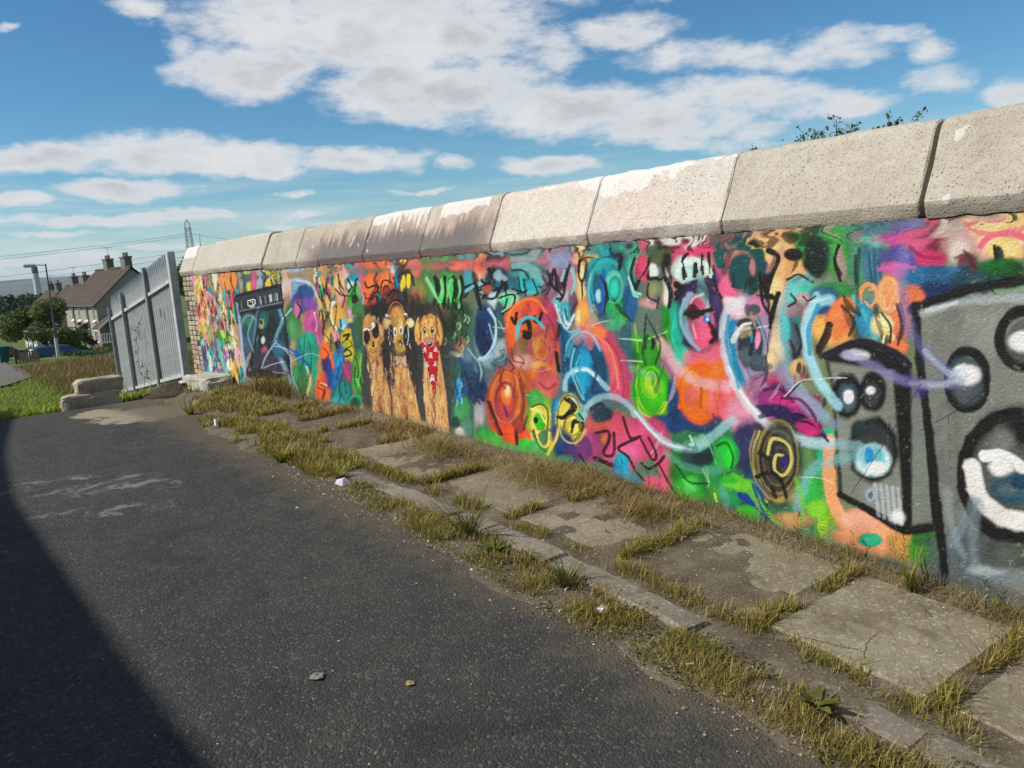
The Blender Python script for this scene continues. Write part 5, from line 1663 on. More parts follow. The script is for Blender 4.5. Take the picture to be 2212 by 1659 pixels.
e 6a4438 60 80 6752 587 -73 5 10 -46
p c89a6a 9 100 6404 675 6195 687 6155 561 6094 436 6024 132 6132 107 6246 182 6405 29 6535 58 6513 288 6409 476
e c8945c 35 100 6285 1005 -139 3 23 -118
e c8a058 40 100 6282 908 -122 4 25 -130
e b89850 40 100 6261 791 -96 4 16 -87
e d0b078 40 100 6470 968 -77 2 11 -55
e d8c088 40 100 6079 978 -71 2 8 -42
s 000000 0 40 0 202 6396 1003 6332 1100 6216 1144 6139 1102 6132 1029
s 2a2422 10 40 100 204 6450 1045 6370 1132 6265 1167 6173 1144 6128 1050
s c0784c 4 40 50 203 6425 1056 6348 1132 6267 1154 6186 1133 6147 1060
e e8e8e8 40 100 6449 1049 -32 0 3 -13
e e8e8e8 40 100 6131 1052 -29 0 2 -13
e 4a3438 25 100 6421 871 -59 2 20 -101
e d8b0a0 50 80 6444 871 -27 1 17 -84
e 2c3c40 25 100 6142 860 -59 2 18 -98
e a0c8c8 50 80 6119 871 -17 1 14 -74
e f0e8d8 30 100 6338 901 -33 1 7 -37
e f0e8d8 30 100 6233 915 -32 1 7 -39
e 1a140e 30 100 6333 894 -20 1 5 -24
e 1a140e 30 100 6235 905 -19 1 5 -26
s 3a2814 3 40 100 204 6352 944 6320 961
e 141210 30 100 6271 796 -48 2 6 -33
e f4f4f0 40 100 6272 788 -17 1 3 -17
s 2a1c12 5 40 100 200 6340 722 6272 710 6219 728
s 3a2818 3 40 100 200 6277 763 6278 725
p c09a88 4 100 6375 710 6277 650 6182 698 6194 579 6281 628 6378 578
e b08878 30 100 6279 641 -31 2 5 -26
s 4a3028 3 40 100 200 6375 710 6277 650 6182 698 6195 574 6280 633 6378 578 6375 710
p d0a274 8 100 5866 808 5634 819 5611 619 5587 419 5588 174 5583 31 5685 37 5706 139 5765 16 5935 57 5934 238 5919 504
e c08c58 30 100 5767 934 -155 5 21 -122
e cc985c 40 100 5755 1005 -123 3 10 -61
e dca460 35 100 5940 898 -52 2 16 -94
e dca460 35 100 5601 910 -52 2 16 -100
e d8a868 50 100 5836 871 -79 3 11 -62
e b88878 50 100 5773 838 -117 5 7 -41
e 2a1c12 30 100 5834 914 -26 1 5 -29
e 2a1c12 30 100 5712 916 -25 1 5 -28
e f0e8e0 40 100 5833 920 -10 0 2 -10
e f0e8e0 40 100 5711 922 -10 0 2 -10
e 2a1818 30 100 5778 812 -39 2 3 -18
e d8d0d0 40 100 5782 820 -18 1 1 -6
s e8c080 3 40 55 192 5803 913 5811 895 5826 881 5845 875 5862 879 5873 892 5874 911 5866 929 5851 943 5832 949 5815 944 5805 931 5803 913
s e8c080 3 40 55 189 5678 917 5686 899 5701 885 5719 880 5735 884 5745 897 5747 915 5739 933 5724 947 5706 952 5690 948 5680 935 5678 917
s 6a4420 3 40 100 193 5877 972 5836 983
s 7a5028 4 40 100 193 5896 920 5919 847 5865 814
s 7a5028 4 40 100 187 5624 939 5618 859 5690 821
p b81f2a 3 100 5923 827 5867 803 5783 782 5693 806 5631 839 5666 717 5765 392 5832 604
s 7c1018 5 40 100 190 5919 822 5868 800 5783 782 5693 804 5631 839
s 6a1416 3 40 100 188 5919 822 5832 604 5765 392 5666 717 5632 834
e f8f0f0 20 100 5856 775 -20 1 2 -13
s f8f0f0 3 40 55 191 5885 761 5835 743
s f8f0f0 3 40 55 191 5832 763 5889 740
e b81f2a 30 100 5863 777 -4 0 1 -3
e b81f2a 30 100 5849 777 -4 0 1 -3
e f8f0f0 20 100 5681 784 -19 1 2 -13
s f8f0f0 3 40 55 187 5709 770 5661 752
s f8f0f0 3 40 55 187 5658 772 5713 749
e b81f2a 30 100 5688 785 -4 0 1 -3
e b81f2a 30 100 5674 786 -4 0 1 -3
e f8f0f0 20 100 5772 729 -21 1 2 -14
s f8f0f0 4 40 55 189 5804 713 5750 694
s f8f0f0 4 40 55 189 5746 716 5808 690
e b81f2a 30 100 5780 731 -5 0 1 -4
e b81f2a 30 100 5764 732 -5 0 1 -4
e f8f0f0 20 100 5838 653 -20 1 2 -13
s f8f0f0 3 40 55 190 5867 638 5817 620
s f8f0f0 3 40 55 190 5813 641 5870 617
e b81f2a 30 100 5845 654 -4 0 1 -3
e b81f2a 30 100 5830 655 -4 0 1 -3
e f8f0f0 20 100 5706 665 -18 1 2 -12
s f8f0f0 3 40 55 187 5733 652 5687 636
s f8f0f0 3 40 55 187 5684 655 5736 632
e b81f2a 30 100 5713 667 -4 0 1 -3
e b81f2a 30 100 5700 668 -4 0 1 -3
e f8f0f0 20 100 5774 545 -24 2 3 -16
s f8f0f0 4 40 55 187 5809 527 5749 506
s f8f0f0 4 40 55 187 5745 532 5814 501
e b81f2a 30 100 5782 547 -5 0 1 -4
e b81f2a 30 100 5765 548 -5 0 1 -4
z 8a5a34,9c6a3c,f0c088,f4cc98,b07848,6c4428,e8b070 60 91 6561 6913 121 637 59 152 2 4 207
z 8a5a34,9c6a3c,f0c088,f4cc98,b07848,6c4428,e8b070 60 117 6055 6461 131 665 56 145 2 4 197
z 8a5a34,9c6a3c,f0c088,f4cc98,b07848,6c4428,e8b070 60 117 5598 5932 85 571 53 137 2 4 185
z 8a5c2c,f0bc70,b87830,e8a858 70 40 5621 5910 867 1046 16 34 2 3 191
z 8a5c2c,f0bc70,b87830,e8a858 70 26 6153 6414 940 1112 17 36 2 4 203
z 8a5c2c,f0bc70,b87830,e8a858 70 26 6650 6917 732 1007 18 39 2 4 213
e 6a4030 70 50 6752 148 -49 5 34 -167
e 6a4030 70 50 6285 200 -44 5 29 -158
e 6a4030 70 50 5803 253 -40 4 25 -149
s 7a5a48 10 70 48 208 6777 493 6776 262 6861 89
s 8a5c3c 10 70 48 198 6311 528 6331 250 6385 76
s 6a4a3a 10 70 56 186 5772 381 5787 234 5846 58
s 604840 10 70 56 201 6509 311 6513 174 6559 55
e 8a8880 70 90 6776 28 -223 27 10 -48
e d0b890 70 70 5991 82 -104 13 11 -66
e c8a078 70 60 6311 63 -179 22 8 -46
e b8a088 70 70 6144 40 -194 25 7 -40
p 5c6468 9 100 10014 1473 9298 1487 9378 1244 10101 1232
p 8a9a8c 9 100 9903 1391 9407 1413 9443 1306 9943 1279
e c0c83c 40 100 9854 1334 -100 -1 19 -54
e c05a78 50 100 9666 1356 -97 -1 27 -78
e a0a8b0 50 100 9465 1368 -86 -1 21 -61
s 2a2c30 8 40 100 282 10014 1473 9298 1487 9358 1306
p 2c4450 16 100 10399 1216 8862 1337 8813 351 10337 171
p 3c4248 9 100 10344 1233 8843 1337 8854 1109 10337 983
s 1c2026 15 40 100 280 10319 1233 8841 1341
s 1c2026 10 40 100 264 8841 1341 8847 1109
s 1c2026 16 40 100 277 8847 1109 10314 980
s 1c2026 12 40 100 296 10314 980 10329 1233
s 98a0a8 6 40 60 278 10294 1034 8861 1151
p 15181a 6 100 10007 1167 9651 1206 9666 1096 9997 1061
s e0e4e0 10 40 100 285 9919 1151 9730 1170 9739 1107 9907 1093 9901 1138
s 15181a 4 40 100 284 9802 1159 9813 1100
s 707880 8 40 80 293 10179 1150 10189 1068
s 22262a 7 40 100 291 10109 1158 10122 1068
s c8ccd0 8 40 80 278 9499 1204 9507 1126
s 22262a 6 40 100 277 9436 1211 9447 1126
s 707880 8 40 80 275 9345 1216 9354 1139
s 22262a 6 40 100 273 9284 1223 9295 1139
s c8ccd0 8 40 80 271 9196 1228 9204 1152
s 22262a 6 40 100 270 9136 1235 9147 1152
s 707880 7 40 80 269 9071 1237 9079 1162
s 22262a 6 40 100 267 9013 1245 9022 1163
s c8ccd0 7 40 80 266 8969 1245 8976 1171
s 22262a 6 40 100 265 8911 1253 8921 1171
s 8a98a8 29 40 100 289 10387 1116 10337 715 10362 238 10375 -4
s 1c2024 9 40 100 289 10300 1083 10269 633 10275 210
s 15181c 9 40 100 259 8917 1094 8862 828 8891 345
s 2c3440 12 40 100 297 10437 1183 10425 881
e 2c5a50 40 100 10005 841 -264 7 52 -149
e 28605c 50 100 9928 795 -326 10 74 -214
e 3c7a6a 50 100 10023 923 -236 5 29 -82
e 16302c 40 100 9277 846 -209 6 50 -156
e 24706c 50 100 9481 934 -173 4 36 -110
s 88a0b0 12 60 70 285 9727 801 9799 702 9932 625 10093 591 10238 611 10327 681 10332 782 10253 885 10113 960 9953 989 9814 965 9732 897 9727 801
s 7a94b8 21 80 48 281 9603 1089 9757 896 9933 647 10027 511
s 88bcd0 18 80 56 264 8946 1064 8904 946 9111 789 9258 645
p 9aa070 6 100 9629 947 9476 949 9512 839 9669 826
e 2c3020 40 100 9572 892 -61 1 11 -32
s 0e1214 24 40 100 275 9694 818 9664 643 9618 517
e d8e0e0 40 100 9604 693 -62 2 16 -48
e a85a70 40 100 9602 566 -107 5 18 -55
s 1a2226 13 40 100 281 9745 800 9962 564 10213 384
e 4a5c6c 50 100 10177 620 -194 9 54 -153
e 3a3c48 50 100 9973 399 -283 18 52 -152
e 4a3c50 50 100 9518 427 -351 22 42 -130
s b0a8b0 22 70 56 281 9991 546 10263 381 10158 269 9960 167
s 1a1c20 14 40 100 280 10009 562 10098 307 9954 184
s 9aa8bc 27 70 64 258 9284 629 9085 485 8935 326 8768 112
e 2a2a30 60 100 9655 273 -722 54 16 -50
e 3a6a80 50 100 9128 605 -246 12 34 -109
s d0d8dc 6 40 50 265 9673 353 9350 422 9009 474
s c8d0d8 6 40 44 261 9381 325 8971 339
s c8e8f0 6 40 50 259 9240 638 8922 630 8707 581
s b8dce4 7 40 80 259 8900 961 8598 1082
s 0f2a18 8 30 95 187 5489 1341 5479 1249 5527 1169 5502 1103
s 0f2a18 8 30 95 185 5392 1340 5421 1248 5428 1170 5443 1103
s 0f2a18 8 30 95 182 5297 1338 5282 1247 5332 1170 5304 1105
s 0f2a18 8 30 95 181 5216 1336 5220 1247 5249 1170 5240 1105
s 7ccf62 9 40 90 186 5440 1340 5425 1249 5472 1170
s 58c070 9 40 90 184 5344 1339 5379 1235 5346 1170
s 8ad48c 8 40 90 181 5264 1324 5253 1221 5288 1118
s 0e1a1c 9 30 95 177 5202 1196 5039 1308 5019 1183 4995 1108
s 88c8e0 11 40 80 178 5171 1246 5076 1283
s 120f12 9 30 95 172 4990 1270 4858 1299 4944 1208 4809 1193 4711 1291
e b06a50 50 90 4916 1263 -72 -1 4 -32
s 16242c 11 35 95 171 4793 1400 4699 1284 4819 1244
e 9ab4c8 50 90 4758 1351 -53 -1 5 -41
s 10181c 8 30 90 168 4688 1266 4668 1183 4732 1074
s 7fb0ac 19 50 90 162 4562 1411 4418 1425 4344 1347 4269 1293
s 16363c 7 40 90 163 4585 1382 4451 1379 4385 1309 4281 1262
s 70d8a0 5 30 95 167 4717 1189 4596 1204 4625 1145 4736 1092
s 12261c 4 30 95 167 4736 1201 4575 1216 4603 1133 4752 1074
e 2fa8b4 50 90 4380 1272 -92 -1 5 -46
s 0f2a30 7 30 90 163 4458 1321 4448 1206
s 0f2a30 6 30 90 160 4362 1320 4317 1226 4359 1206
s 123038 6 30 90 165 4513 1334 4505 1241 4546 1218
s 1a3038 6 30 80 158 4255 1340 4210 1261 4267 1228
s 231b2c 8 30 95 155 4116 1369 4110 1265 4066 1192 4118 1183
s 251a28 8 30 95 153 3974 1400 4015 1313 4047 1216 4089 1168
s 90bcb0 7 40 90 152 3948 1365 3935 1290 3974 1215
s 9cd0c8 9 50 80 154 4029 1367 4059 1303
s 282432 7 40 80 157 4199 1372 4173 1283 4215 1217
s d4ecf0 6 50 80 153 4135 1150 4100 1050 4031 997 3957 1086
s 2c7c94 8 40 80 153 4086 1128 4069 1040
s 2c7c94 8 40 70 152 3992 1151 4010 1041
s 24140f 5 30 95 150 3878 1431 3823 1429 3821 1361 3866 1297 3893 1363 3878 1431
s 24140f 5 30 90 149 3866 1297 3874 1183
e f2cf98 40 95 3859 1362 -20 -1 4 -42
e f0a050 50 80 3861 1087 -35 1 6 -64
s 164c62 10 70 40 144 3459 1253 3489 1159 3557 1089 3648 1062 3738 1086 3801 1158 3818 1257 3784 1354 3711 1423 3619 1444 3533 1416 3476 1346 3459 1253
s 3aa8a8 7 60 70 145 3770 1173 3784 1256 3756 1339 3696 1397 3621 1416 3551 1392 3503 1333
s 80d4b8 7 70 40 143 3621 1339 3582 1351 3546 1337 3522 1301 3515 1253 3529 1205 3558 1170 3597 1157 3634 1170
s 0f6470 6 70 40 143 3538 1248 3546 1218 3564 1196 3586 1188 3607 1196 3621 1219 3625 1249 3617 1280 3599 1302 3577 1309 3556 1301 3542 1279 3538 1248
s 1f66ac 9 50 80 145 3662 1357 3691 1235 3687 1105
s 0c2436 5 30 95 145 3690 1327 3656 1234 3685 1090
e a0d4e4 50 90 3739 1202 -18 0 3 -37
s 2fa458 11 50 80 142 3612 1152 3558 1092 3577 1030
s 7cc4cc 6 60 70 148 3777 1339 3814 1225 3788 1109
s 0d1616 11 25 95 142 3511 1434 3533 1361
s 10201e 9 30 95 140 3407 1420 3438 1321 3404 1250
s c0f0e0 6 50 70 139 3458 1312 3422 1232 3369 1212
e d8587a 40 90 3339 1372 -45 -1 4 -56
e 556440 40 90 3219 1406 -56 -2 4 -60
e e8eae4 50 90 3252 1353 -34 -1 2 -32
s 1d1a18 6 30 90 138 3289 1387 3349 1319 3377 1300
s 201c18 7 30 90 134 3187 1372 3174 1315 3220 1288
s 241c18 7 30 90 136 3301 1270 3311 1201 3247 1172
s 201d1c 8 30 90 133 3170 1315 3133 1221 3153 1136
e 8c9468 50 80 3262 1231 -44 0 2 -33
s 2c2420 6 40 80 134 3225 1193 3242 1135
s daf0e2 12 50 90 129 3081 1313 3054 1368 2969 1397 2879 1362 2847 1308
s 140e12 5 25 95 131 3000 1437 3040 1402 3014 1307
s 181218 5 25 95 129 2945 1373 2938 1326
s 140e12 5 25 95 128 2903 1421 2914 1335
s 140e12 4 25 95 127 2859 1415 2856 1319
s 2a1c30 5 30 90 125 2836 1308 2806 1228 2775 1192
s 3c3058 14 70 40 127 2822 1099 2827 1009 2864 938 2926 904 2995 918 3053 977 3083 1065 3077 1158 3036 1230 2973 1260 2905 1243 2850 1184 2822 1099
s 141420 8 30 95 131 3102 1258 3049 1220 3100 1183
s 9cb8d0 9 60 80 129 3039 1183 3069 1080 3026 969 2946 907
s c8d0dc 7 60 70 128 2908 1210 2980 1183 3007 1119
e 5a1830 40 95 2994 1133 -31 0 2 -31
s 120810 9 25 95 128 3038 1100 2948 1114 2853 1131
e 4878b0 40 100 2908 1085 -23 0 1 -20
e f4f4f4 40 100 2907 1089 -9 0 0 -8
s 2c0f22 12 40 90 125 2870 1057 2827 995 2862 957
e ee6484 40 90 2935 1005 -54 2 3 -59
s ffb0c0 6 60 70 128 2986 1045 2966 971
s 0f2440 6 70 40 172 4815 969 4846 875 4906 804 4981 774 5051 796 5095 865 5101 960 5068 1057 5005 1127 4930 1152 4864 1128 4822 1061 4815 969
s b4d4e4 8 50 90 171 4900 1109 4827 1024 4856 875 4967 769 5068 735
s a0c0cc 6 60 80 172 5212 808 5087 723 4929 758 4822 851
s a8ccd4 7 60 70 173 5083 724 5055 635 5088 555
s c8d8d8 3 40 38 167 4831 863 4729 849 4751 756 4837 732
s dce4d8 4 40 38 168 4789 1025 4727 953
e 264264 50 80 5176 495 -93 8 17 -120
s 142840 8 40 80 174 5286 619 5211 492 5112 382
s f08848 8 50 80 162 4693 978 4638 1100 4474 1177 4327 1172 4229 1082
s 120a0c 8 25 95 165 4629 1042 4589 1015 4557 1091
s 120a0c 10 25 95 162 4518 1030 4453 1029 4442 927 4503 922 4470 961
s 120a0c 7 25 95 159 4378 1033 4325 1021 4288 1090
s 5cb0bc 9 40 90 161 4585 922 4535 1018 4394 1062 4277 990
s 9c5834 7 70 40 161 4371 895 4389 853 4428 821 4478 807 4527 816 4561 845 4569 886 4551 929 4510 961 4460 973 4412 964 4380 935 4371 895
s 8c4858 7 70 40 156 4185 851 4207 789 4255 740 4317 719 4376 732 4416 776 4426 839 4402 904 4352 952 4290 970 4233 956 4195 912 4185 851
s e09050 6 70 40 157 4250 854 4263 815 4290 786 4324 774 4356 782 4377 809 4382 847 4369 887 4341 916 4307 927 4276 918 4255 891 4250 854
s 6c4436 7 50 80 163 4650 835 4641 750 4525 733
s 20121c 9 30 90 153 4166 835 4152 711
s 8c3c58 8 50 80 155 4229 1082 4169 982 4164 858
s c8a0b0 5 50 38 157 4449 726 4379 683 4231 717
s 8a4048 9 50 80 154 4368 613 4281 574 4188 617
s 3c2824 6 40 80 164 4720 758 4646 701 4691 661
e e0a060 60 70 4356 732 -111 7 3 -24
s 703058 8 70 40 164 4660 466 4682 404 4726 356 4783 333 4836 343 4871 384 4878 445 4855 508 4809 556 4752 577 4701 566 4667 525 4660 466
s e0883c 8 70 40 164 4598 485 4631 389 4701 312 4789 276 4874 292 4930 356 4941 451 4905 551 4832 626 4743 657 4662 639 4610 575 4598 485
s f09040 6 70 40 164 4700 487 4711 454 4734 428 4762 416 4788 422 4805 444 4808 477 4797 511 4774 537 4746 548 4720 541 4703 519 4700 487
e f6c8a0 50 90 4749 520 -21 2 4 -33
s a03c2c 8 70 40 164 4556 373 4641 257 4765 192 4892 198 4981 278 5002 407 4947 542 4836 639 4707 671 4597 631 4538 533
s 4c2230 12 40 90 167 4997 407 4926 286 4854 178
s 7c3a34 7 50 80 161 4591 668 4546 551 4583 400 4631 321
s 8a3428 8 50 80 166 4771 680 4825 576 4768 531
s 38202a 12 40 90 160 4670 228 4670 128
s 582a2c 7 50 80 159 4529 357 4580 252
s 70c4d4 6 50 80 151 4128 1050 4017 975 3917 995
s 7cc8dc 8 60 60 148 4085 783 4047 886 3966 958 3868 979 3782 944 3734 866
s 8ad4e4 7 60 60 148 3977 867 4023 731 3968 601 3924 539
s 26a4cc 9 50 80 147 3901 805 3943 692 3904 585
s 0f4462 9 50 80 145 3818 853 3781 726 3840 591
s 143c5c 9 50 70 152 4097 1017 4078 862 4110 703
s 8c3c5c 8 60 60 140 3672 944 3577 845 3544 701 3552 586
s f09a88 7 60 60 142 3762 962 3647 883 3598 760 3592 635
s 2c3a14 6 40 85 155 4473 424 4366 460 4297 419 4310 287
e 3cb41e 40 95 4388 343 -64 8 6 -54
e 0c1c08 30 100 4428 333 -25 3 3 -25
s f0e47c 7 50 90 156 4470 406 4391 397 4333 332
s e8d46c 7 50 90 154 4444 258 4397 167 4323 166 4294 265
s 38340f 5 40 80 153 4462 268 4417 152 4308 132 4206 254
s d8c464 10 50 90 151 4329 104 4205 266 4183 397
s 38340f 5 40 70 149 3987 295 4048 237 4117 224 4174 263 4198 340 4183 432 4134 509 4066 547 4001 535 3959 479
s 17160f 12 30 95 150 4096 519 4035 482 4122 398 4193 387
s 1c1a10 9 30 95 147 4059 299 4029 364 3947 379
s 2c2a18 9 30 90 146 3973 433 3936 403
s 8c8434 5 40 90 147 3963 360 3976 325 4007 296 4047 281 4086 285 4113 307 4120 341 4106 377 4075 406 4034 420 3996 415 3970 393 3963 360
s f0e688 7 70 40 148 3933 316 3975 264 4038 231 4105 226 4159 252 4183 302
s 451c2c 10 30 95 140 3814 329 3706 354 3705 289 3761 204 3716 188 3662 219 3655 350
e c0803c 50 90 3745 305 -22 3 2 -27
s 401a2a 10 30 95 135 3564 456 3512 337 3425 355 3620 258 3535 206 3469 121 3415 88
s 431c2c 8 30 95 132 3426 349 3337 227 3301 264 3356 359
s 3c1a2a 8 30 95 131 3429 191 3368 165 3283 215 3241 263
s 33191f 15 35 95 140 3844 157 3644 129
s 3c1c2c 8 35 90 128 3284 205 3210 105 3161 52
e 2a94b8 40 90 3602 98 -75 13 5 -66
e 1f70a8 50 90 3666 42 -77 14 3 -45
s 2c1a34 10 40 90 144 3991 157 3885 48
s 27404c 12 40 90 142 3849 480 3751 523 3695 453
s 227c10 6 70 40 133 3185 671 3207 594 3258 534 3326 506 3394 519 3441 571 3455 647 3431 726 3377 785 3308 810 3243 794 3198 743 3185 671
s 9cdc38 6 70 40 133 3240 705 3253 659 3282 622 3320 606 3357 615 3383 647 3391 693 3377 741 3347 777 3309 792 3272 782 3247 750 3240 705
s d0e858 5 70 40 134 3276 717 3283 692 3297 672 3317 664 3335 669 3348 687 3351 711 3345 737 3330 757 3310 765 3292 759 3279 742 3276 717
s 1f4a10 6 30 95 136 3330 1095 3352 957 3342 897
s 28500f 6 35 90 134 3324 1076 3252 970 3230 903 3274 812
s 101c08 7 30 95 134 3289 959 3285 900
s 8cd020 5 50 70 137 3422 1034 3405 874
s 3a7820 6 50 80 132 3209 806 3254 704
s 38d0a8 7 50 70 131 3119 1060 3137 965 3092 871
s c85a1c 7 70 40 126 2875 532 2953 501 3030 513 3086 568 3104 649 3078 733 3016 797 2938 824 2863 807
s f2a050 8 50 80 127 3059 797 2976 755 2952 653
s c06018 9 40 90 125 2944 692 2951 587
s f0805c 8 60 80 123 2834 830 2815 740 2841 645
s 8a3c40 6 40 80 122 2868 558 2847 523
s c8f0d8 7 50 70 126 3042 412 3019 366 3044 363
s 8cd8a0 4 50 60 122 2944 435 2899 374 2857 275
s 0c4c1c 7 40 80 120 2852 381 2783 410 2741 341 2755 274
s 0f4a20 7 50 80 124 3152 227 3055 143 2909 160
s 70e080 6 50 60 125 3105 144 3007 102
e 16383c 50 90 2950 289 -84 14 2 -33
s 90d480 6 50 60 122 2953 230 2909 160
s 12504c 16 50 70 122 2762 1323 2712 1432 2621 1476 2551 1413 2540 1293 2600 1222
s 17110c 10 25 95 118 2487 1416 2429 1384 2476 1280 2506 1197
s 1c140e 8 30 95 118 2540 1317 2529 1173 2489 1113
s 1c140e 10 30 90 118 2529 1197 2472 1203
s 1a140f 9 30 95 117 2428 1214 2467 1137 2491 1041
e 101a12 30 100 2353 1395 -45 -2 1 -30
e 1a2c20 50 90 2241 1365 -55 -2 1 -78
s 1c2416 6 40 90 114 2382 1278 2322 1300 2270 1276
s 10201a 5 30 90 110 2108 1426 2132 1372 2097 1295
s 203c40 7 40 80 108 2032 1379 2029 1261
s 2c4c60 6 40 70 106 1970 1387 1957 1260
s 34506c 6 40 60 105 1925 1354 1914 1269
s 8c2450 8 50 70 101 1786 1409 1735 1367 1656 1353
s d070a8 9 60 60 103 1925 1312 1839 1330 1765 1317
s 101c12 7 30 90 94 1452 1392 1441 1298
s 5c2c34 8 50 70 97 1598 1351 1551 1359 1522 1300
e 12602c 50 80 1442 1317 -62 -2 -1 -32
s f0a878 5 40 90 105 1970 1228 1925 1217 1959 1153 1987 1174
s f0b080 6 40 90 103 1903 1195 1882 1143 1847 1216
s 26301c 8 40 80 107 2099 1152 2040 1087 2064 1020
s 3c98b0 8 40 90 106 2016 1163 1971 1120 1982 1022
s 2c2418 6 35 90 103 1909 1121 1871 1069 1871 994
s e8dca0 5 40 90 103 1926 1100 1893 1058 1904 993
s 38261a 10 30 95 110 2170 1070 2192 1015 2222 954
s 40303c 6 40 80 102 1844 1164 1817 1070 1836 985
s 24282c 8 40 80 113 2340 1057 2315 964 2357 891
s 10282c 6 35 90 114 2363 1208 2337 1173 2378 1150
s 4c2c34 5 40 90 112 2298 1196 2272 1174 2234 1196
s 222c34 12 40 85 120 2680 1048 2620 1074 2578 1002 2610 901
e e890b0 40 90 2581 989 -18 1 2 -49
s dce8ec 7 50 80 120 2697 997 2650 1049 2605 1062
s 1f94bc 9 50 80 122 2740 1097 2761 944 2692 718
s 181818 2 30 80 118 2560 1100 2507 955 2540 806 2614 775 2642 836
s 4c5460 15 50 70 117 2583 828 2496 846
e e8c08c 40 90 2357 855 -40 3 1 -41
e 44383c 40 90 2344 850 -17 1 1 -31
s 101010 2 30 80 113 2414 754 2444 654 2462 515 2456 466
s 56205c 8 40 80 111 2429 692 2307 680 2193 527
s 3a2458 11 40 80 113 2561 578 2431 618 2335 605
s 22163c 7 30 90 109 2363 589 2269 576 2180 505
e b42e74 50 90 2257 542 -52 7 0 -24
e 35343c 40 90 2458 377 -126 20 5 -190
s b0a45c 6 70 40 113 2341 402 2358 306 2402 229 2463 192 2523 206 2567 270 2581 364 2561 464 2514 540 2453 572 2395 554 2354 492 2341 402
s 8c8448 6 70 40 113 2371 391 2384 319 2417 262 2462 235 2506 246 2538 293 2548 363 2534 437 2500 494 2455 518 2411 506 2381 459 2371 391
s cabd74 8 40 95 113 2523 380 2491 473 2407 460 2381 377 2425 295 2481 310 2472 388 2429 394
e 3a3070 40 100 2430 376 -23 4 1 -33
s 1d1a18 10 30 95 113 2601 251 2496 295 2440 254 2413 183
s 2a2028 13 35 90 115 2567 386 2516 368
s 241f1e 12 40 90 113 2498 218 2478 170
s c8bc74 5 50 38 115 2593 498 2627 377 2601 237 2515 150
s 78c83c 11 50 70 115 2807 173 2664 173 2546 65 2417 3
s 163c78 9 50 80 116 2780 42 2638 45 2578 -8
e 3cc022 40 90 2653 49 -78 17 1 -46
s 1c4484 9 50 80 112 2617 208 2532 42 2389 -16
s 74bc40 11 60 70 109 2355 282 2317 139 2332 73
s 3c2c14 7 35 90 236 7798 1211 7708 1044 7852 872 7714 763
s 4a3418 6 40 85 233 7576 1183 7657 989 7555 881
s 38200f 6 35 90 229 7363 1410 7350 1276 7259 1209 7345 1102
s 0f2a34 6 35 90 224 7134 1365 7067 1274 7140 1209
s 10301a 6 35 90 222 6987 1376 7073 1248 7008 1157
s 18343c 6 35 85 241 7847 1407 7813 1281 7765 1211
s 123a38 6 35 90 236 7621 1388 7685 1266 7605 1197
s 3c160c 6 30 95 214 6847 1246 6806 1183 6637 1220 6571 1158 6687 1108 6757 1031
s 38140c 5 30 95 208 6529 1109 6454 1292 6348 1255 6383 1207 6428 1231
s 48200f 5 30 90 212 6556 1355 6624 1282 6533 1220
s 14303c 5 30 90 205 6276 1373 6258 1278 6338 1183
e f0cc44 30 100 6141 1300 -26 0 9 -49
e f0c838 30 100 6034 1322 -30 0 9 -48
s 2c241c 7 40 90 201 6204 1372 6103 1404 5967 1390 5938 1298
s 0f2616 8 30 95 188 5563 1347 5548 1260 5598 1183 5573 1106
s 0f2616 8 30 95 186 5441 1345 5471 1259 5475 1183 5495 1107
s 0f2616 8 30 95 183 5323 1342 5313 1258 5355 1183 5336 1108
s 0f2616 8 30 95 181 5228 1341 5221 1257 5259 1183 5243 1109
s 6cd080 8 40 90 187 5502 1346 5493 1248 5535 1161
s 80d890 7 40 90 185 5384 1333 5417 1248 5390 1162
s a0e0a0 8 50 70 190 5729 1362 5640 1261 5572 1161
s 2a240a 5 35 90 224 7430 747 7297 794 7218 743 7381 695
s 241e0a 8 35 90 224 7383 818 7254 849 7312 793
s 5c2010 7 40 85 234 7901 684 7783 618 7874 527
s 4c1c10 7 35 90 235 8152 256 7989 211 8092 83
s f0b894 9 40 80 234 8068 308 7900 293
s 0c4840 6 40 80 248 8512 685 8440 537 8557 392
s 0c4840 6 40 80 243 8236 742 8216 550 8345 346
s 0c3460 6 40 80 228 7568 700 7522 563 7648 371
s 0c4038 6 40 80 224 7504 438 7604 289 7508 157
s 16340f 6 40 85 218 7175 544 7237 403 7177 272
s 90d068 5 40 70 216 7033 659 7092 522 7063 390
s 90b0c4 8 50 70 283 9821 982 10102 736 9976 534
s 0e1418 10 35 85 281 9622 1018 9807 746 9988 498 10390 208
s 0c1a1a 13 40 85 270 9283 958 9447 726 9332 534
s a8d0e0 7 50 70 270 9149 705 9512 524 9756 341
s a4b4c8 11 60 70 255 9159 672 8821 562 8810 326 8638 105
s a8b8c8 11 50 80 290 10319 973 10364 567 10384 155
s 0e1216 7 30 90 258 8854 1121 8814 719 8856 307
s 11151a 8 30 90 280 10332 1217 8831 1328
s 11151a 8 30 90 277 10280 1009 8846 1121
p 0e1114 3 100 10020 1174 9653 1199 9674 1108 10028 1081
s e8ece8 6 30 95 286 9950 1162 9715 1179 9727 1120 9946 1105 9948 1142
s e8ece8 4 30 90 285 9859 1149 9771 1154 9779 1133
s 8a9298 7 30 90 278 9510 1215 9528 1134
s 8a9298 6 30 90 274 9327 1227 9344 1147
s d0d4d8 6 30 90 270 9150 1239 9167 1160
s 8a9298 6 30 90 268 9020 1248 9037 1170
e 2c2a26 80 70 6555 1109 -156 1 15 -74
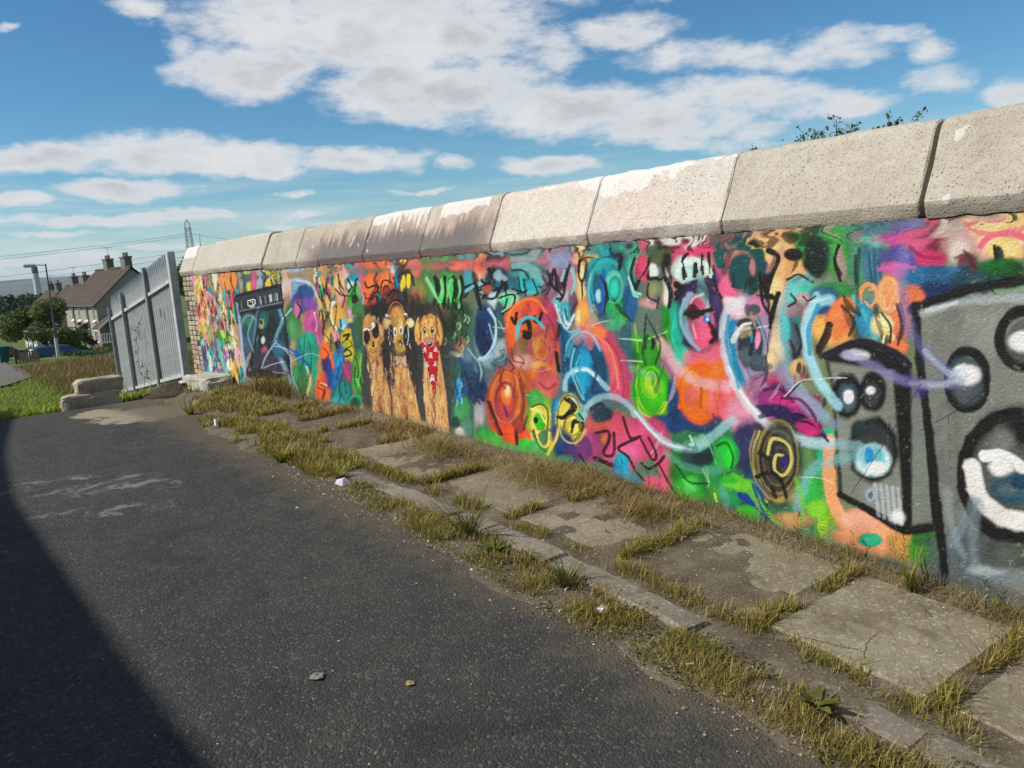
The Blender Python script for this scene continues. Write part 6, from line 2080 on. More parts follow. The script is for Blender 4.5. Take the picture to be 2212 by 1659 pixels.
e 302e2a 80 70 5948 1114 -159 1 16 -92
e 33282e 70 80 6550 622 -68 4 41 -204
e 302e30 70 80 6078 711 -94 5 44 -241
e 3c403c 80 60 6962 465 -115 9 58 -269
e 2c3028 80 60 5471 1030 -122 2 21 -132
e 3a2420 80 60 6192 1183 -216 0 13 -71
z f0c890,e8b878,c08850,9c6838,7c5030,f4d8a8 70 70 6580 6935 672 1032 18 44 2 4 212
z f0c890,e8b878,c08850,9c6838,7c5030,f4d8a8 70 80 6095 6424 785 1088 17 41 2 4 202
z f0c890,e8b878,c08850,9c6838,7c5030,f4d8a8 70 110 5599 5960 807 1048 16 39 2 3 191
z f0cc98,e4b880,c49060,a87848,8a5c38,f6dcb4 55 90 6575 6933 96 600 48 119 2 4 208
z f0cc98,e4b880,c49060,a87848,8a5c38,f6dcb4 55 110 6104 6504 98 604 46 114 2 4 198
z f0cc98,e4b880,c49060,a87848,8a5c38,f6dcb4 55 110 5602 5934 93 523 43 107 2 4 185
s e0b078 8 60 80 195 5920 1022 5982 927 5987 834
s e0b078 8 60 80 187 5605 1028 5579 928 5616 826
s 6c4424 4 50 80 193 5864 1023 5913 929 5894 849
s 6c4424 4 50 80 188 5647 1027 5630 938 5674 858
s 8c5c30 4 50 80 191 5808 1024 5740 1042 5678 1026
e 1c120a 30 100 5833 930 -24 1 5 -28
e 1c120a 30 100 5708 936 -24 1 5 -27
e f4f0e8 40 100 5827 939 -9 0 2 -9
e f4f0e8 40 100 5703 945 -9 0 2 -9
s f0cc90 2 40 80 192 5798 931 5806 912 5821 898 5840 893 5857 897 5867 910 5869 928 5861 947 5846 961 5827 966 5810 962 5800 949 5798 931
s f0cc90 2 40 80 189 5674 937 5682 918 5696 905 5715 899 5731 903 5741 916 5743 935 5735 953 5720 967 5702 972 5686 967 5676 955 5674 937
e b08080 60 80 5767 842 -96 4 5 -30
e 1c0f10 30 100 5767 815 -37 2 3 -17
e e0d8d8 40 100 5773 823 -15 1 1 -6
e 0a0a0a 20 100 6882 833 -56 2 15 -68
e 0a0a0a 20 100 6694 896 -62 2 15 -71
s f4f4f4 6 30 95 215 6913 897 6854 912 6814 890
e f4f4f4 40 100 6722 943 -27 1 5 -23
s 101010 5 30 95 213 6827 883 6752 902
s d8b890 8 50 80 209 6609 946 6580 860
e 3c2414 30 100 6766 757 -25 1 4 -17
s 4c2c18 3 40 90 211 6840 706 6780 693 6710 715
s a87040 5 50 80 211 6835 663 6768 622 6699 664
s 2a1a16 8 35 95 204 6450 1046 6398 1128 6275 1177 6161 1142 6120 1058
s c89070 3 40 90 204 6433 1054 6374 1125 6278 1161 6183 1130 6143 1065
e f0f0f0 40 100 6446 1041 -25 0 2 -11
e f0f0f0 40 100 6127 1049 -24 0 2 -11
e 241a1e 25 100 6425 865 -51 2 21 -104
s d8c0b8 3 40 90 205 6426 939 6458 851 6447 778
s a890a0 2 40 80 204 6390 940 6417 853 6409 792
e 101c22 25 100 6141 869 -50 2 19 -103
s c8e4e8 3 40 90 198 6112 947 6109 864 6151 791
s 90b0b8 2 40 80 199 6141 946 6149 851
e e0c890 50 90 6464 977 -56 1 8 -42
e e8d49c 50 90 6050 982 -56 1 6 -35
e f4ecdc 30 100 6331 902 -27 1 7 -37
e f4ecdc 30 100 6232 918 -27 1 7 -36
e 140e08 30 100 6329 895 -15 0 4 -22
e 140e08 30 100 6234 910 -15 0 4 -22
e 100e0c 30 100 6265 796 -44 2 6 -32
e f8f8f4 40 100 6267 788 -15 1 3 -15
s 24160c 5 35 95 200 6327 727 6271 713 6219 732
e c0a060 60 50 6296 760 -84 4 12 -62
p c8a494 4 100 6357 702 6282 653 6191 702 6196 595 6286 632 6368 590
s 503430 2 40 90 200 6357 702 6282 653 6191 702 6196 595 6286 632 6368 590 6357 702
e b08c80 30 100 6284 645 -22 1 4 -20
p b81f2a 2 100 5908 834 5850 809 5772 787 5682 814 5619 846 5651 728 5758 416 5820 620
e fcf4f4 20 100 5855 774 -18 1 2 -11
s fcf4f4 3 30 95 191 5881 760 5837 746
s fcf4f4 3 30 95 191 5835 763 5884 743
e b81f2a 30 100 5862 775 -4 0 0 -3
e b81f2a 30 100 5848 776 -4 0 0 -3
e fcf4f4 20 100 5682 787 -17 1 2 -11
s fcf4f4 3 30 95 187 5706 773 5664 759
s fcf4f4 3 30 95 187 5662 776 5709 757
e b81f2a 30 100 5688 788 -4 0 0 -3
e b81f2a 30 100 5675 789 -4 0 0 -3
e fcf4f4 20 100 5770 734 -20 1 2 -13
s fcf4f4 3 30 95 189 5798 717 5750 702
s fcf4f4 3 30 95 189 5747 720 5802 699
e b81f2a 30 100 5778 734 -5 0 1 -3
e b81f2a 30 100 5762 735 -5 0 1 -3
e fcf4f4 20 100 5837 652 -18 1 2 -11
s fcf4f4 3 30 95 190 5862 638 5818 624
s fcf4f4 3 30 95 190 5816 641 5865 621
e b81f2a 30 100 5844 653 -4 0 0 -3
e b81f2a 30 100 5829 654 -4 0 0 -3
e fcf4f4 20 100 5708 667 -16 1 2 -10
s fcf4f4 3 30 95 187 5731 653 5691 640
s fcf4f4 3 30 95 187 5689 656 5734 638
e b81f2a 30 100 5714 667 -4 0 0 -3
e b81f2a 30 100 5701 668 -4 0 0 -3
e fcf4f4 20 100 5773 549 -22 2 2 -14
s fcf4f4 4 30 95 187 5804 531 5750 514
s fcf4f4 4 30 95 187 5747 535 5808 509
e b81f2a 30 100 5781 550 -6 0 1 -4
e b81f2a 30 100 5764 551 -5 0 1 -4
s 641214 2 40 90 188 5904 830 5820 620 5758 416 5651 728 5620 842"""


def bez(pts, k=6):
    """Catmull-Rom through the points"""
    p = np.asarray(pts, float)
    if len(p) < 3: return p
    q = np.concatenate([[2 * p[0] - p[1]], p, [2 * p[-1] - p[-2]]])
    out = []
    for i in range(1, len(q) - 2):
        for t in np.arange(k) / k:
            a, b, c, d = q[i - 1], q[i], q[i + 1], q[i + 2]
            out.append(0.5 * (2 * b + (c - a) * t + (2 * a - 5 * b + 4 * c - d) * t * t + (3 * b - a - 3 * c + d) * t ** 3))
    out.append(p[-1])
    return np.array(out)


def paint_mural(yc, zr):
    """colour (linear) of the mural at every column position yc and row height zr, from the list of painted shapes in millimetres on the wall"""
    ny, nz = len(yc), len(zr)
    img = np.empty((nz, ny, 3)); img[:] = lin('768a78')
    Yg, Zg = np.meshgrid(yc, zr)
    spray = fbm(Yg * 26, Zg * 26, 8, 4) - 0.47
    wig_y = (fbm(Yg * 9, Zg * 9, 21, 3) - 0.44) * 0.020
    wig_z = (fbm(Yg * 9, Zg * 9, 33, 3) - 0.44) * 0.020
    big_y = (fbm(Yg * 2.6, Zg * 3.4, 41, 3) - 0.44) * 0.07
    big_z = (fbm(Yg * 2.6, Zg * 3.4, 47, 3) - 0.44) * 0.06
    calm = np.clip(np.maximum(sstep(Yg, 2.0, 2.25) * (1 - sstep(Yg, 5.3, 5.5) * (1 - sstep(Yg, 7.0, 7.2)) * (1 - sstep(Zg, 0.95, 1.05))), sstep(Zg, 1.12, 1.2)), 0, 1)
    big_y *= calm; big_z *= calm; wig_y *= 0.25 + 0.75 * calm; wig_z *= 0.25 + 0.75 * calm
    brush = fbm(Yg * 14 + 2 * fbm(Yg * 3, Zg * 3, 2, 2), Zg * 6, 55, 4) - 0.47
    pr = random.Random(3)

    def window(a0, a1, b0, b1):
        i0, i1 = np.searchsorted(yc, a0), np.searchsorted(yc, a1)
        j0, j1 = np.searchsorted(zr, b0), np.searchsorted(zr, b1)
        return (slice(max(j0 - 1, 0), j1 + 1), slice(max(i0 - 1, 0), i1 + 1))

    def lay(w, cov, col, a):
        cov = np.clip(cov, 0, 1)[..., None] * a
        img[w] = img[w] * (1 - cov) + col * cov

    def stroke(pts, hw, soft, a, taper, col, asp=1.0):
        q = bez(pts, 5)
        q = q / np.array([asp, 1.0])
        pad = hw * (1 + soft) + 0.03
        w = window((q[:, 0].min() - pad) * asp, (q[:, 0].max() + pad) * asp, q[:, 1].min() - pad, q[:, 1].max() + pad)
        Y, Z = (Yg[w] + wig_y[w] * 0.5) / asp, Zg[w] + wig_z[w] * 0.5
        if Y.size == 0: return
        best = np.full(Y.shape, -9.0)
        n = len(q) - 1
        for i in range(n):
            d = q[i + 1] - q[i]
            L2 = max(d @ d, 1e-9)
            t = np.clip(((Y - q[i, 0]) * d[0] + (Z - q[i, 1]) * d[1]) / L2, 0, 1)
            dist = np.hypot(Y - q[i, 0] - t * d[0], Z - q[i, 1] - t * d[1])
            r = hw
            if taper: r = hw * (0.25 + 0.75 * np.sin(np.pi * np.clip((i + t) / n, 0.02, 0.98)))
            best = np.maximum(best, 1 - dist / np.maximum(r, 1e-4))
        cov = (best + 0.5 * soft + spray[w] * soft * 1.3) / max(soft, 0.06)
        lay(w, cov * cov * (3 - 2 * np.clip(cov, 0, 1)) if False else np.clip(cov, 0, 1), col, a)

    def scribbles():
        # the crowded hand of many writers: leaf-shaped fills, then dark and light line work over the big forms
        def clear(y, z):
            return (y < 2.06 and z < 1.12) or (5.45 < y < 6.98 and z < 0.98) or (8.6 < y < 9.9 and z > 0.9)
        def local(y, z):
            return img[min(np.searchsorted(zr, z), nz - 1), min(np.searchsorted(yc, y), ny - 1)].copy()
        pal = [lin(h) for h in ('1f6a80', '2a9a90', 'd4587a', 'e87838', '3aa83a', '3c3060', 'e8c080', '8a3a70', '205a98', 'c83c44', '70b840', '60b8c8')]
        for i in range(150):
            u = pr.uniform(1 / (12.1 + 2.57), 1 / (1.2 + 2.57)); y = 1 / u - 2.57
            z = pr.uniform(0.05, 1.48)
            if clear(y, z) or (z < 0.9 and pr.random() < 0.6): continue
            px = (y + 2.57) * 0.00050 * 1.15; asp = 1.0 + 0.17 * y
            top = z > 0.95
            kind = pr.random()
            L = px * pr.uniform(18, 56) * (1.0 if top else 1.25); a0 = pr.gauss(-1.57, 0.28); bend = pr.choice((-1, 1)) * pr.uniform(0.1, 1.2)
            pts = [(y, z)]
            for k in range(4):
                a1 = a0 + bend * k / 4
                pts.append((pts[-1][0] + math.cos(a1) * L / 4 * asp * 0.75, pts[-1][1] + math.sin(a1) * L / 4))
            c = local(y, z)
            if kind < 0.34:
                stroke(pts, px * pr.uniform(5, 12), 0.6, 0.55, 1, c * 0.4 + 0.6 * pal[pr.randrange(len(pal))], asp)
            elif kind < (0.88 if top else 0.80):
                stroke(pts, px * pr.uniform(1.6, 4.6 if top else 3.4), 0.5, 0.8, 1, c * pr.uniform(0.08, 0.3), asp)
            else:
                stroke(pts, px * pr.uniform(1.2, 3.2), 0.8, 0.4, 1, c * 0.4 + 0.55 * np.array([0.8, 0.85, 0.85]), asp)

    for line in MURAL.split('\n'):
        t = line.split()
        if not t: continue
        if t[0] == 'x':
            scribbles()
            continue
        if t[0] == 'z':
            cols = [lin(c) for c in t[1].split(',')]
            a = int(t[2]) / 100; n = int(t[3])
            y0, y1, z0, z1, l0, l1, w0, w1, asp = [int(v) / 1000 for v in t[4:]]
            asp *= 10
            for _ in range(n):
                L = pr.uniform(l0, l1)
                y, z = pr.uniform(y0, y1), pr.uniform(z0, z1 + L * 0.45)
                k = pr.uniform(-0.10, 0.14) * L * asp
                pts = [(y, z), (y + k, z - L * 0.5), (y + k * pr.uniform(-0.6, 1.6), z - L)]
                stroke(pts, pr.uniform(w0, w1), 0.4, a, 1, cols[pr.randrange(len(cols))], asp)
            continue
        col = lin(t[1])
        if t[0] == 'e':
            soft, a = int(t[2]) / 100, int(t[3]) / 100
            cy, cz, ay, az_, by, bz = [int(v) / 1000 for v in t[4:10]]
            ey, ez = math.hypot(ay, by) * 1.5 + 0.02, math.hypot(az_, bz) * 1.5 + 0.02
            w = window(cy - ey, cy + ey, cz - ez, cz + ez)
            det = ay * bz - by * az_
            if abs(det) < 1e-9: continue
            k = 1.0 + 0.8 * (soft >= 0.4)
            Y, Z = Yg[w] - cy + wig_y[w] * k + big_y[w] * (soft >= 0.4), Zg[w] - cz + wig_z[w] * k + big_z[w] * (soft >= 0.4)
            u, v = (Y * bz - Z * by) / det, (-Y * az_ + Z * ay) / det
            r = np.hypot(u, v)
            cov = (1 + 0.5 * soft - r + spray[w] * soft * 0.8) / max(soft, 0.05)
            cov = np.clip(cov, 0, 1)
            tone = (1.12 - 0.30 * np.clip(r, 0, 1) ** 2 + brush[w] * 0.55)[..., None]
            lay(w, cov * cov * (3 - 2 * cov), col * (tone if soft >= 0.33 else 1.0), a)
        elif t[0] == 'p':
            soft, a = int(t[2]) / 1000, int(t[3]) / 100
            q = np.array([int(v) / 1000 for v in t[4:]]).reshape(-1, 2)
            w = window(q[:, 0].min() - 0.05, q[:, 0].max() + 0.05, q[:, 1].min() - 0.05, q[:, 1].max() + 0.05)
            Y, Z = Yg[w] + wig_y[w] * 0.4, Zg[w] + wig_z[w] * 0.4
            ins = np.zeros(Y.shape, bool); dist = np.full(Y.shape, 9.0)
            for i in range(len(q)):
                p0, p1 = q[i], q[(i + 1) % len(q)]
                d = p1 - p0
                tt = np.clip(((Y - p0[0]) * d[0] + (Z - p0[1]) * d[1]) / max(d @ d, 1e-9), 0, 1)
                dist = np.minimum(dist, np.hypot(Y - p0[0] - tt * d[0], Z - p0[1] - tt * d[1]))
                if p0[1] != p1[1]:
                    cr = ((p0[1] > Z) != (p1[1] > Z)) & (Y < (p1[0] - p0[0]) * (Z - p0[1]) / (p1[1] - p0[1]) + p0[0])
                    ins ^= cr
            sdist = np.where(ins, dist, -dist)
            lay(w, 0.5 + sdist / max(2 * soft, 0.002) + spray[w] * 0.5, col, a)
        elif t[0] == 's':
            hw, soft, a, taper = int(t[2]) / 1000, int(t[3]) / 100, int(t[4]) / 100, int(t[5])
            if a <= 0 or hw <= 0: hw = max(hw, 0.0015)
            stroke(np.array([int(v) / 1000 for v in t[6:]]).reshape(-1, 2), hw, soft, a, taper < 0, col, abs(taper) / 100)
    j = np.searchsorted(zr, 1.435)
    src = np.clip(np.searchsorted(yc, Yg[j:] + 0.35 * (fbm(Yg[j:] * 7, Zg[j:] * 16, 3, 3) - 0.45)), 0, ny - 1)
    img[j:] = img[np.clip(2 * j - np.arange(j, nz), 0, nz - 1)[:, None], src] * 0.75 + img[j:] * 0.25
    grime = (fbm(Yg * 1.7, Zg * 1.1, 77, 4) - 0.47)[..., None]
    img = img * (1.0 + 0.5 * grime + 0.25 * brush[..., None])
    # weathering: bare render and soil splash along the foot, thin hairline wear
    foot = np.interp(Yg, TY, TZ)
    d = Zg - foot
    g = np.clip(1.25 - d / (0.07 + 0.07 * fbm(Yg * 5, Yg * 0 + 2.2, 4, 3)), 0, 1) * 0.8
    mud = lin('7a735c') * (0.6 + 0.8 * fbm(Yg * 20, Zg * 20, 6, 3))[..., None]
    img = img * (1 - g[..., None]) + mud * g[..., None]
    speck = (fbm(Yg * 60, Zg * 60, 12, 2) > 0.63)[..., None] * 0.35
    img = img * (1 - speck) + lin('c8c0b0') * speck * 0.6 + img * speck * 0.4
    g = np.clip(img, 0.002, 1) ** (1 / 2.2)
    g = np.clip(g + 0.07 * np.sin((g - 0.52) * 2 * np.pi * 0.92) * np.where(g < 0.52, 0.75, 0.55), 0.07, 0.95)
    img = g ** 2.2
    lum = img.mean(axis=2, keepdims=True)
    img = np.clip(lum + (img - lum) * 1.0, 0.006, 0.84) * 0.92
    return img


K0, K1 = 1 / (1.1 + 2.57), 1 / (12.12 + 2.57)
yc = np.concatenate([np.linspace(-3.0, 1.06, 110), (1 / np.linspace(K0, K1, 1080)) - 2.57])
zr = np.linspace(-0.32, 1.52, 400)
img = paint_mural(yc, zr)
Yg, Zg = np.meshgrid(yc, zr)
relief = 0.012 * (fbm(Yg * 2.3, Zg * 2.3, 14, 4) - 0.45) + 0.003 * (fbm(Yg * 14, Zg * 14, 19, 2) - 0.4)
vv = np.stack([np.full(Yg.size, WX) + relief.ravel(), Yg.ravel(), Zg.ravel()], 1)
mural = np_mesh('painted_render', vv, grid_faces(len(yc), len(zr))[:, ::-1], M['mural'], None, img.reshape(-1, 3), smooth=True)
to_wall(mural)
mural['label'] = 'spray-painted mural of swirls, three dogs, a cassette player and loudspeakers'
del Yg, Zg, vv, relief

# unpainted brick end of the wall
bcore = MB().box(WX + 0.022, WX + 0.30, 12.12, 12.62, -0.5, 1.515).build('brick_core', M['mortar'])
to_wall(bcore)
brick = MB().cbox(0, 0.11, -0.072, 0.072, -0.030, 0.030, 0.005).build('brick', M['brick'])
fresh = True
for c in range(23):
    z = 1.478 - c * 0.072
    for k in range(3):
        if (c, k) in ((5, 2), (6, 2), (13, 0)): continue
        o = brick if fresh else link(brick.copy())
        fresh = False
        o.location = (WX + 0.006 + rng.uniform(-0.005, 0.005), 12.205 + k * 0.168 + rng.uniform(-0.006, 0.006), z)
        o.rotation_euler = (rng.uniform(-0.02, 0.02), 0, rng.uniform(-0.02, 0.02))
        to_wall(o)


def coping_block(y0, y1, seed, dz=0.0, dx=0.0):
    prof = [(WX - 0.004, 1.507), (WX - 0.010, 1.530), (WX - 0.017, 1.558), (WX - 0.020, 1.582)]
    for k in range(1, 11):
        t = k / 10
        prof.append((WX - 0.020 + 0.143 * t, 1.582 + 0.312 * t))
    prof += [(WX + 0.145, 1.918), (WX + 0.18, 1.930), (WX + 0.27, 1.930), (WX + 0.31, 1.91), (WX + 0.34, 1.60), (WX + 0.34, 1.507)]
    n = max(6, int((y1 - y0) / 0.035))
    ys = np.concatenate([[y0], np.linspace(y0 + 0.008, y1 - 0.008, n), [y1]])
    P = np.array(prof)
    npf = len(P)
    vs = []
    for j, y in enumerate(ys):
        endk = 0.010 if j in (0, len(ys) - 1) else 0.0
        pc = P.mean(axis=0)
        q = P + (pc - P) / np.linalg.norm(P - pc, axis=1, keepdims=True) * endk
        nx = 0.007 * (fbm(y * 11 + P[:, 1] * 3, P[:, 1] * 13, seed) - 0.45)
        nz = 0.010 * (fbm(y * 9 + 4, P[:, 1] * 9, seed + 2) - 0.45)
        low = (np.arange(npf) < 1) * 0.022 * fbm(y * 16, np.zeros(npf), seed + 3)
        topn = (np.arange(npf) > 12) * 0.016 * (fbm(y * 7, np.zeros(npf) + 1.0, seed + 5) - 0.45)
        vs.append(np.stack([q[:, 0] + nx + dx, np.full(npf, y), q[:, 1] + nz + low + topn + dz], 1))
    v = np.concatenate(vs)
    f = []
    for j in range(len(ys) - 1):
        for k in range(npf):
            a, b = j * npf + k, j * npf + (k + 1) % npf
            f.append((a, b, b + npf, a + npf))
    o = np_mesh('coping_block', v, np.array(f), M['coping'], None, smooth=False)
    me = o.data
    import bmesh
    bm = bmesh.new(); bm.from_mesh(me); bm.verts.ensure_lookup_table()
    bm.faces.new([bm.verts[k] for k in range(npf)]); bm.faces.new([bm.verts[(len(ys) - 1) * npf + k] for k in range(npf)])
    bmesh.ops.recalc_face_normals(bm, faces=bm.faces)
    bm.to_mesh(me); bm.free()
    return to_wall(o)


CJ = [-3.0, -2.05, -1.15, -0.25, 0.70, 1.73, 2.76, 3.78, 4.80, 5.78, 6.78, 7.75, 8.31, 9.28, 10.37, 11.35, 12.03, 12.66]
for i in range(len(CJ) - 1):
    gap = {1.73: 0.013, 4.80: 0.008, 9.28: 0.012}
    a = CJ[i] + gap.get(CJ[i], 0.003); b = CJ[i + 1] - gap.get(CJ[i + 1], 0.003)
    o = coping_block(a, b, i * 2.7, {9.28: 0.018, 10.37: 0.012, 11.35: -0.004, 2.76: 0.004, 7.75: -0.01}.get(CJ[i], rng.uniform(-0.004, 0.004)), {9.28: -0.006, 1.73: 0.004}.get(CJ[i], rng.uniform(-0.004, 0.004)))
    if CJ[i] in (2.76, 3.78): o['label'] = 'pale coping block with white paint flaking along its top'
    elif CJ[i] in (4.80, 5.78, 6.78): o['label'] = 'coping block sprayed pink and grey'

# ------------------------------------------------------------------ palisade fence running on downhill from the wall
def fz(y): return float(zg(WX, y))


fence = empty('palisade_fence', (WX, 13.06, fz(13.06)), 0, 'grey galvanised palisade fence with pointed pales running downhill from the wall end', 'fence')
f_inv = Matrix.Translation((-WX, -13.06, -fz(13.06)))


def to_fence(o):
    o.parent = fence; o.matrix_parent_inverse = f_inv
    return o


to_fence(MB().cbox(WX - 0.06, WX + 0.05, 13.0, 13.12, fz(13) - 0.3, 1.90, 0.006).build('end_post', M['galv']))
for y, h in ((14.68, 2.14), (16.6, 2.02), (17.85, 1.92)):
    mb = MB()
    z0, z1 = fz(y) - 0.3, fz(y) + h
    b = 0.045 if y < 15 else 0.028
    mb.box(WX - 0.058, WX - 0.052, y - b, y + b, z0, z1).box(WX + 0.003, WX + 0.009, y - b, y + b, z0, z1).box(WX - 0.052, WX + 0.003, y - 0.004, y + 0.004, z0, z1)
    to_fence(mb.build('post', M['galv_dark']))
for (ya, yb) in ((13.13, 14.63), (14.73, 16.55), (16.65, 17.80)):
    for h in (0.22, 1.68):
        mb = MB()
        for (x0, x1, dz0, dz1) in ((WX - 0.030, WX - 0.024, -0.025, 0.030), (WX - 0.024, WX + 0.012, 0.024, 0.030)):
            za, zb = fz(ya) + h, fz(yb) + h
            mb.add([(x0, ya, za + dz0), (x1, ya, za + dz0), (x1, yb, zb + dz0), (x0, yb, zb + dz0), (x0, ya, za + dz1), (x1, ya, za + dz1), (x1, yb, zb + dz1), (x0, yb, zb + dz1)],
                   [(0, 3, 2, 1), (4, 5, 6, 7), (0, 1, 5, 4), (1, 2, 6, 5), (2, 3, 7, 6), (3, 0, 4, 7)])
        to_fence(mb.build('rail', M['galv']))
# one pale: a W-section strip with a spear top
prof = [(-0.050, 0.0), (-0.033, 0.016), (-0.017, 0.003), (0.0, 0.016), (0.017, 0.003), (0.033, 0.016), (0.050, 0.0)]
vs, fs = [], []
for (z, k) in ((0.0, 1.0), (1.86, 1.0), (2.08, 0.05)):
    for side in (0, 1):
        for (y, x) in prof:
            vs.append((x + 0.003 * side, y * k, z))
npf = len(prof)
for lv in range(2):
    a0, b0 = lv * 2 * npf, (lv + 1) * 2 * npf
    for k in range(npf - 1):
        fs.append((a0 + k, a0 + k + 1, b0 + k + 1, b0 + k))
        fs.append((a0 + npf + k + 1, a0 + npf + k, b0 + npf + k, b0 + npf + k + 1))
    fs.append((a0, b0, b0 + npf, a0 + npf)); fs.append((a0 + npf - 1, a0 + 2 * npf - 1, b0 + 2 * npf - 1, b0 + npf - 1))
pale = MB().add(vs, fs).build('pale', M['galv'])
y, fst = 13.24, True
while y < 17.78:
    o = pale if fst else link(pale.copy())
    fst = False
    o.location = (WX + 0.010, y + rng.uniform(-0.004, 0.004), fz(y) + 0.05 + rng.uniform(-0.01, 0.01))
    o.rotation_euler = (0, 0, 0)
    to_fence(o)
    y += 0.122
to_fence(MB().cbox(WX - 0.05, WX - 0.03, 13.92, 13.98, fz(13.95) + 1.22, fz(13.95) + 1.36, 0.004).build('lock_plate', M['galv_dark']))
to_fence(MB().cbox(WX - 0.04, WX - 0.005, 15.95, 16.0, fz(16) + 0.06, fz(16) + 0.2, 0.004).build('hasp', M['galv_dark']))

# ------------------------------------------------------------------ the harled block on the near side of the lane (it throws the long shadow on the tarmac)
HB = 4.6
reach = HB * (-sun_dir.x) / sun_dir.z
bx = 0.55 - reach
blk = empty('side_building', (bx - 3, 3, 0), 0, 'low harled building beside the lane that shades the tarmac', 'building')
mbb = MB().box(bx - 6.0, bx - 0.25, -14, 15.5, -0.8, HB - 0.1).box(bx - 6.0, bx - 0.25, 9.5, 15.5, HB - 0.1, HB + 0.08)
o = mbb.build('wall', M['harl']); o.parent = blk; o.matrix_parent_inverse = Matrix.Translation((-(bx - 3), -3, 0))
rows = [(-14.3, 0.0), (8.6, 0.0), (10.5, 0.10), (15.8, 0.55)]
rv_, rf_ = [], []
for (yy, up) in rows:
    rv_ += [(bx, yy, HB - 0.1 + up), (bx, yy, HB + up), (bx - 6.25, yy, HB + 0.1 + up), (bx - 6.25, yy, HB - 0.1 + up)]
for k in range(3):
    for q in range(4): rf_.append((4 * k + q, 4 * k + (q + 1) % 4, 4 * k + 4 + (q + 1) % 4, 4 * k + 4 + q))
rf_ += [(0, 1, 2, 3), (12, 15, 14, 13)]
o = MB().add(rv_, rf_).build('roof', M['tile']); o.parent = blk; o.matrix_parent_inverse = Matrix.Translation((-(bx - 3), -3, 0))
for y in (-9, -4, 1, 6, 11):
    w = MB().box(bx - 0.27, bx - 0.23, y, y + 1.2, 1.1, 2.3).build('window', M['white']); w.parent = blk; w.matrix_parent_inverse = Matrix.Translation((-(bx - 3), -3, 0))
    gl = MB().box(bx - 0.232, bx - 0.222, y + 0.08, y + 1.12, 1.18, 2.22).build('pane', M['glass']); gl.parent = w

# ------------------------------------------------------------------ houses down the hill
def kid(o, parent):
    o.parent = parent
    return o


def window(parent, x, y0, y1, z0, z1, face='x'):
    """window in a wall facing -X (face x) or -Y (face y): frame > pane, sill"""
    mb = MB()
    t = 0.09
    if face == 'x':
        mb.box(x - 0.03, x + 0.04, y0, y1, z1 - t, z1).box(x - 0.03, x + 0.04, y0, y1, z0, z0 + t).box(x - 0.03, x + 0.04, y0, y0 + t, z0 + t, z1 - t).box(x - 0.03, x + 0.04, y1 - t, y1, z0 + t, z1 - t)
        mb.box(x - 0.028, x + 0.04, (y0 + y1) / 2 - 0.03, (y0 + y1) / 2 + 0.03, z0 + t, z1 - t)
        w = mb.build('window', M['white'], parent)
        MB().box(x - 0.012, x + 0.01, y0 + t, y1 - t, z0 + t, z1 - t).build('pane', M['glass'], w)
        MB().box(x - 0.16, x + 0.03, y0 - 0.1, y1 + 0.1, z0 - 0.14, z0 - 0.005).build('sill', M['white'], w)
    else:
        mb.box(y0, y1, x - 0.03, x + 0.04, z1 - t, z1).box(y0, y1, x - 0.03, x + 0.04, z0, z0 + t).box(y0, y0 + t, x - 0.03, x + 0.04, z0 + t, z1 - t).box(y1 - t, y1, x - 0.03, x + 0.04, z0 + t, z1 - t)
        w = mb.build('window', M['white'], parent)
        MB().box(y0 + t, y1 - t, x - 0.012, x + 0.01, z0 + t, z1 - t).build('pane', M['glass'], w)
        MB().box(y0 - 0.1, y1 + 0.1, x - 0.16, x + 0.03, z0 - 0.14, z0 - 0.005).build('sill', M['white'], w)


def chimney(parent, x, y, z0, z1, w=1.5, d=0.75, pots=4):
    c = MB().box(x - d / 2, x + d / 2, y - w / 2, y + w / 2, z0, z1 - 0.2).box(x - d / 2 - 0.08, x + d / 2 + 0.08, y - w / 2 - 0.08, y + w / 2 + 0.08, z1 - 0.2, z1 - 0.02).build('chimney', M['stonework'], parent)
    for k in range(pots):
        yy = y - w / 2 + (k + 0.5) * w / pots
        MB().tube([(x, yy, z1 - 0.02), (x, yy, z1 + 0.28), (x, yy, z1 + 0.38)], [0.13, 0.11, 0.14], 8).build('chimney_pot', M['clay'], c)


def aerial(parent, x, y, z):
    mb = MB().tube([(x, y, z), (x, y, z + 1.5)], 0.025, 5).tube([(x - 0.5, y, z + 1.45), (x + 0.5, y, z + 1.45)], 0.02, 4)
    for k in range(6):
        xx = x - 0.45 + k * 0.18
        mb.tube([(xx, y - 0.25, z + 1.45), (xx, y + 0.25, z + 1.45)], 0.014, 4)
    mb.build('aerial', M['dark_metal'], parent)


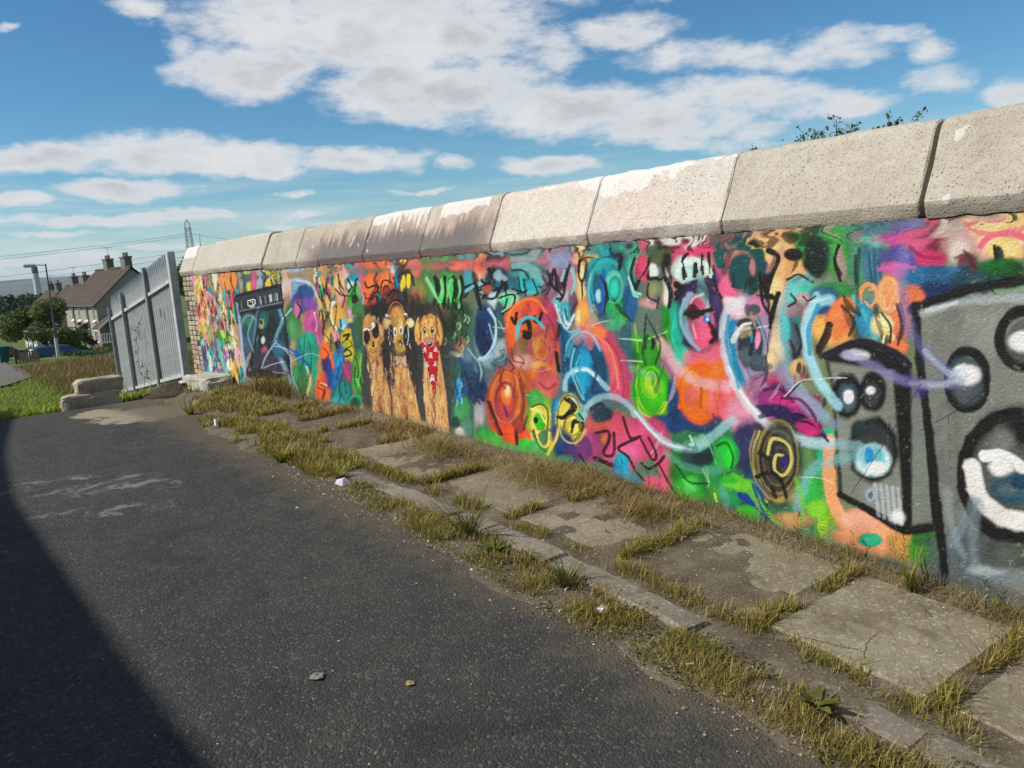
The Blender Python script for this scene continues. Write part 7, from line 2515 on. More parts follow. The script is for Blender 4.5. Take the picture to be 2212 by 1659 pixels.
def roof_mesh(parent, Wd, L, eave, ridge, over=0.3):
    """two slopes laid in stepped courses of tiles, with a ridge and verge boards"""
    mb = MB()
    n = 16
    hw = Wd / 2
    for side in (0, 1):
        for k in range(n):
            t0, t1 = k / n, (k + 1.25) / n
            t1 = min(t1, 1.0)
            def pt(t, lift):
                x = -over + (hw + over) * t
                z = eave - over * (ridge - eave) / hw + (ridge - eave) * (1 + over / hw) * t + lift
                return (x if side == 0 else Wd - x), z
            (xa, za), (xb, zb) = pt(t0, 0.09), pt(t1, 0.03)
            (xc, zc), (xd, zd) = pt(t1, -0.03), pt(t0, 0.0)
            mb.add([(xa, -over, za), (xb, -over, zb), (xc, -over, zc), (xd, -over, zd), (xa, L + over, za), (xb, L + over, zb), (xc, L + over, zc), (xd, L + over, zd)],
                   [(0, 1, 5, 4), (1, 2, 6, 5), (2, 3, 7, 6), (3, 0, 4, 7), (0, 3, 2, 1), (4, 5, 6, 7)])
    mb.tube([(hw, -over, ridge + 0.06), (hw, L + over, ridge + 0.06)], 0.14, 8)
    r = mb.build('roof', M['tile'], parent)
    g = MB().tube([(-over - 0.05, -over, eave - 0.22), (-over - 0.05, L + over, eave - 0.22)], 0.07, 6)
    g.build('gutter', M['dark_metal'], parent)
    return r


def house_walls(parent, Wd, L, eave, ridge, mat):
    h = Wd / 2
    MB().add([(0, 0, -1.5), (Wd, 0, -1.5), (Wd, 0, eave), (h, 0, ridge - 0.12), (0, 0, eave), (0, L, -1.5), (Wd, L, -1.5), (Wd, L, eave), (h, L, ridge - 0.12), (0, L, eave)],
             [(0, 1, 2, 3, 4), (9, 8, 7, 6, 5), (0, 4, 9, 5), (1, 6, 7, 2), (2, 7, 8, 3), (3, 8, 9, 4)]).build('wall', mat, parent)


def dormer_free_house(loc, rotz, L, label, full, mat, group):
    h = empty('terraced_house', loc, rotz, label, 'house', group)
    Wd, eave, ridge = 8.0, 4.9, 8.45
    house_walls(h, Wd, L, eave, ridge, mat)
    roof_mesh(h, Wd, L, eave, ridge)
    chimney(h, Wd / 2 + 0.2, 1.9, ridge - 0.9, ridge + 1.25)
    chimney(h, Wd / 2 + 0.2, L - 4.2, ridge - 0.9, ridge + 1.25)
    aerial(h, Wd / 2 + 0.2, L - 4.6, ridge + 1.0)
    nwin = max(3, int(L / 2.9))
    for k in range(nwin):
        y = 0.7 + k * (L - 1.4) / nwin
        window(h, 0, y, y + 1.0, 3.1, 4.45)
        if k % 3 != 1: window(h, 0, y, y + 1.3, 0.8, 2.1)
        else: MB().box(-0.05, 0.05, y + 0.1, y + 1.05, 0, 2.1).build('door', M['blue_car'], h)
    for k in range(1, nwin, 2):
        y = 0.35 + k * (L - 1.4) / nwin
        MB().tube([(-0.09, y, -0.2), (-0.09, y, eave - 0.2)], 0.055, 6).build('downpipe', M['dark_metal'], h)
    if full:
        # porch against the gable, with a white bargeboard and a little balustrade
        pz = 2.3
        pr = MB()
        for s in (-1, 1):
            pr.add([(0.7, -2.3, pz + 1.1), (0.7 + s * 1.35, -2.3, pz), (0.7 + s * 1.35, 0.0, pz), (0.7, 0.0, pz + 1.1), (0.7, -2.3, pz + 1.22), (0.7 + s * 1.42, -2.3, pz + 0.1), (0.7 + s * 1.42, 0.0, pz + 0.1), (0.7, 0.0, pz + 1.22)],
                   [(0, 1, 2, 3), (4, 7, 6, 5), (0, 4, 5, 1), (1, 5, 6, 2), (2, 6, 7, 3), (3, 7, 4, 0)])
        pr.build('porch_roof', M['tile'], h)
        bb = MB()
        for s in (-1, 1):
            bb.add([(0.7, -2.34, pz + 1.08), (0.7 + s * 1.45, -2.34, pz - 0.1), (0.7 + s * 1.45, -2.34, pz + 0.08), (0.7, -2.34, pz + 1.26), (0.7, -2.30, pz + 1.08), (0.7 + s * 1.45, -2.30, pz - 0.1), (0.7 + s * 1.45, -2.30, pz + 0.08), (0.7, -2.30, pz + 1.26)],
                   [(0, 1, 2, 3), (4, 7, 6, 5), (0, 4, 5, 1), (1, 5, 6, 2), (2, 6, 7, 3), (3, 7, 4, 0)])
        bb.build('bargeboard', M['white'], h)
        MB().add([(2.05, -2.3, pz - 0.15), (7.2, -2.3, pz - 0.15), (7.2, 0, pz + 0.75), (2.05, 0, pz + 0.75), (2.05, -2.3, pz), (7.2, -2.3, pz), (7.2, 0, pz + 0.9), (2.05, 0, pz + 0.9)],
                 [(0, 3, 2, 1), (4, 5, 6, 7), (0, 1, 5, 4), (1, 2, 6, 5), (2, 3, 7, 6), (3, 0, 4, 7)]).build('lean_to_roof', M['tile'], h)
        MB().box(2.0, 7.2, -2.36, -2.31, pz - 0.3, pz - 0.12).build('fascia', M['white'], h)
        MB().box(-0.5, 7.0, -2.2, -0.02, -0.5, 0.85).build('porch_wall', M['wood'], h)
        bl = MB().box(-0.55, 3.0, -2.26, -2.2, 1.75, 1.85).box(-0.55, 3.0, -2.26, -2.2, 0.9, 1.0)
        for k in range(15): bl.box(-0.5 + k * 0.245, -0.43 + k * 0.245, -2.25, -2.21, 1.0, 1.75)
        bl.build('balustrade', M['white'], h)
    return h


hz1 = -5.45
dormer_free_house((17.1, 95, hz1), R(4.6), 12.6, 'nearest grey harled house with dark gable, tiled roof and two chimneys', True, M['harl'], 'houses down the street')
dormer_free_house((16.5, 117, -6.95), R(2.0), 12.6, 'second house of the row, its chimneys just behind the nearest roof', False, M['harl'], 'houses down the street')
dormer_free_house((16.3, 138, -7.6), R(0.5), 12.6, 'farthest house of the row, half hidden by the leafy tree', False, M['harl_pale'], 'houses down the street')


def leaf_cloud(name, centres, radii, n, size, cols, mat, parent=None, seed=1, flat=0.85, clump=0.9):
    """a crown made of many small leaf faces scattered through clumps"""
    r = np.random.default_rng(seed)
    centres = np.asarray(centres, float); radii = np.asarray(radii, float)
    wgt = radii ** 2; wgt = wgt / wgt.sum()
    idx = r.choice(len(centres), n, p=wgt)
    d = r.normal(size=(n, 3)); d /= np.linalg.norm(d, axis=1, keepdims=True)
    rad = radii[idx] * (0.35 + 0.65 * r.random(n) ** 0.5) * clump
    c = centres[idx] + d * rad[:, None] * np.array([1, 1, flat])
    a = d * 0.6 + r.normal(size=(n, 3)) * 0.7; a /= np.linalg.norm(a, axis=1, keepdims=True)
    t = np.cross(a, r.normal(size=(n, 3))); t /= np.linalg.norm(t, axis=1, keepdims=True) + 1e-9
    b = np.cross(a, t)
    s = size * (0.6 + 0.8 * r.random(n))[:, None]
    v = np.stack([c - t * s, c + b * s * 0.55, c + t * s, c - b * s * 0.55], 1).reshape(-1, 3)
    f = np.arange(4 * n).reshape(n, 4)
    pal = np.array([lin(h) for h in cols])
    tone = pal[r.integers(0, len(pal), len(centres))][idx] * 0.55 + pal[r.integers(0, len(pal), n)] * 0.45
    tone = tone * (0.75 + 0.5 * r.random(n))[:, None]
    return np_mesh(name, v, f, mat, parent, np.repeat(tone, 4, axis=0))


def make_tree(name, loc, height, width, n, size, cols, label, cat='tree', seed=3, trunk_h=0.28, group=None):
    t = empty(name, loc, 0, label, cat, group)
    r = random.Random(seed)
    mb = MB()
    tr = 0.035 * height
    mb.tube([(0, 0, -0.3), (0.03 * height, 0, trunk_h * height), (0, 0.02 * height, 0.62 * height), (0, 0, 0.85 * height)], [tr, tr * 0.75, tr * 0.4, tr * 0.1], 8)
    cs, rs = [], []
    for k in range(13):
        a = k * 2.4 + r.uniform(-0.4, 0.4); zf = 0.30 + 0.55 * ((k * 0.618) % 1)
        rr = width * 0.36 * (1.15 - abs(zf - 0.45)) * r.uniform(0.7, 1.1)
        tip = (math.cos(a) * rr, math.sin(a) * rr, zf * height + r.uniform(0, 0.08) * height)
        mb.tube([(0.01 * height, 0, (zf - 0.16) * height), (tip[0] * 0.5, tip[1] * 0.5, (zf - 0.05) * height), tip], [tr * 0.4, tr * 0.25, tr * 0.08], 5)
        cs.append(tip); rs.append(width * r.uniform(0.13, 0.21))
    for k in range(4):
        cs.append((r.uniform(-0.1, 0.1) * width, r.uniform(-0.1, 0.1) * width, height * (0.55 + 0.11 * k))); rs.append(width * (0.2 - 0.03 * k))
    mb.build('trunk', M['bark'], t)
    leaf_cloud('crown', cs, rs, n, size, cols, M['leaf'], t, seed)
    return t


GREEN = ['4a5c24', '5c6c2c', '3c4c20', '6c7838', '78804a']
make_tree('broadleaf_tree', (10.0, 80, float(zg(10.0, 80)) + 0.3), 6.3, 6.4, 12000, 0.115, GREEN + ['8a8c58'], 'leafy green tree in front of the houses behind the street lamp', seed=4, trunk_h=0.2)
make_tree('small_tree', (12.3, 82, float(zg(12.3, 82)) - 0.2), 3.9, 4.2, 4500, 0.12, GREEN + ['8a8c58'], 'lower rounded tree joining the leafy tree towards the house', seed=14, trunk_h=0.2)
make_tree('garden_shrub', (15.0, 92, -5.5), 3.6, 2.2, 1800, 0.11, ['6a4630', '5c4a2c', '4a4c24', '7a5038'], 'reddish brown shrub at the corner of the nearest house', 'shrub', 8, 0.1)
make_tree('garden_tree', (27.6, 96, -5.4), 10.6, 6.5, 3500, 0.2, GREEN, 'dark treetop just showing above the fence beside the gable', seed=9)
for i, (x, y, h, w, lab) in enumerate(((6.5, 92, 2.3, 3.6, 'small dark bush behind the parked cars at the edge of the frame'), (13.4, 88, 2.0, 3.0, 'low garden bush under the front windows of the nearest house'))):
    make_tree('garden_bush', (x, y, float(zg(x, y)) - 0.2), h, w, 1500, 0.12, GREEN, lab, 'bush', 12 + i, 0.1)


def hedge(x0, y0, x1, y1, z0, h, w, cols, label, seed):
    L = math.hypot(x1 - x0, y1 - y0)
    n = int(L / 0.45)
    cs, rs = [], []
    r = random.Random(seed)
    for i in range(n + 1):
        t = i / n
        for k in range(3):
            cs.append(((x0 + (x1 - x0) * t) + r.uniform(-w, w) * 0.3, (y0 + (y1 - y0) * t) + r.uniform(-w, w) * 0.3, z0 + h * (0.2 + 0.3 * k) + r.uniform(-0.05, 0.05))); rs.append(0.36 * w + 0.1)
    o = leaf_cloud('garden_hedge', cs, rs, int(L * 420), 0.075, cols, M['leaf'], None, seed, 0.9)
    tag(o, label, 'hedge')


hedge(7.15, 72, 9.2, 72, -4.1, 1.25, 0.9, ['5c4c38', '4c4028', '6a5840', '4a4c28'], 'clipped brownish hedge beside the blue car', 31)
hedge(7.7, 65.5, 12.6, 66.5, -4.6, 1.45, 0.9, ['4a6020', '5c7428', '3c5020', '708038'], 'bright green hedge in front of the blue car', 32)
hedge(12.6, 80, 16.8, 81, -5.4, 1.5, 1.0, ['4a6020', '5c6c28', '3c4c20'], 'green hedge under the windows of the nearest house', 33)


# ------------------------------------------------------------------ parked cars
def car(name, loc, rotz, paint, label, estate=False):
    """a car along local +X (front at +X): body > ..., windows, wheels, lamps"""
    c = empty(name, loc, rotz, label, 'car', 'cars parked by the houses')
    if estate:
        prof = [(-2.1, 0.35), (-2.15, 0.8), (-2.08, 1.0), (-1.85, 1.42), (-1.6, 1.5), (0.2, 1.5), (0.45, 1.46), (1.15, 0.98), (1.95, 0.82), (2.12, 0.6), (2.1, 0.35)]
    else:
        prof = [(-2.1, 0.35), (-2.15, 0.8), (-2.05, 0.98), (-1.55, 1.02), (-0.95, 1.38), (-0.5, 1.45), (0.1, 1.43), (0.85, 0.98), (1.9, 0.82), (2.12, 0.6), (2.1, 0.35)]
    vs, fs = [], []
    n = len(prof)
    rows = ((-0.84, 0.96), (-0.80, 1.0), (0.80, 1.0), (0.84, 0.96))
    for (yy, s) in rows:
        for (x, z) in prof:
            tuck = 0.16 if z > 1.1 else 0.0
            vs.append((x * s, yy * (1 - tuck), z))
    for r_ in range(3):
        for k in range(n - 1):
            fs.append((r_ * n + k, r_ * n + k + 1, (r_ + 1) * n + k + 1, (r_ + 1) * n + k))
    fs.append(tuple(range(n))); fs.append(tuple(reversed(range(3 * n, 4 * n)))); fs.append((0, n, 2 * n, 3 * n, 4 * n - 1, 3 * n - 1, 2 * n - 1, n - 1))
    body = MB().add(vs, fs).build('body', paint, c)
    for s in (-1, 1):
        y0 = s * 0.765
        xs = ((-1.85, -0.9), (-0.82, 0.05), (0.12, 0.78)) if estate else ((-1.2, -0.55), (-0.48, 0.1), (0.15, 0.66))
        for (a, b) in xs:
            MB().add([(a, y0 + s * 0.04, 1.0), (b, y0 + s * 0.04, 1.0), (b - 0.12 if b > 0.5 else b, y0 - s * 0.03, 1.36), (a + 0.1, y0 - s * 0.03, 1.36),
                      (a, y0 + s * 0.01, 1.0), (b, y0 + s * 0.01, 1.0), (b - 0.12 if b > 0.5 else b, y0 - s * 0.06, 1.36), (a + 0.1, y0 - s * 0.06, 1.36)],
                     [(0, 1, 2, 3), (4, 7, 6, 5), (0, 4, 5, 1), (1, 5, 6, 2), (2, 6, 7, 3), (3, 7, 4, 0)]).build('side_window', M['glass'], c)
    x0, z0, x1, z1 = (1.13, 1.01, 0.5, 1.44) if estate else (0.83, 1.01, 0.16, 1.41)
    MB().add([(x0, -0.66, z0), (x0, 0.66, z0), (x1, 0.58, z1), (x1, -0.58, z1), (x0 + 0.03, -0.66, z0 + 0.02), (x0 + 0.03, 0.66, z0 + 0.02), (x1 + 0.03, 0.58, z1 + 0.02), (x1 + 0.03, -0.58, z1 + 0.02)],
             [(0, 3, 2, 1), (4, 5, 6, 7), (0, 1, 5, 4), (1, 2, 6, 5), (2, 3, 7, 6), (3, 0, 4, 7)]).build('windscreen', M['glass'], c)
    xr = ((-2.08, 1.0, -1.87, 1.4) if estate else (-1.55, 1.03, -0.97, 1.37))
    MB().add([(xr[0], -0.6, xr[1]), (xr[0], 0.6, xr[1]), (xr[2], 0.54, xr[3]), (xr[2], -0.54, xr[3]), (xr[0] - 0.03, -0.6, xr[1] + 0.015), (xr[0] - 0.03, 0.6, xr[1] + 0.015), (xr[2] - 0.03, 0.54, xr[3] + 0.015), (xr[2] - 0.03, -0.54, xr[3] + 0.015)],
             [(0, 1, 2, 3), (4, 7, 6, 5), (0, 4, 5, 1), (1, 5, 6, 2), (2, 6, 7, 3), (3, 7, 4, 0)]).build('rear_window', M['lens'] if estate else M['glass'], c)
    for x in (-1.3, 1.3):
        for s in (-1, 1):
            w = MB().tube([(x, s * 0.66, 0.31), (x, s * 0.86, 0.31)], 0.31, 14).build('wheel', M['rubber'], c)
            MB().tube([(x, s * 0.84, 0.31), (x, s * 0.875, 0.31)], 0.19, 10).build('rim', M['chrome'], w)
    for s in (-1, 1):
        MB().cbox(2.0, 2.13, s * 0.62 - 0.17, s * 0.62 + 0.17, 0.62, 0.76, 0.02).build('headlight', M['lens'], c)
        MB().cbox(-2.17, -2.06, s * 0.68 - 0.1, s * 0.68 + 0.1, 0.75, 1.0, 0.02).build('tail_light', M['tail'], c)
    return c


car('parked_car', (9.7, 70, -4.35), R(4), M['blue_car'], 'dark blue estate car behind the green hedge', True)
car('parked_car', (11.6, 61.5, -4.72), R(196), M['grey_car'], 'dark grey car nose towards the street beside the fence')
car('parked_car', (5.3, 86, float(zg(5.3, 86)) + 0.0), R(10), M['silver_car'], 'silver car at the far left beyond the wheelie bin')
car('parked_car', (7.9, 90, float(zg(7.9, 90)) + 0.0), R(10), M['grey_car'], 'dark car half hidden by the brownish hedge')

# ------------------------------------------------------------------ street furniture and far structures
LX, LY = 8.15, 60.0
lz = float(zg(LX, LY))
lamp = empty('street_lamp', (LX, LY, lz), 0, 'tall grey street lamp with a single arm in front of the tree', 'street lamp')
MB().tube([(0, 0, -0.3), (0.02, 0, 1.2)], 0.11, 10).build('base', M['galv'], lamp)
MB().tube([(0.02, 0, 1.2), (0.08, 0, 3.6), (0.12, 0, 5.95)], [0.055, 0.05, 0.045], 8).build('column', M['dark_metal'], lamp)
MB().tube([(0.12, 0, 5.85), (-0.25, 0, 5.9), (-0.5, 0, 5.88)], 0.035, 6).build('arm', M['galv'], lamp)
hd = MB().cbox(-1.15, -0.45, -0.14, 0.14, 5.82, 5.98, 0.04).build('lamp_head', M['galv'], lamp)
MB().cbox(-1.1, -0.6, -0.11, 0.11, 5.77, 5.825, 0.02).build('lens', M['lens'], hd)

bn = empty('wheelie_bin', (4.95, 58, float(zg(4.95, 58))), 0.2, 'green wheelie bin on the pavement at the left edge', 'bin')
MB().add([(-0.22, -0.26, 0.1), (0.22, -0.26, 0.1), (0.22, 0.2, 0.1), (-0.22, 0.2, 0.1), (-0.29, -0.35, 0.95), (0.29, -0.35, 0.95), (0.29, 0.33, 0.95), (-0.29, 0.33, 0.95)],
         [(0, 3, 2, 1), (4, 5, 6, 7), (0, 1, 5, 4), (1, 2, 6, 5), (2, 3, 7, 6), (3, 0, 4, 7)]).build('body', M['green_plastic'], bn)
MB().cbox(-0.31, 0.31, -0.38, 0.36, 0.952, 1.05, 0.03).build('lid', M['green_plastic'], bn)
for s in (-1, 1): MB().tube([(s * 0.2, 0.25, 0.1), (s * 0.26, 0.25, 0.1)], 0.1, 10).build('wheel', M['rubber'], bn)

tf = empty('timber_fence', (5.35, 53, float(zg(5.35, 53)) - 0.35), 0, 'weathered timber garden fence with a dark end post by the pavement', 'fence')
MB().cbox(-0.3, -0.18, -0.06, 0.06, -0.2, 1.25, 0.01).build('end_post', M['bark'], tf)
bd = None
for k in range(8):
    mb = MB().cbox(-0.065, 0.065, -0.012, 0.012, -0.1, 1.0, 0.004)
    if bd is None: bd = mb.build('board', M['wood'], tf); o = bd
    else: o = link(bd.copy()); o.parent = tf
    o.location = (-0.05 + k * 0.14, k * 0.10, rng.uniform(-0.02, 0.02)); o.rotation_euler = (0, 0, 0.6)
sg = empty('green_post', (4.75, 57.0, float(zg(4.75, 57.0))), 0, 'thin green post beside the wheelie bin', 'post')
MB().tube([(0, 0, -0.2), (0, 0, 2.6)], 0.045, 8).build('shaft', M['green_plastic'], sg)
MB().tube([(0, 0, 2.6), (0, 0, 2.66)], 0.06, 8).build('cap', M['dark_metal'], sg)

# pavement that runs down towards the houses
px = np.linspace(-3.0, 0.0, 8); py = np.arange(30, 84, 1.2)
PX, PY = np.meshgrid(px, py)
PXX = PX + np.interp(PY, [30, 34, 40, 58, 84], [2.5, 3.7, 4.2, 4.9, 6.2])
np_o = np_mesh('pavement', np.stack([PXX.ravel(), PY.ravel(), (zg(PXX, PY) + 0.07).ravel()], 1), grid_faces(len(px), len(py)), plain('worn_pavement', (0.13, 0.115, 0.10), 0.95, 0.25, 1.5))
tag(np_o, kind='structure')

py_ = empty('electricity_pylon', (86.7, 300, -13), 0, 'slim steel lattice tower rising behind the wall end', 'pylon')
H, tw = 34.4, 1.1
legs = []
for sx in (-1, 1):
    for sy in (-1, 1):
        def lp(z, sx=sx, sy=sy):
            w = 2.6 + (tw - 2.6) * z / (H - 1.5)
            return (sx * w / 2 * 1.35, sy * w / 2 * 1.35, z)
        MB().tube([lp(0), lp(H - 1.6), (0, 0, H)], 0.085, 5).build('leg', M['dark_metal'], py_)
        legs.append(lp)
z = 0.0
while z < H - 3.2:
    z2 = z + 2.1
    for a, b in ((0, 1), (1, 3), (3, 2), (2, 0)):
        MB().tube([legs[a](z), legs[b](z2)], 0.045, 4).tube([legs[b](z), legs[a](z2)], 0.045, 4).build('brace', M['dark_metal'], py_)
    MB().tube([legs[0](z2), legs[1](z2), legs[3](z2), legs[2](z2), legs[0](z2)], 0.04, 4).build('brace', M['dark_metal'], py_)
    z = z2
MB().tube([(-1.2, 0, H - 3.0), (1.2, 0, H - 3.0)], 0.09, 5).build('crossarm', M['dark_metal'], py_)
ms = MB().tube([(60.2, 200, -9.7), (60.2, 200, 9.0), (60.3, 200, 11.4)], [0.12, 0.08, 0.03], 6).build('radio_mast', M['dark_metal'])
tag(ms, 'thin mast behind the wall to the right of the lattice tower', 'mast')


def wire(a, b, sag, label, r=0.045):
    pts = []
    for k in range(17):
        t = k / 16
        pts.append(tuple(a[i] + (b[i] - a[i]) * t - (sag * 4 * t * (1 - t) if i == 2 else 0) for i in range(3)))
    o = MB().tube(pts, r, 4, False).build('power_line', M['dark_metal'])
    tag(o, label, 'power line', 'overhead power lines')


wire((29 - 60, 300, 10.4), (86, 300, 16.4), 1.5, 'upper of two close overhead lines meeting the lattice tower')
wire((29 - 60, 301, 9.6), (86, 300, 15.6), 1.5, 'lower of two close overhead lines meeting the lattice tower')
wire((87, 300, 16.6), (150, 300, 10.5), 2.2, 'overhead line leaving the lattice tower towards the wall')
wire((29 - 60, 300, 3.2), (86, 300, 10.6), 1.2, 'middle overhead line crossing above the house chimneys')
wire((29 - 60, 310, 1.4), (88, 310, 9.0), 1.2, 'lowest overhead line just above the house chimneys')

ch = empty('industrial_chimney', (88.8, 700, -16.5), 0, 'tall pale industrial chimney with a dark top beneath the lamp head', 'chimney')
MB().tube([(0, 0, 0), (0, 0, 29)], [3.0, 2.1], 14).build('shaft', plain('pale_blue_concrete', (0.45, 0.50, 0.56), 0.8, 0.1, 0.2), ch)
MB().tube([(0, 0, 29), (0, 0, 34)], [2.15, 2.05], 14).build('dark_cap', M['dark_metal'], ch)
for i, (x, y, w, d, h, lab) in enumerate(((104, 900, 16, 12, 12, 'pale block of flats in the plain beside the industrial chimney'), (60, 1300, 50, 20, 18, 'long pale warehouse in the distant plain'), (97, 1500, 22, 20, 26, 'square pale block far off in the plain'))):
    b = empty('distant_building', (x, y, float(zg(x, y))), 0.1, lab, 'building', 'buildings in the far plain')
    MB().box(-w / 2, w / 2, -d / 2, d / 2, -2, h).build('wall', M['harl_pale'], b)
    MB().box(-w / 2 - 0.5, w / 2 + 0.5, -d / 2 - 0.5, d / 2 + 0.5, h, h + 1.2).build('roof', M['stonework'], b)

# woods across the valley, one mass; hills on the horizon
wr = random.Random(6)
cs, rs = [], []
for k in range(170):
    y = wr.uniform(315, 430); x = wr.uniform(-40, 90)
    g = float(zg(x, y))
    h = wr.uniform(8, 14.5)
    for q in range(3):
        cs.append((x + wr.uniform(-2, 2), y + wr.uniform(-2, 2), g + h * (0.3 + 0.28 * q))); rs.append(wr.uniform(2.6, 4.4) * (1.1 - 0.2 * q))
o = leaf_cloud('woods', cs, rs, 26000, 0.75, ['26341c', '2c3a1e', '1f2c18', '36422a'], M['leaf'], None, 17)
tag(o, 'dark mass of woodland across the valley', 'woods', kind='stuff')

hx = np.radians(np.linspace(-25, 70, 150)); hd_ = np.array([5200, 6200, 7000, 7600, 8200, 9000])
prof_h = [0, 0.25, 0.6, 0.85, 1.0, 0.7]
vs = []
for d, k in zip(hd_, prof_h):
    ridge = 38 + 20 * np.sin(hx * 5.2 + 1.2) + 14 * np.sin(hx * 11 + 0.4) + 40 * (fbm(hx * 14, np.zeros_like(hx) + d * 0.0004, 4) - 0.45)
    ridge = np.where(hx < R(12), ridge + 10, ridge)
    vs.append(np.stack([np.sin(hx) * d, np.cos(hx) * d, -26 + (26 + np.maximum(ridge, 8)) * k], 1))
o = np_mesh('hills', np.concatenate(vs), grid_faces(len(hx), len(hd_)), M['hill'], smooth=True)
tag(o, kind='structure')

# ------------------------------------------------------------------ stones and rubble
def rock(name, loc, size, seed, mat, label=None, cat='stone', rotz=0.0, group=None, rough=0.17, parent=None, n=24):
    """a broken block: superellipsoid pushed about by noise, flat-based"""
    u = np.linspace(0, 2 * np.pi, 2 * n, endpoint=False); v = np.linspace(-np.pi / 2, np.pi / 2, n)
    U, V = np.meshgrid(u, v)
    p = lambda t, e: np.sign(t) * np.abs(t) ** e
    x, y, z = p(np.cos(V), 0.22) * p(np.cos(U), 0.22), p(np.cos(V), 0.22) * p(np.sin(U), 0.22), p(np.sin(V), 0.3)
    k = 1 + rough * 2 * (fbm(x * 2.2 + seed + z, y * 2.2 + z * 2.7, seed, 5) - 0.47)
    P = np.stack([(x * k * size[0] / 2).ravel(), (y * k * size[1] / 2).ravel(), (z * k * size[2] / 2 + size[2] / 2).ravel()], 1)
    nu = 2 * n
    f = []
    for j in range(n - 1):
        for i in range(nu):
            a, b = j * nu + i, j * nu + (i + 1) % nu
            f.append((a, b, b + nu, a + nu))
    o = np_mesh(name, P, np.array(f), mat, parent, smooth=False)
    o.location = loc; o.rotation_euler = (0, 0, rotz)
    if label: tag(o, label, cat, group)
    return o


z0 = float(zg(1.9, 11.9))
rock('rubble_block', (1.90, 11.85, z0 - 0.05), (0.66, 0.30, 0.24), 2, M['rock'], 'lower of two long rough stones at the edge of the tarmac', rotz=-0.05)
rock('rubble_block', (2.03, 11.92, z0 + 0.165), (0.56, 0.28, 0.20), 5, M['rock'], 'upper of two long rough stones, resting on the lower one', rotz=0.04)
rock('rubble_block', (3.22, 11.15, float(zg(3.2, 11.1)) - 0.05), (0.36, 0.80, 0.27), 9, plain('pale_render_rubble', (0.42, 0.40, 0.33), 0.95, 0.4, 9.0, 0, 0.8), 'pale lump of broken render lying at the foot of the mural', rotz=0.1)
rock('rubble_block', (3.36, 12.35, float(zg(3.4, 12.3)) - 0.02), (0.22, 0.42, 0.16), 12, M['rock'], 'brown broken masonry under the bare brick end of the wall', rotz=0.1, rough=0.3)

# heap of soil and rubbish by the fence end post
def heap(name, cx, cy, rx, ry, h, seed, mat, label):
    xs = np.linspace(-1, 1, 34)
    X, Y = np.meshgrid(xs, xs)
    r = np.hypot(X, Y)
    Z = h * np.clip(1 - r ** 1.6, 0, 1) * (0.5 + 1.1 * fbm(X * 3 + seed, Y * 3, seed)) - 0.03 * (r > 0.97) - 0.01
    x, y = cx + X * rx, cy + Y * ry
    o = np_mesh(name, np.stack([x.ravel(), y.ravel(), (zg(x, y) + np.where(r < 1, Z, -0.05)).ravel()], 1), grid_faces(34, 34), mat, smooth=False)
    return tag(o, label, 'soil heap')


heap('soil_heap', 2.95, 11.7, 0.5, 0.55, 0.17, 3, plain('dark_soil', (0.06, 0.045, 0.03), 0.98, 0.5, 20.0, 0, 0.8), 'dark heap of soil and rubbish in front of the fence end post')


def crumple(name, loc, s, seed, mat, label, cat, n=7, flat=0.6):
    r = np.random.default_rng(seed)
    u = np.linspace(0, 2 * np.pi, 12, endpoint=False); v = np.linspace(-1.4, 1.4, n)
    U, V = np.meshgrid(u, v)
    k = s * (0.75 + 0.45 * r.random(U.shape))
    P = np.stack([(np.cos(V) * np.cos(U) * k).ravel(), (np.cos(V) * np.sin(U) * k).ravel(), ((np.sin(V) * k + s) * flat).ravel()], 1)
    f = [(j * 12 + i, j * 12 + (i + 1) % 12, (j + 1) * 12 + (i + 1) % 12, (j + 1) * 12 + i) for j in range(n - 1) for i in range(12)]
    o = np_mesh(name, P, np.array(f), mat)
    o.location = loc
    return tag(o, label, cat)


M['paper'] = plain('white_paper', (0.72, 0.70, 0.70), 0.7, 0.06)
M['pink'] = plain('pinkish_card', (0.66, 0.55, 0.62), 0.6, 0.08)
M['foil'] = plain('crumpled_foil', (0.70, 0.68, 0.68), 0.3, 0.1, 20.0, 0.6)


def gz(x, y): return max(float(zg(x, y)), float(verge_z(np.array(x), np.array(y))))


pf = MB().add([(0, 0, 0.002), (0.085, -0.01, 0.004), (0.10, 0.05, 0.030), (0.055, 0.085, 0.022), (0.0, 0.06, 0.012), (0.05, 0.03, 0.034)], [(0, 1, 5), (1, 2, 5), (2, 3, 5), (3, 4, 5), (4, 0, 5), (0, 4, 3, 2, 1)]).build('folded_card', M['pink'])
pf.location = (2.22, 4.98, gz(2.25, 5.0)); pf.rotation_euler = (0.1, 0, 0.5)
tag(pf, 'folded pinkish white card lying by the kerb', 'litter')
crumple('foil_ball', (2.215, 2.46, gz(2.2, 2.46)), 0.026, 4, M['foil'], 'crumpled silver foil at the tarmac edge near the camera', 'litter')
crumple('plastic_scrap', (2.98, 11.45, gz(2.98, 11.4) + 0.10), 0.055, 9, M['paper'], 'white scrap of plastic on the soil heap', 'litter', flat=0.4)
stick = MB().tube([(2.27, 7.80, gz(2.27, 7.8) + 0.02), (2.33, 8.0, gz(2.33, 8.0) + 0.05)], 0.011, 6).build('white_stick', M['paper'])
tag(stick, 'white stick in the grass at the far tarmac edge', 'stick')
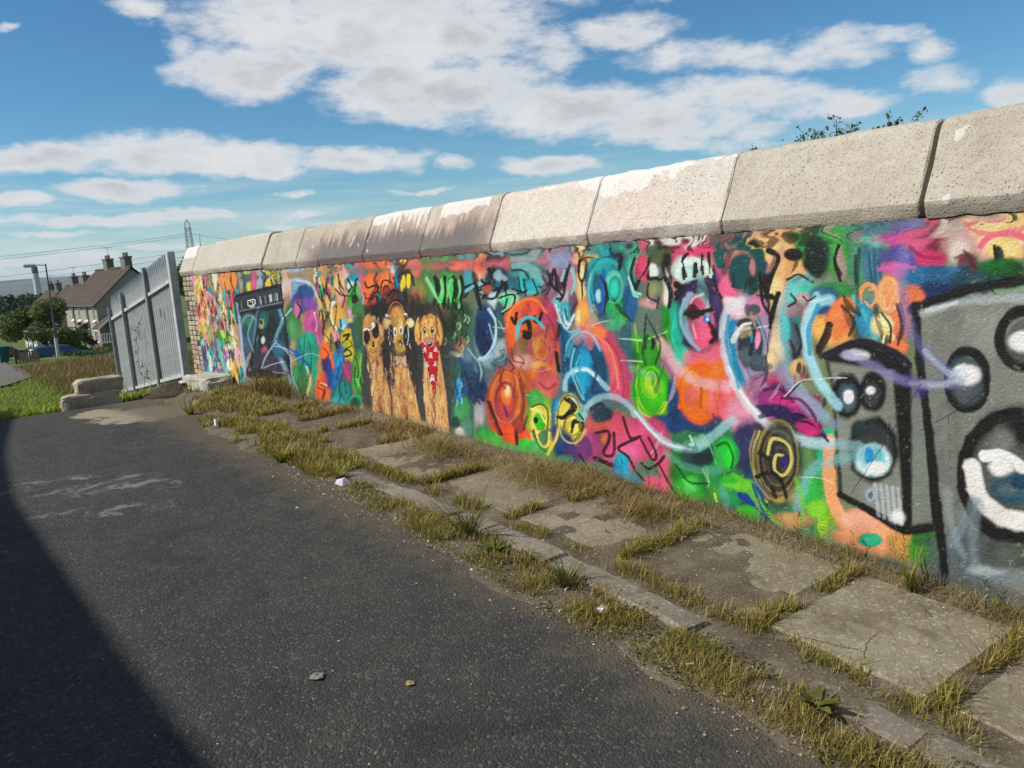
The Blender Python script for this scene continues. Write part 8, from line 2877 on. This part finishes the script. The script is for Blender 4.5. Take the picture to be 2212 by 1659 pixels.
for i, (x, y, s, lab) in enumerate(((1.07, 2.82, 0.028, 'flat pale stone on the tarmac in the middle foreground'), (1.32, 2.55, 0.018, 'small ochre leaf-like scrap on the tarmac beside the flat pale stone'), (2.16, 1.45, 0.02, 'white pebble in the weeds at the lower right'))):
    crumple('flat_stone', (x, y, float(road_z(np.array(x), np.array(y))) + 0.001), s, 20 + i, plain('pale_stone_%d' % i, ((0.22, 0.215, 0.195), (0.30, 0.24, 0.10), (0.6, 0.58, 0.52))[i], 0.9, 0.2, 30.0), lab, 'stone', flat=0.22)
for i, (x, y, a) in enumerate(((2.23, 2.72, 0.3), (2.18, 3.62, 1.2), (2.33, 4.02, 2.0), (2.17, 1.66, 0.8), (2.20, 1.95, 2.6))):
    L = 0.03
    zz = gz(x, y) + 0.006
    o = MB().tube([(x, y, zz), (x + L * math.cos(a), y + L * math.sin(a), zz)], 0.004, 6).build('cigarette_end', M['paper'])
    tag(o, 'one of the white cigarette ends lying in the gravel along the kerb', 'cigarette end', 'cigarette ends')

# loose gravel and grit along the kerb and over the tarmac, coloured by point
def gravel(n, xf, yf, zf, smin, smax, seed, cols):
    r = np.random.default_rng(seed)
    x, y = xf(r, n), yf(r, n)
    z = zf(x, y)
    s = smin + (smax - smin) * r.random(n) ** 3
    base = np.array([(1, 0, 0), (0, 1, 0), (-1, 0, 0), (0, -1, 0), (0, 0, 0.7), (0, 0, -0.5)])
    sc = 0.6 + 0.8 * r.random((n, 6, 3))
    a = r.random(n) * 6.28
    c_, s_ = np.cos(a), np.sin(a)
    v = base[None] * sc * s[:, None, None]
    vx = v[..., 0] * c_[:, None] - v[..., 1] * s_[:, None]; vy = v[..., 0] * s_[:, None] + v[..., 1] * c_[:, None]
    V = np.stack([vx + x[:, None], vy + y[:, None], v[..., 2] + z[:, None]], -1).reshape(-1, 3)
    tri = np.array([(0, 1, 4), (1, 2, 4), (2, 3, 4), (3, 0, 4), (1, 0, 5), (2, 1, 5), (3, 2, 5), (0, 3, 5)])
    F = (tri[None] + (np.arange(n) * 6)[:, None, None]).reshape(-1, 3)
    pal = np.array([lin(h) for h in cols])
    return V, F, np.repeat(pal[r.integers(0, len(pal), n)] * (0.7 + 0.5 * r.random((n, 1))), 6, axis=0)


parts = [gravel(7000, lambda r, n: 2.18 + r.normal(0, 0.10, n), lambda r, n: r.uniform(0.2, 7, n), lambda x, y: np.maximum(zg(x, y), verge_z(x, y)) + 0.001, 0.002, 0.008, 1, ['8a8272', '6c6454', 'a89e8a', '5a5244', '8a7a5c']),
         gravel(1500, lambda r, n: r.uniform(0.3, 2.2, n), lambda r, n: 0.8 + 8 * r.random(n) ** 1.3, lambda x, y: road_z(x, y) + 0.001, 0.0015, 0.007, 2, ['8a867c', '6a665c', 'a8a294', '807450']),
         gravel(160, lambda r, n: 2.2 + r.normal(0, 0.13, n), lambda r, n: r.uniform(0.5, 6, n), lambda x, y: np.maximum(zg(x, y), verge_z(x, y)) + 0.002, 0.004, 0.012, 3, ['d8d2c0', 'c4bca4', 'e8e4d8']),
         gravel(1500, lambda r, n: r.uniform(2.55, 3.44, n), lambda r, n: r.uniform(0.4, 6, n), lambda x, y: zg(x, y) + 0.040, 0.0015, 0.005, 4, ['b0a890', '8a8068', 'c8c0ac', '5c5444'])]
off = 0; Vs, Fs, Cs = [], [], []
for V, F, C in parts:
    Vs.append(V); Fs.append(F + off); Cs.append(C); off += len(V)
o = np_mesh('gravel', np.concatenate(Vs), np.concatenate(Fs), M['gravel'], None, np.concatenate(Cs))
tag(o, 'loose grit and gravel along the kerb and on the tarmac', 'gravel', kind='stuff')


# ------------------------------------------------------------------ grass and weeds
def blade_arrays(P, h, w, az, lean, curl, col_b, col_t):
    """P (n,3) feet; each blade a three-step tapering ribbon that leans and curls; colours at foot and tip"""
    n = len(P)
    d = np.stack([np.cos(az), np.sin(az), np.zeros(n)], 1); s = np.stack([-np.sin(az), np.cos(az), np.zeros(n)], 1)
    V = np.zeros((n, 7, 3)); C = np.zeros((n, 7, 3))
    for k, (t, wk) in enumerate(((0.0, 1.0), (0.4, 0.85), (0.75, 0.5))):
        out = (lean * t + curl * t * t) * h
        up = h * t * np.sqrt(np.clip(1 - (lean * 0.6 + curl * t * 0.6) ** 2, 0.08, 1))
        c = P + d * out[:, None]; c[:, 2] += up
        V[:, 2 * k] = c - s * (w * wk * 0.5)[:, None]; V[:, 2 * k + 1] = c + s * (w * wk * 0.5)[:, None]
        cc = col_b * (1 - t) + col_t * t
        C[:, 2 * k] = cc; C[:, 2 * k + 1] = cc
    out = (lean + curl) * h
    c = P + d * out[:, None]; c[:, 2] += h * np.sqrt(np.clip(1 - (lean * 0.6 + curl * 0.75) ** 2, 0.02, 1))
    V[:, 6] = c; C[:, 6] = col_t
    tri = np.array([(0, 1, 3), (0, 3, 2), (2, 3, 5), (2, 5, 4), (4, 5, 6)])
    F = (tri[None] + (np.arange(n) * 7)[:, None, None]).reshape(-1, 3)
    return V.reshape(-1, 3), F, C.reshape(-1, 3)


GB = [lin(h) for h in ('66701f', '747826', '56621c', '847e2c', '8c8430')]
GT = [lin(h) for h in ('98963a', 'a89c46', '80883a', 'b4a252', 'bcaa64')]
ST = [lin(h) for h in ('a08a54', 'b49c64', '8a7040', 'c4b080', '7a5c34')]
BR = [lin(h) for h in ('7c5c38', '8a6a40', '9c7a4c', '6c5030')]


def field(n, x, y, zf, h0, h1, w0, w1, dry=0.2, seed=1, lean=(0.05, 0.6), curl=(0.0, 0.5), pal_b=GB, pal_t=GT, keep=None, brown=0.0):
    r = np.random.default_rng(seed)
    X, Y = x(r, n), y(r, n)
    if keep is not None:
        k = keep(X, Y, r); X, Y = X[k], Y[k]
    n = len(X)
    Z = zf(X, Y) - 0.004
    cl = fbm(X * 6, Y * 6, seed, 3)
    h = (h0 + (h1 - h0) * r.random(n) ** 1.5) * (0.55 + 0.95 * cl)
    w = w0 + (w1 - w0) * r.random(n)
    pb, pt = np.array(pal_b), np.array(pal_t)
    cb, ct = pb[r.integers(0, len(pb), n)], pt[r.integers(0, len(pt), n)]
    isdry = (r.random(n) < dry + 0.5 * (fbm(X * 3, Y * 3, seed + 7, 3) - 0.45))[:, None]
    st, br = np.array(ST), np.array(BR)
    s1 = st[r.integers(0, len(st), n)]
    cb = np.where(isdry, s1 * 0.8, cb); ct = np.where(isdry, s1, ct)
    if brown > 0:
        ib = (r.random(n) < brown)[:, None]; b1 = br[r.integers(0, len(br), n)]
        cb = np.where(ib, b1 * 0.8, cb); ct = np.where(ib, b1, ct)
    k = (0.75 + 0.5 * r.random(n))[:, None]
    return blade_arrays(np.stack([X, Y, Z], 1), h, w, r.random(n) * 6.283, r.uniform(*lean, n), r.uniform(*curl, n), cb * k, ct * k)


def merge(name, arrs, label, cat, mat=None):
    off = 0; Vs, Fs, Cs = [], [], []
    for V, F, C in arrs:
        Vs.append(V); Fs.append(F + off); Cs.append(C); off += len(V)
    o = np_mesh(name, np.concatenate(Vs), np.concatenate(Fs), mat or M['blade'], None, np.concatenate(Cs))
    return tag(o, label, cat, kind='stuff')


vz = lambda X, Y: verge_z(X, Y)
U = lambda a, b: (lambda r, n: r.uniform(a, b, n))
clump = lambda s, th, f=5.0: (lambda X, Y, r: fbm(X * f, Y * f, s, 3) + 0.12 * r.random(len(X)) > th)

arr = []
# joint between kerb and slabs
arr.append(field(9000, lambda r, n: 2.575 + r.normal(0, 0.036, n), U(-1.5, 3.9), vz, 0.02, 0.085, 0.002, 0.0042, 0.42, 1, lean=(0.05, 0.9), keep=clump(2, 0.47), brown=0.06))
arr.append(field(6500, lambda r, n: 2.59 + r.normal(0, 0.032, n), U(3.7, 6.8), vz, 0.02, 0.08, 0.003, 0.006, 0.4, 2, lean=(0.05, 0.9), keep=clump(3, 0.48), brown=0.06))
# cross joints
for i, (jy, n, xa, xb, hh) in enumerate(((0.45, 900, 2.6, 3.4, .1), (1.25, 1500, 2.6, 3.4, .11), (1.98, 1700, 2.6, 3.36, .12), (2.80, 1500, 2.6, 3.3, .11), (3.65, 500, 2.6, 2.85, .10), (3.60, 700, 3.0, 3.38, .11), (4.60, 1300, 2.6, 3.1, .12), (5.85, 900, 2.95, 3.4, .12), (6.60, 900, 2.7, 3.3, .11), (7.30, 800, 2.7, 3.4, .13), (8.0, 700, 2.7, 3.3, .12))):
    arr.append(field(n, U(xa, xb), (lambda jy: (lambda r, n: jy + r.normal(0, 0.024, n)))(jy), vz, 0.025, hh * 0.85, 0.002 + 0.0004 * jy, 0.004 + 0.0006 * jy, 0.38, 40 + i, lean=(0.05, 0.9), keep=clump(50 + i, 0.38), brown=0.06))
merge('grass', arr, 'yellow-green grass growing in the joints of the paving', 'grass')

arr = []
vk = lambda th: (lambda X, Y, r: (X > verge_edge(Y) + 0.02 + 0.1 * r.random(len(X))) & (fbm(X * 6, Y * 4.5, 61, 3) + 0.10 * r.random(len(X)) > th))
arr.append(field(22000, U(2.02, 2.36), U(0.3, 2.6), vz, 0.012, 0.065, 0.0016, 0.004, 0.35, 61, lean=(0.1, 0.9), keep=vk(0.40), brown=0.15))
arr.append(field(14000, U(2.02, 2.36), U(2.4, 4.4), vz, 0.015, 0.075, 0.002, 0.005, 0.35, 62, lean=(0.1, 0.9), keep=vk(0.44), brown=0.12))
arr.append(field(4000, U(2.1, 2.36), U(4.2, 6.2), vz, 0.02, 0.08, 0.003, 0.007, 0.3, 63, lean=(0.1, 0.8), keep=vk(0.52)))
arr.append(field(5000, U(1.98, 2.40), U(-1.5, 1.5), vz, 0.02, 0.10, 0.0016, 0.004, 0.4, 64, lean=(0.1, 0.9), keep=vk(0.42), brown=0.2))
# deep tussocks that bury the far kerb
fk = lambda X, Y, r: (X > verge_edge(Y) + 0.05 * r.random(len(X))) & (fbm(X * 3.2, Y * 2.2, 71, 3) + 0.15 * r.random(len(X)) > 0.53)
arr.append(field(12000, U(2.15, 2.72), U(5.3, 8.2), vz, 0.025, 0.10, 0.004, 0.010, 0.28, 71, lean=(0.1, 0.8), keep=fk))
arr.append(field(9000, U(2.3, 3.2), U(7.6, 10.4), vz, 0.025, 0.10, 0.006, 0.013, 0.3, 72, lean=(0.1, 0.8), keep=fk, brown=0.08))
arr.append(field(1600, U(2.4, 3.4), U(10.2, 12.2), vz, 0.04, 0.14, 0.006, 0.013, 0.2, 73, keep=clump(74, 0.52, 3.0)))
# creeping broad-leaved cover between the tussocks
rv = np.random.default_rng(5)
nl = 9000
cx_, cy_ = rv.uniform(2.04, 2.40, nl), 0.3 + 5.5 * rv.random(nl) ** 1.3
kp = (cx_ > verge_edge(cy_) + 0.02) & (fbm(cx_ * 5, cy_ * 4, 66, 3) > 0.44)
cx_, cy_ = cx_[kp], cy_[kp]; nl = len(cx_)
cz_ = verge_z(cx_, cy_) + 0.004 + 0.02 * rv.random(nl)
aa = rv.random(nl) * 6.283; ls = (0.004 + 0.006 * rv.random(nl))[:, None]
t1 = np.stack([np.cos(aa), np.sin(aa), rv.uniform(-.4, .6, nl)], 1); t2 = np.stack([-np.sin(aa), np.cos(aa), rv.uniform(-.4, .4, nl)], 1)
cc = np.stack([cx_, cy_, cz_], 1)
LV = np.stack([cc - t1 * ls, cc + t2 * ls * 0.6, cc + t1 * ls, cc - t2 * ls * 0.6], 1).reshape(-1, 3)
LF = np.concatenate([np.arange(nl)[:, None] * 4 + np.array([0, 1, 2]), np.arange(nl)[:, None] * 4 + np.array([0, 2, 3])])
LC = np.repeat(np.array([lin(h) for h in ('5a6424', '4a5820', '6c6a30', '7a6c40')])[rv.integers(0, 4, nl)] * (0.7 + 0.5 * rv.random((nl, 1))), 4, axis=0)
arr.append((LV, LF, LC))
merge('weeds', arr, 'rough weeds and tussocks along the tarmac edge', 'weeds')

arr = []
# straw and dead stalks along the foot of the wall
bk = lambda th: (lambda X, Y, r: fbm(X * 2.5, Y * 1.9, 81, 3) + 0.1 * r.random(len(X)) > th)
arr.append(field(5200, lambda r, n: 3.46 - np.abs(r.normal(0, 0.06, n)), U(0.3, 4.2), vz, 0.02, 0.10, 0.0012, 0.003, 0.75, 81, lean=(0.1, 1.0), curl=(0, 0.8), brown=0.12))
arr.append(field(2800, lambda r, n: 3.44 - np.abs(r.normal(0, 0.16, n)), U(0.5, 6.5), vz, 0.05, 0.17, 0.0014, 0.0032, 0.8, 82, lean=(0.5, 1.2), curl=(0.1, 0.7), keep=bk(0.50), brown=0.12))
arr.append(field(1900, lambda r, n: 3.30 - np.abs(r.normal(0, 0.14, n)), lambda r, n: 3.95 + r.normal(0, 0.26, n), lambda X, Y: zg(X, Y) + 0.04, 0.06, 0.20, 0.0014, 0.003, 0.85, 83, lean=(0.8, 1.4), curl=(0.0, 0.5), brown=0.08))
arr.append(field(1200, lambda r, n: 3.3 - np.abs(r.normal(0, 0.12, n)), lambda r, n: 3.15 + r.normal(0, 0.10, n), vz, 0.05, 0.16, 0.0014, 0.003, 0.8, 84, lean=(0.6, 1.3), brown=0.3))
arr.append(field(1300, lambda r, n: 3.30 - np.abs(r.normal(0, 0.18, n)), lambda r, n: 5.25 + r.normal(0, 0.22, n), lambda X, Y: zg(X, Y) + 0.03, 0.05, 0.15, 0.002, 0.004, 0.8, 85, lean=(0.6, 1.3), brown=0.1))
arr.append(field(5000, lambda r, n: 3.42 - np.abs(r.normal(0, 0.15, n)), U(5.8, 10.5), vz, 0.03, 0.11, 0.003, 0.008, 0.75, 86, lean=(0.4, 1.1), keep=bk(0.50), brown=0.2))
arr.append(field(500, lambda r, n: 3.43 - np.abs(r.normal(0, 0.05, n)), lambda r, n: 9.3 + r.normal(0, 0.5, n), vz, 0.15, 0.42, 0.004, 0.008, 0.8, 87, lean=(0.05, 0.5), brown=0.5))
merge('dry_grass', arr, 'straw-coloured dead grass along the foot of the mural', 'grass')

arr = []
lz_ = lambda X, Y: zg(X, Y) + 0.10 * (fbm(X * 0.5, Y * 0.5, 3) - 0.47) * sstep(Y, 13, 20) - 0.07 * (1 - sstep(Y, 11.0, 12.6))
arr.append(field(26000, lambda r, n: r.uniform(0.0, 1, n), lambda r, n: 11.9 + 24 * r.random(n) ** 1.6, lambda X, Y: np.zeros_like(X), 0.05, 0.13, 0.01, 0.022, 0.05, 91, pal_b=[lin(h) for h in ('6c8422', '7a8c28', '5c7420')], pal_t=[lin(h) for h in ('98a83c', 'a8b048', '88983a')]))
V, F, C = arr[0]
# spread the lawn blades across the visible wedge of bank
foot = V.reshape(-1, 7, 3)
X0 = foot[:, 0, 0].copy(); Y0 = foot[:, 0, 1].copy()
Xn = 0.6 + X0 * (0.5 + 0.10 * Y0 + 0.6)
foot[:, :, 0] += (Xn - X0)[:, None]; foot[:, :, 2] += lz_(Xn, Y0)[:, None]
merge('lawn', [(foot.reshape(-1, 3), F, C)], 'mown grass bank beyond the tarmac', 'grass')

RB = [lin(h) for h in ('5c5428', '6c5c30', '4c4c22', '70603a')]; RT = [lin(h) for h in ('8a744a', '7c6840', '94805a', '6c6034')]
mk = lambda X, Y, r: (X > 2.75 + 0.055 * (Y - 16) + 0.5 * (r.random(len(X)) - 0.5)) & (X < 0.235 * Y + 1.5)
arr = [field(34000, lambda r, n: r.uniform(2.6, 11, n), lambda r, n: 16.5 + 30 * r.random(n) ** 1.25, lz_, 0.14, 0.40, 0.010, 0.024, 0.25, 95, lean=(0.05, 0.6), pal_b=RB, pal_t=RT, keep=mk, brown=0.25)]
merge('meadow', arr, 'tall brown rough grass on the bank below the fence', 'grass')


# ------------------------------------------------------------------ single plants
def tuft(name, x, y, n, h, w, seed, label, cols_b=GB, cols_t=GT, lean=(0.3, 1.0), z=None):
    r = np.random.default_rng(seed)
    a = r.random(n) * 6.283
    P = np.stack([r.normal(0, 0.012, n), r.normal(0, 0.012, n), np.zeros(n)], 1)
    pb, pt = np.array(cols_b), np.array(cols_t)
    V, F, C = blade_arrays(P, h * (0.5 + 0.6 * r.random(n)), w * (0.7 + 0.6 * r.random(n)), a, r.uniform(*lean, n), r.uniform(0.0, 0.4, n), pb[r.integers(0, len(pb), n)], pt[r.integers(0, len(pt), n)])
    o = np_mesh(name, V, F, M['blade'], None, C)
    o.location = (x, y, z if z is not None else gz(x, y))
    return tag(o, label, 'weed')


DG = [lin(h) for h in ('3c4a1c', '46541e', '525c28')]; DT = [lin(h) for h in ('5c6830', '6a7038', '788048')]
tuft('grass_tuft', 2.29, 3.58, 46, 0.30, 0.007, 3, 'spiky dark green grass tuft on the kerb in mid picture', DG, DT)
tuft('grass_tuft', 2.26, 2.75, 60, 0.15, 0.006, 4, 'dense dark green tuft on the kerb in front of the foil', DG, DT)
tuft('grass_tuft', 2.20, 6.0, 50, 0.20, 0.009, 5, 'bright green tuft at the kerb just beyond the pink card', GB, GT)
tuft('grass_tuft', 3.36, 1.72, 40, 0.22, 0.006, 6, 'upright green tuft against the wall below the small loudspeaker', DG, GT, (0.05, 0.6))
tuft('grass_tuft', 2.29, 5.18, 46, 0.12, 0.008, 8, 'small tuft beside the folded pink card', GB, GT)
tuft('grass_tuft', 2.4, 9.1, 46, 0.18, 0.014, 9, 'green tuft at the far corner of the verge by the sandy patch', GB, GT)


def broadleaf(name, x, y, leaves, label, seed, stem=None):
    """a weed with large single leaves: each leaf its own part"""
    t = empty(name, (x, y, gz(x, y)), 0, label, 'weed')
    r = random.Random(seed)
    for k in range(leaves):
        a = k * 2.4 + r.uniform(-0.3, 0.3); L = r.uniform(0.05, 0.11); wd = L * r.uniform(0.26, 0.36); up = r.uniform(0.5, 1.35)
        pts = []
        for i in range(7):
            s = i / 6
            c = (math.cos(a) * L * s * math.cos(up * (1 - 0.6 * s)), math.sin(a) * L * s * math.cos(up * (1 - 0.6 * s)), L * s * math.sin(up) * (1 - 0.35 * s) + 0.004)
            ww = wd * math.sin(math.pi * min(0.98, max(0.04, s ** 0.8))) * 0.5 + 0.0015
            sx, sy = -math.sin(a) * ww, math.cos(a) * ww
            pts += [(c[0] - sx, c[1] - sy, c[2] + ww * 0.25), (c[0], c[1], c[2]), (c[0] + sx, c[1] + sy, c[2] + ww * 0.25)]
        f = []
        for i in range(6):
            b = 3 * i
            f += [(b, b + 1, b + 4, b + 3), (b + 1, b + 2, b + 5, b + 4)]
        base = lin(r.choice(['5c6428', '667030', '525a28', '707438'])) * r.uniform(0.8, 1.15)
        np_mesh('leaf', np.array(pts), np.array(f), M['leaf'], t, np.tile(base, (21, 1)), smooth=True)
    if stem:
        MB().tube([(0, 0, 0), (0.01, 0.01, stem * 0.5), (0.0, 0.03, stem)], [0.004, 0.003, 0.0015], 5).build('stem', M['bark'], t)
    return t


broadleaf('dock_weed', 2.30, 1.50, 11, 'dark broad-leaved dock weed in the verge at lower right', 2)
broadleaf('rosette_weed', 3.33, 4.28, 12, 'small leafy weed at the wall foot under the orange figure', 5, 0.12)
broadleaf('rosette_weed', 2.24, 3.3, 9, 'low grey-green rosette weed beside the spiky tuft', 6)

# feathery stalks standing against the wall near the loudspeakers
r_ = random.Random(12)
for i in range(16):
    x, y = 3.40 + r_.uniform(-0.04, 0.03), (1.15, 1.3, 1.42, 1.55, 1.85, 2.0, 2.15, 2.3, 2.42, 2.6, 2.75, 3.3, 3.45, 3.6, 1.0, 0.85)[i] + r_.uniform(-0.04, 0.04)
    z = gz(x, y); h = r_.uniform(0.12, 0.26)
    mb = MB().tube([(0, 0, 0), (-0.01, r_.uniform(-.01, .01), h * 0.5), (r_.uniform(-.03, .0), r_.uniform(-.03, .03), h)], [0.0016, 0.0013, 0.0006], 4)
    for k in range(14):
        zz = h * (0.35 + 0.65 * k / 14); a = r_.uniform(0, 6.28); l = 0.022
        mb.tube([(-0.006, 0, zz), (-0.006 + math.cos(a) * l, math.sin(a) * l, zz + 0.016)], [0.0007, 0.0018], 3)
    o = mb.build('seed_stalk', plain('seed_head_%d' % i, r_.choice([(0.25, 0.23, 0.18), (0.33, 0.30, 0.22), (0.18, 0.19, 0.12)]), 0.9, 0.2))
    o.location = (x, y, z)
    tag(o, 'one of the thin grey seed stalks standing against the lower mural', 'weed', 'seed stalks along the wall')

# twiggy bush looking over the coping
tb = empty('hawthorn_bush', (4.05, 2.4, float(zg(4.05, 2.4))), 0, 'twiggy leafless-tipped bush peeping over the coping behind the wall', 'bush')
mb = MB(); cs, rs = [], []
r_ = random.Random(21)
def twig(p, d, L, rad, depth):
    pts = [p]
    q = Vector(p); dd = Vector(d).normalized()
    for k in range(4):
        dd = (dd + Vector((r_.uniform(-.35, .35), r_.uniform(-.35, .35), r_.uniform(-.2, .3)))).normalized()
        q = q + dd * L / 4
        pts.append(tuple(q))
        if depth > 0 and r_.random() < 0.8:
            sd_ = (dd + Vector((r_.uniform(-1, 1), r_.uniform(-1, 1), r_.uniform(-.3, .6)))).normalized()
            twig(tuple(q), sd_, L * 0.5, rad * 0.55, depth - 1)
        if depth <= 1: cs.append(tuple(q)); rs.append(0.022)
    mb.tube(pts, [rad, rad * .85, rad * .7, rad * .5, rad * .3], 4)
for (y, top, tilt) in ((0.46, 2.00, 0), (0.16, 2.13, 0.1), (0.02, 2.05, -.2), (-0.10, 2.06, -.3), (-0.2, 2.04, -.3), (-0.24, 2.06, -.5), (-0.33, 2.05, -.4), (0.3, 2.0, .2), (0.08, 2.06, .3), (0.38, 2.03, .5), (0.22, 2.05, .4), (-0.05, 2.08, .2), (-0.15, 2.08, .3), (-0.3, 2.03, .3)):
    b0 = float(zg(4.05, 2.4))
    mb.tube([(0, 0, -0.1), (-0.02, y * 0.5, 0.9), (-0.14, y, 1.80 - b0)], [0.02, 0.012, 0.005], 5)
    twig((-0.14, y, 1.80 - b0), (0, tilt, 1.0), (top - 1.80) * 0.62, 0.005, 2)
mb.build('twigs', M['bark'], tb)
leaf_cloud('leaves', cs, rs, 900, 0.010, ['46581e', '5c6c28', '3c4a1c', '6a6a2c'], M['leaf'], tb, 22)
# dead bramble climbing the fence
mb = MB(); r_ = random.Random(31); cs, rs = [], []
for (y, z, dy, dz, L) in ((15.1, 0.9, 1, -0.2, 1.0), (15.4, 0.75, 0.4, -1, 0.7), (15.9, 1.0, 0.9, 0.3, 0.8), (15.3, 0.5, 0.8, 0.4, 0.7), (15.2, -0.2, 0.5, 0.5, 0.5), (15.6, 0.1, -0.3, -0.7, 0.4)):
    mb_pts = [(WX - 0.06, y, z)]
    for k in range(6):
        y += dy * L / 6 + r_.uniform(-.06, .06); z += dz * L / 6 + r_.uniform(-.08, .06)
        mb_pts.append((WX - 0.06 - r_.uniform(0, .06), y, z)); cs.append(mb_pts[-1]); rs.append(0.07)
    mb.tube(mb_pts, 0.0035, 4)
br = empty('bramble', (WX - 0.06, 15.4, fz(15.4)), 0, 'dry bramble stems hanging on the palisade fence', 'bramble')
o = mb.build('stems', M['bark'], br); o.matrix_parent_inverse = Matrix.Translation((-(WX - 0.06), -15.4, -fz(15.4)))
o = leaf_cloud('leaves', cs, rs, 60, 0.02, ['4a4c28', '5c5c30', '3c4020'], M['leaf'], br, 33); o.matrix_parent_inverse = Matrix.Translation((-(WX - 0.06), -15.4, -fz(15.4)))
for i, (x, y, h) in enumerate(((3.3, 14.3, 0.25), (3.25, 13.6, 0.18), (3.3, 16.9, 0.22))):
    tuft('fence_weed', x, y, 40, h, 0.016, 60 + i, ('leafy weed at the fence foot below the lock', 'low weed beside the fence end post', 'pale weed at the foot of the second fence bay')[i], DG, GT, z=float(zg(x, y)))

# ------------------------------------------------------------------ air: one closed box of thin even haze round camera, houses and hills
hz = MB().box(-9600, 9600, -500, 9650, -32, 140).build('haze', None)
tag(hz, 'thin blue summer haze over the distant plain', 'haze', kind='stuff')
hm = bpy.data.materials.new('thin_haze'); hm.use_nodes = True
HN = NT(hm.node_tree)
hv = HN.n('ShaderNodeVolumePrincipled', {'Color': (0.62, 0.80, 1.0, 1), 'Density': 0.00006, 'Anisotropy': 0.2})
HN.n('ShaderNodeOutputMaterial', {1: hv.outputs[0]})
hz.data.materials.append(hm)
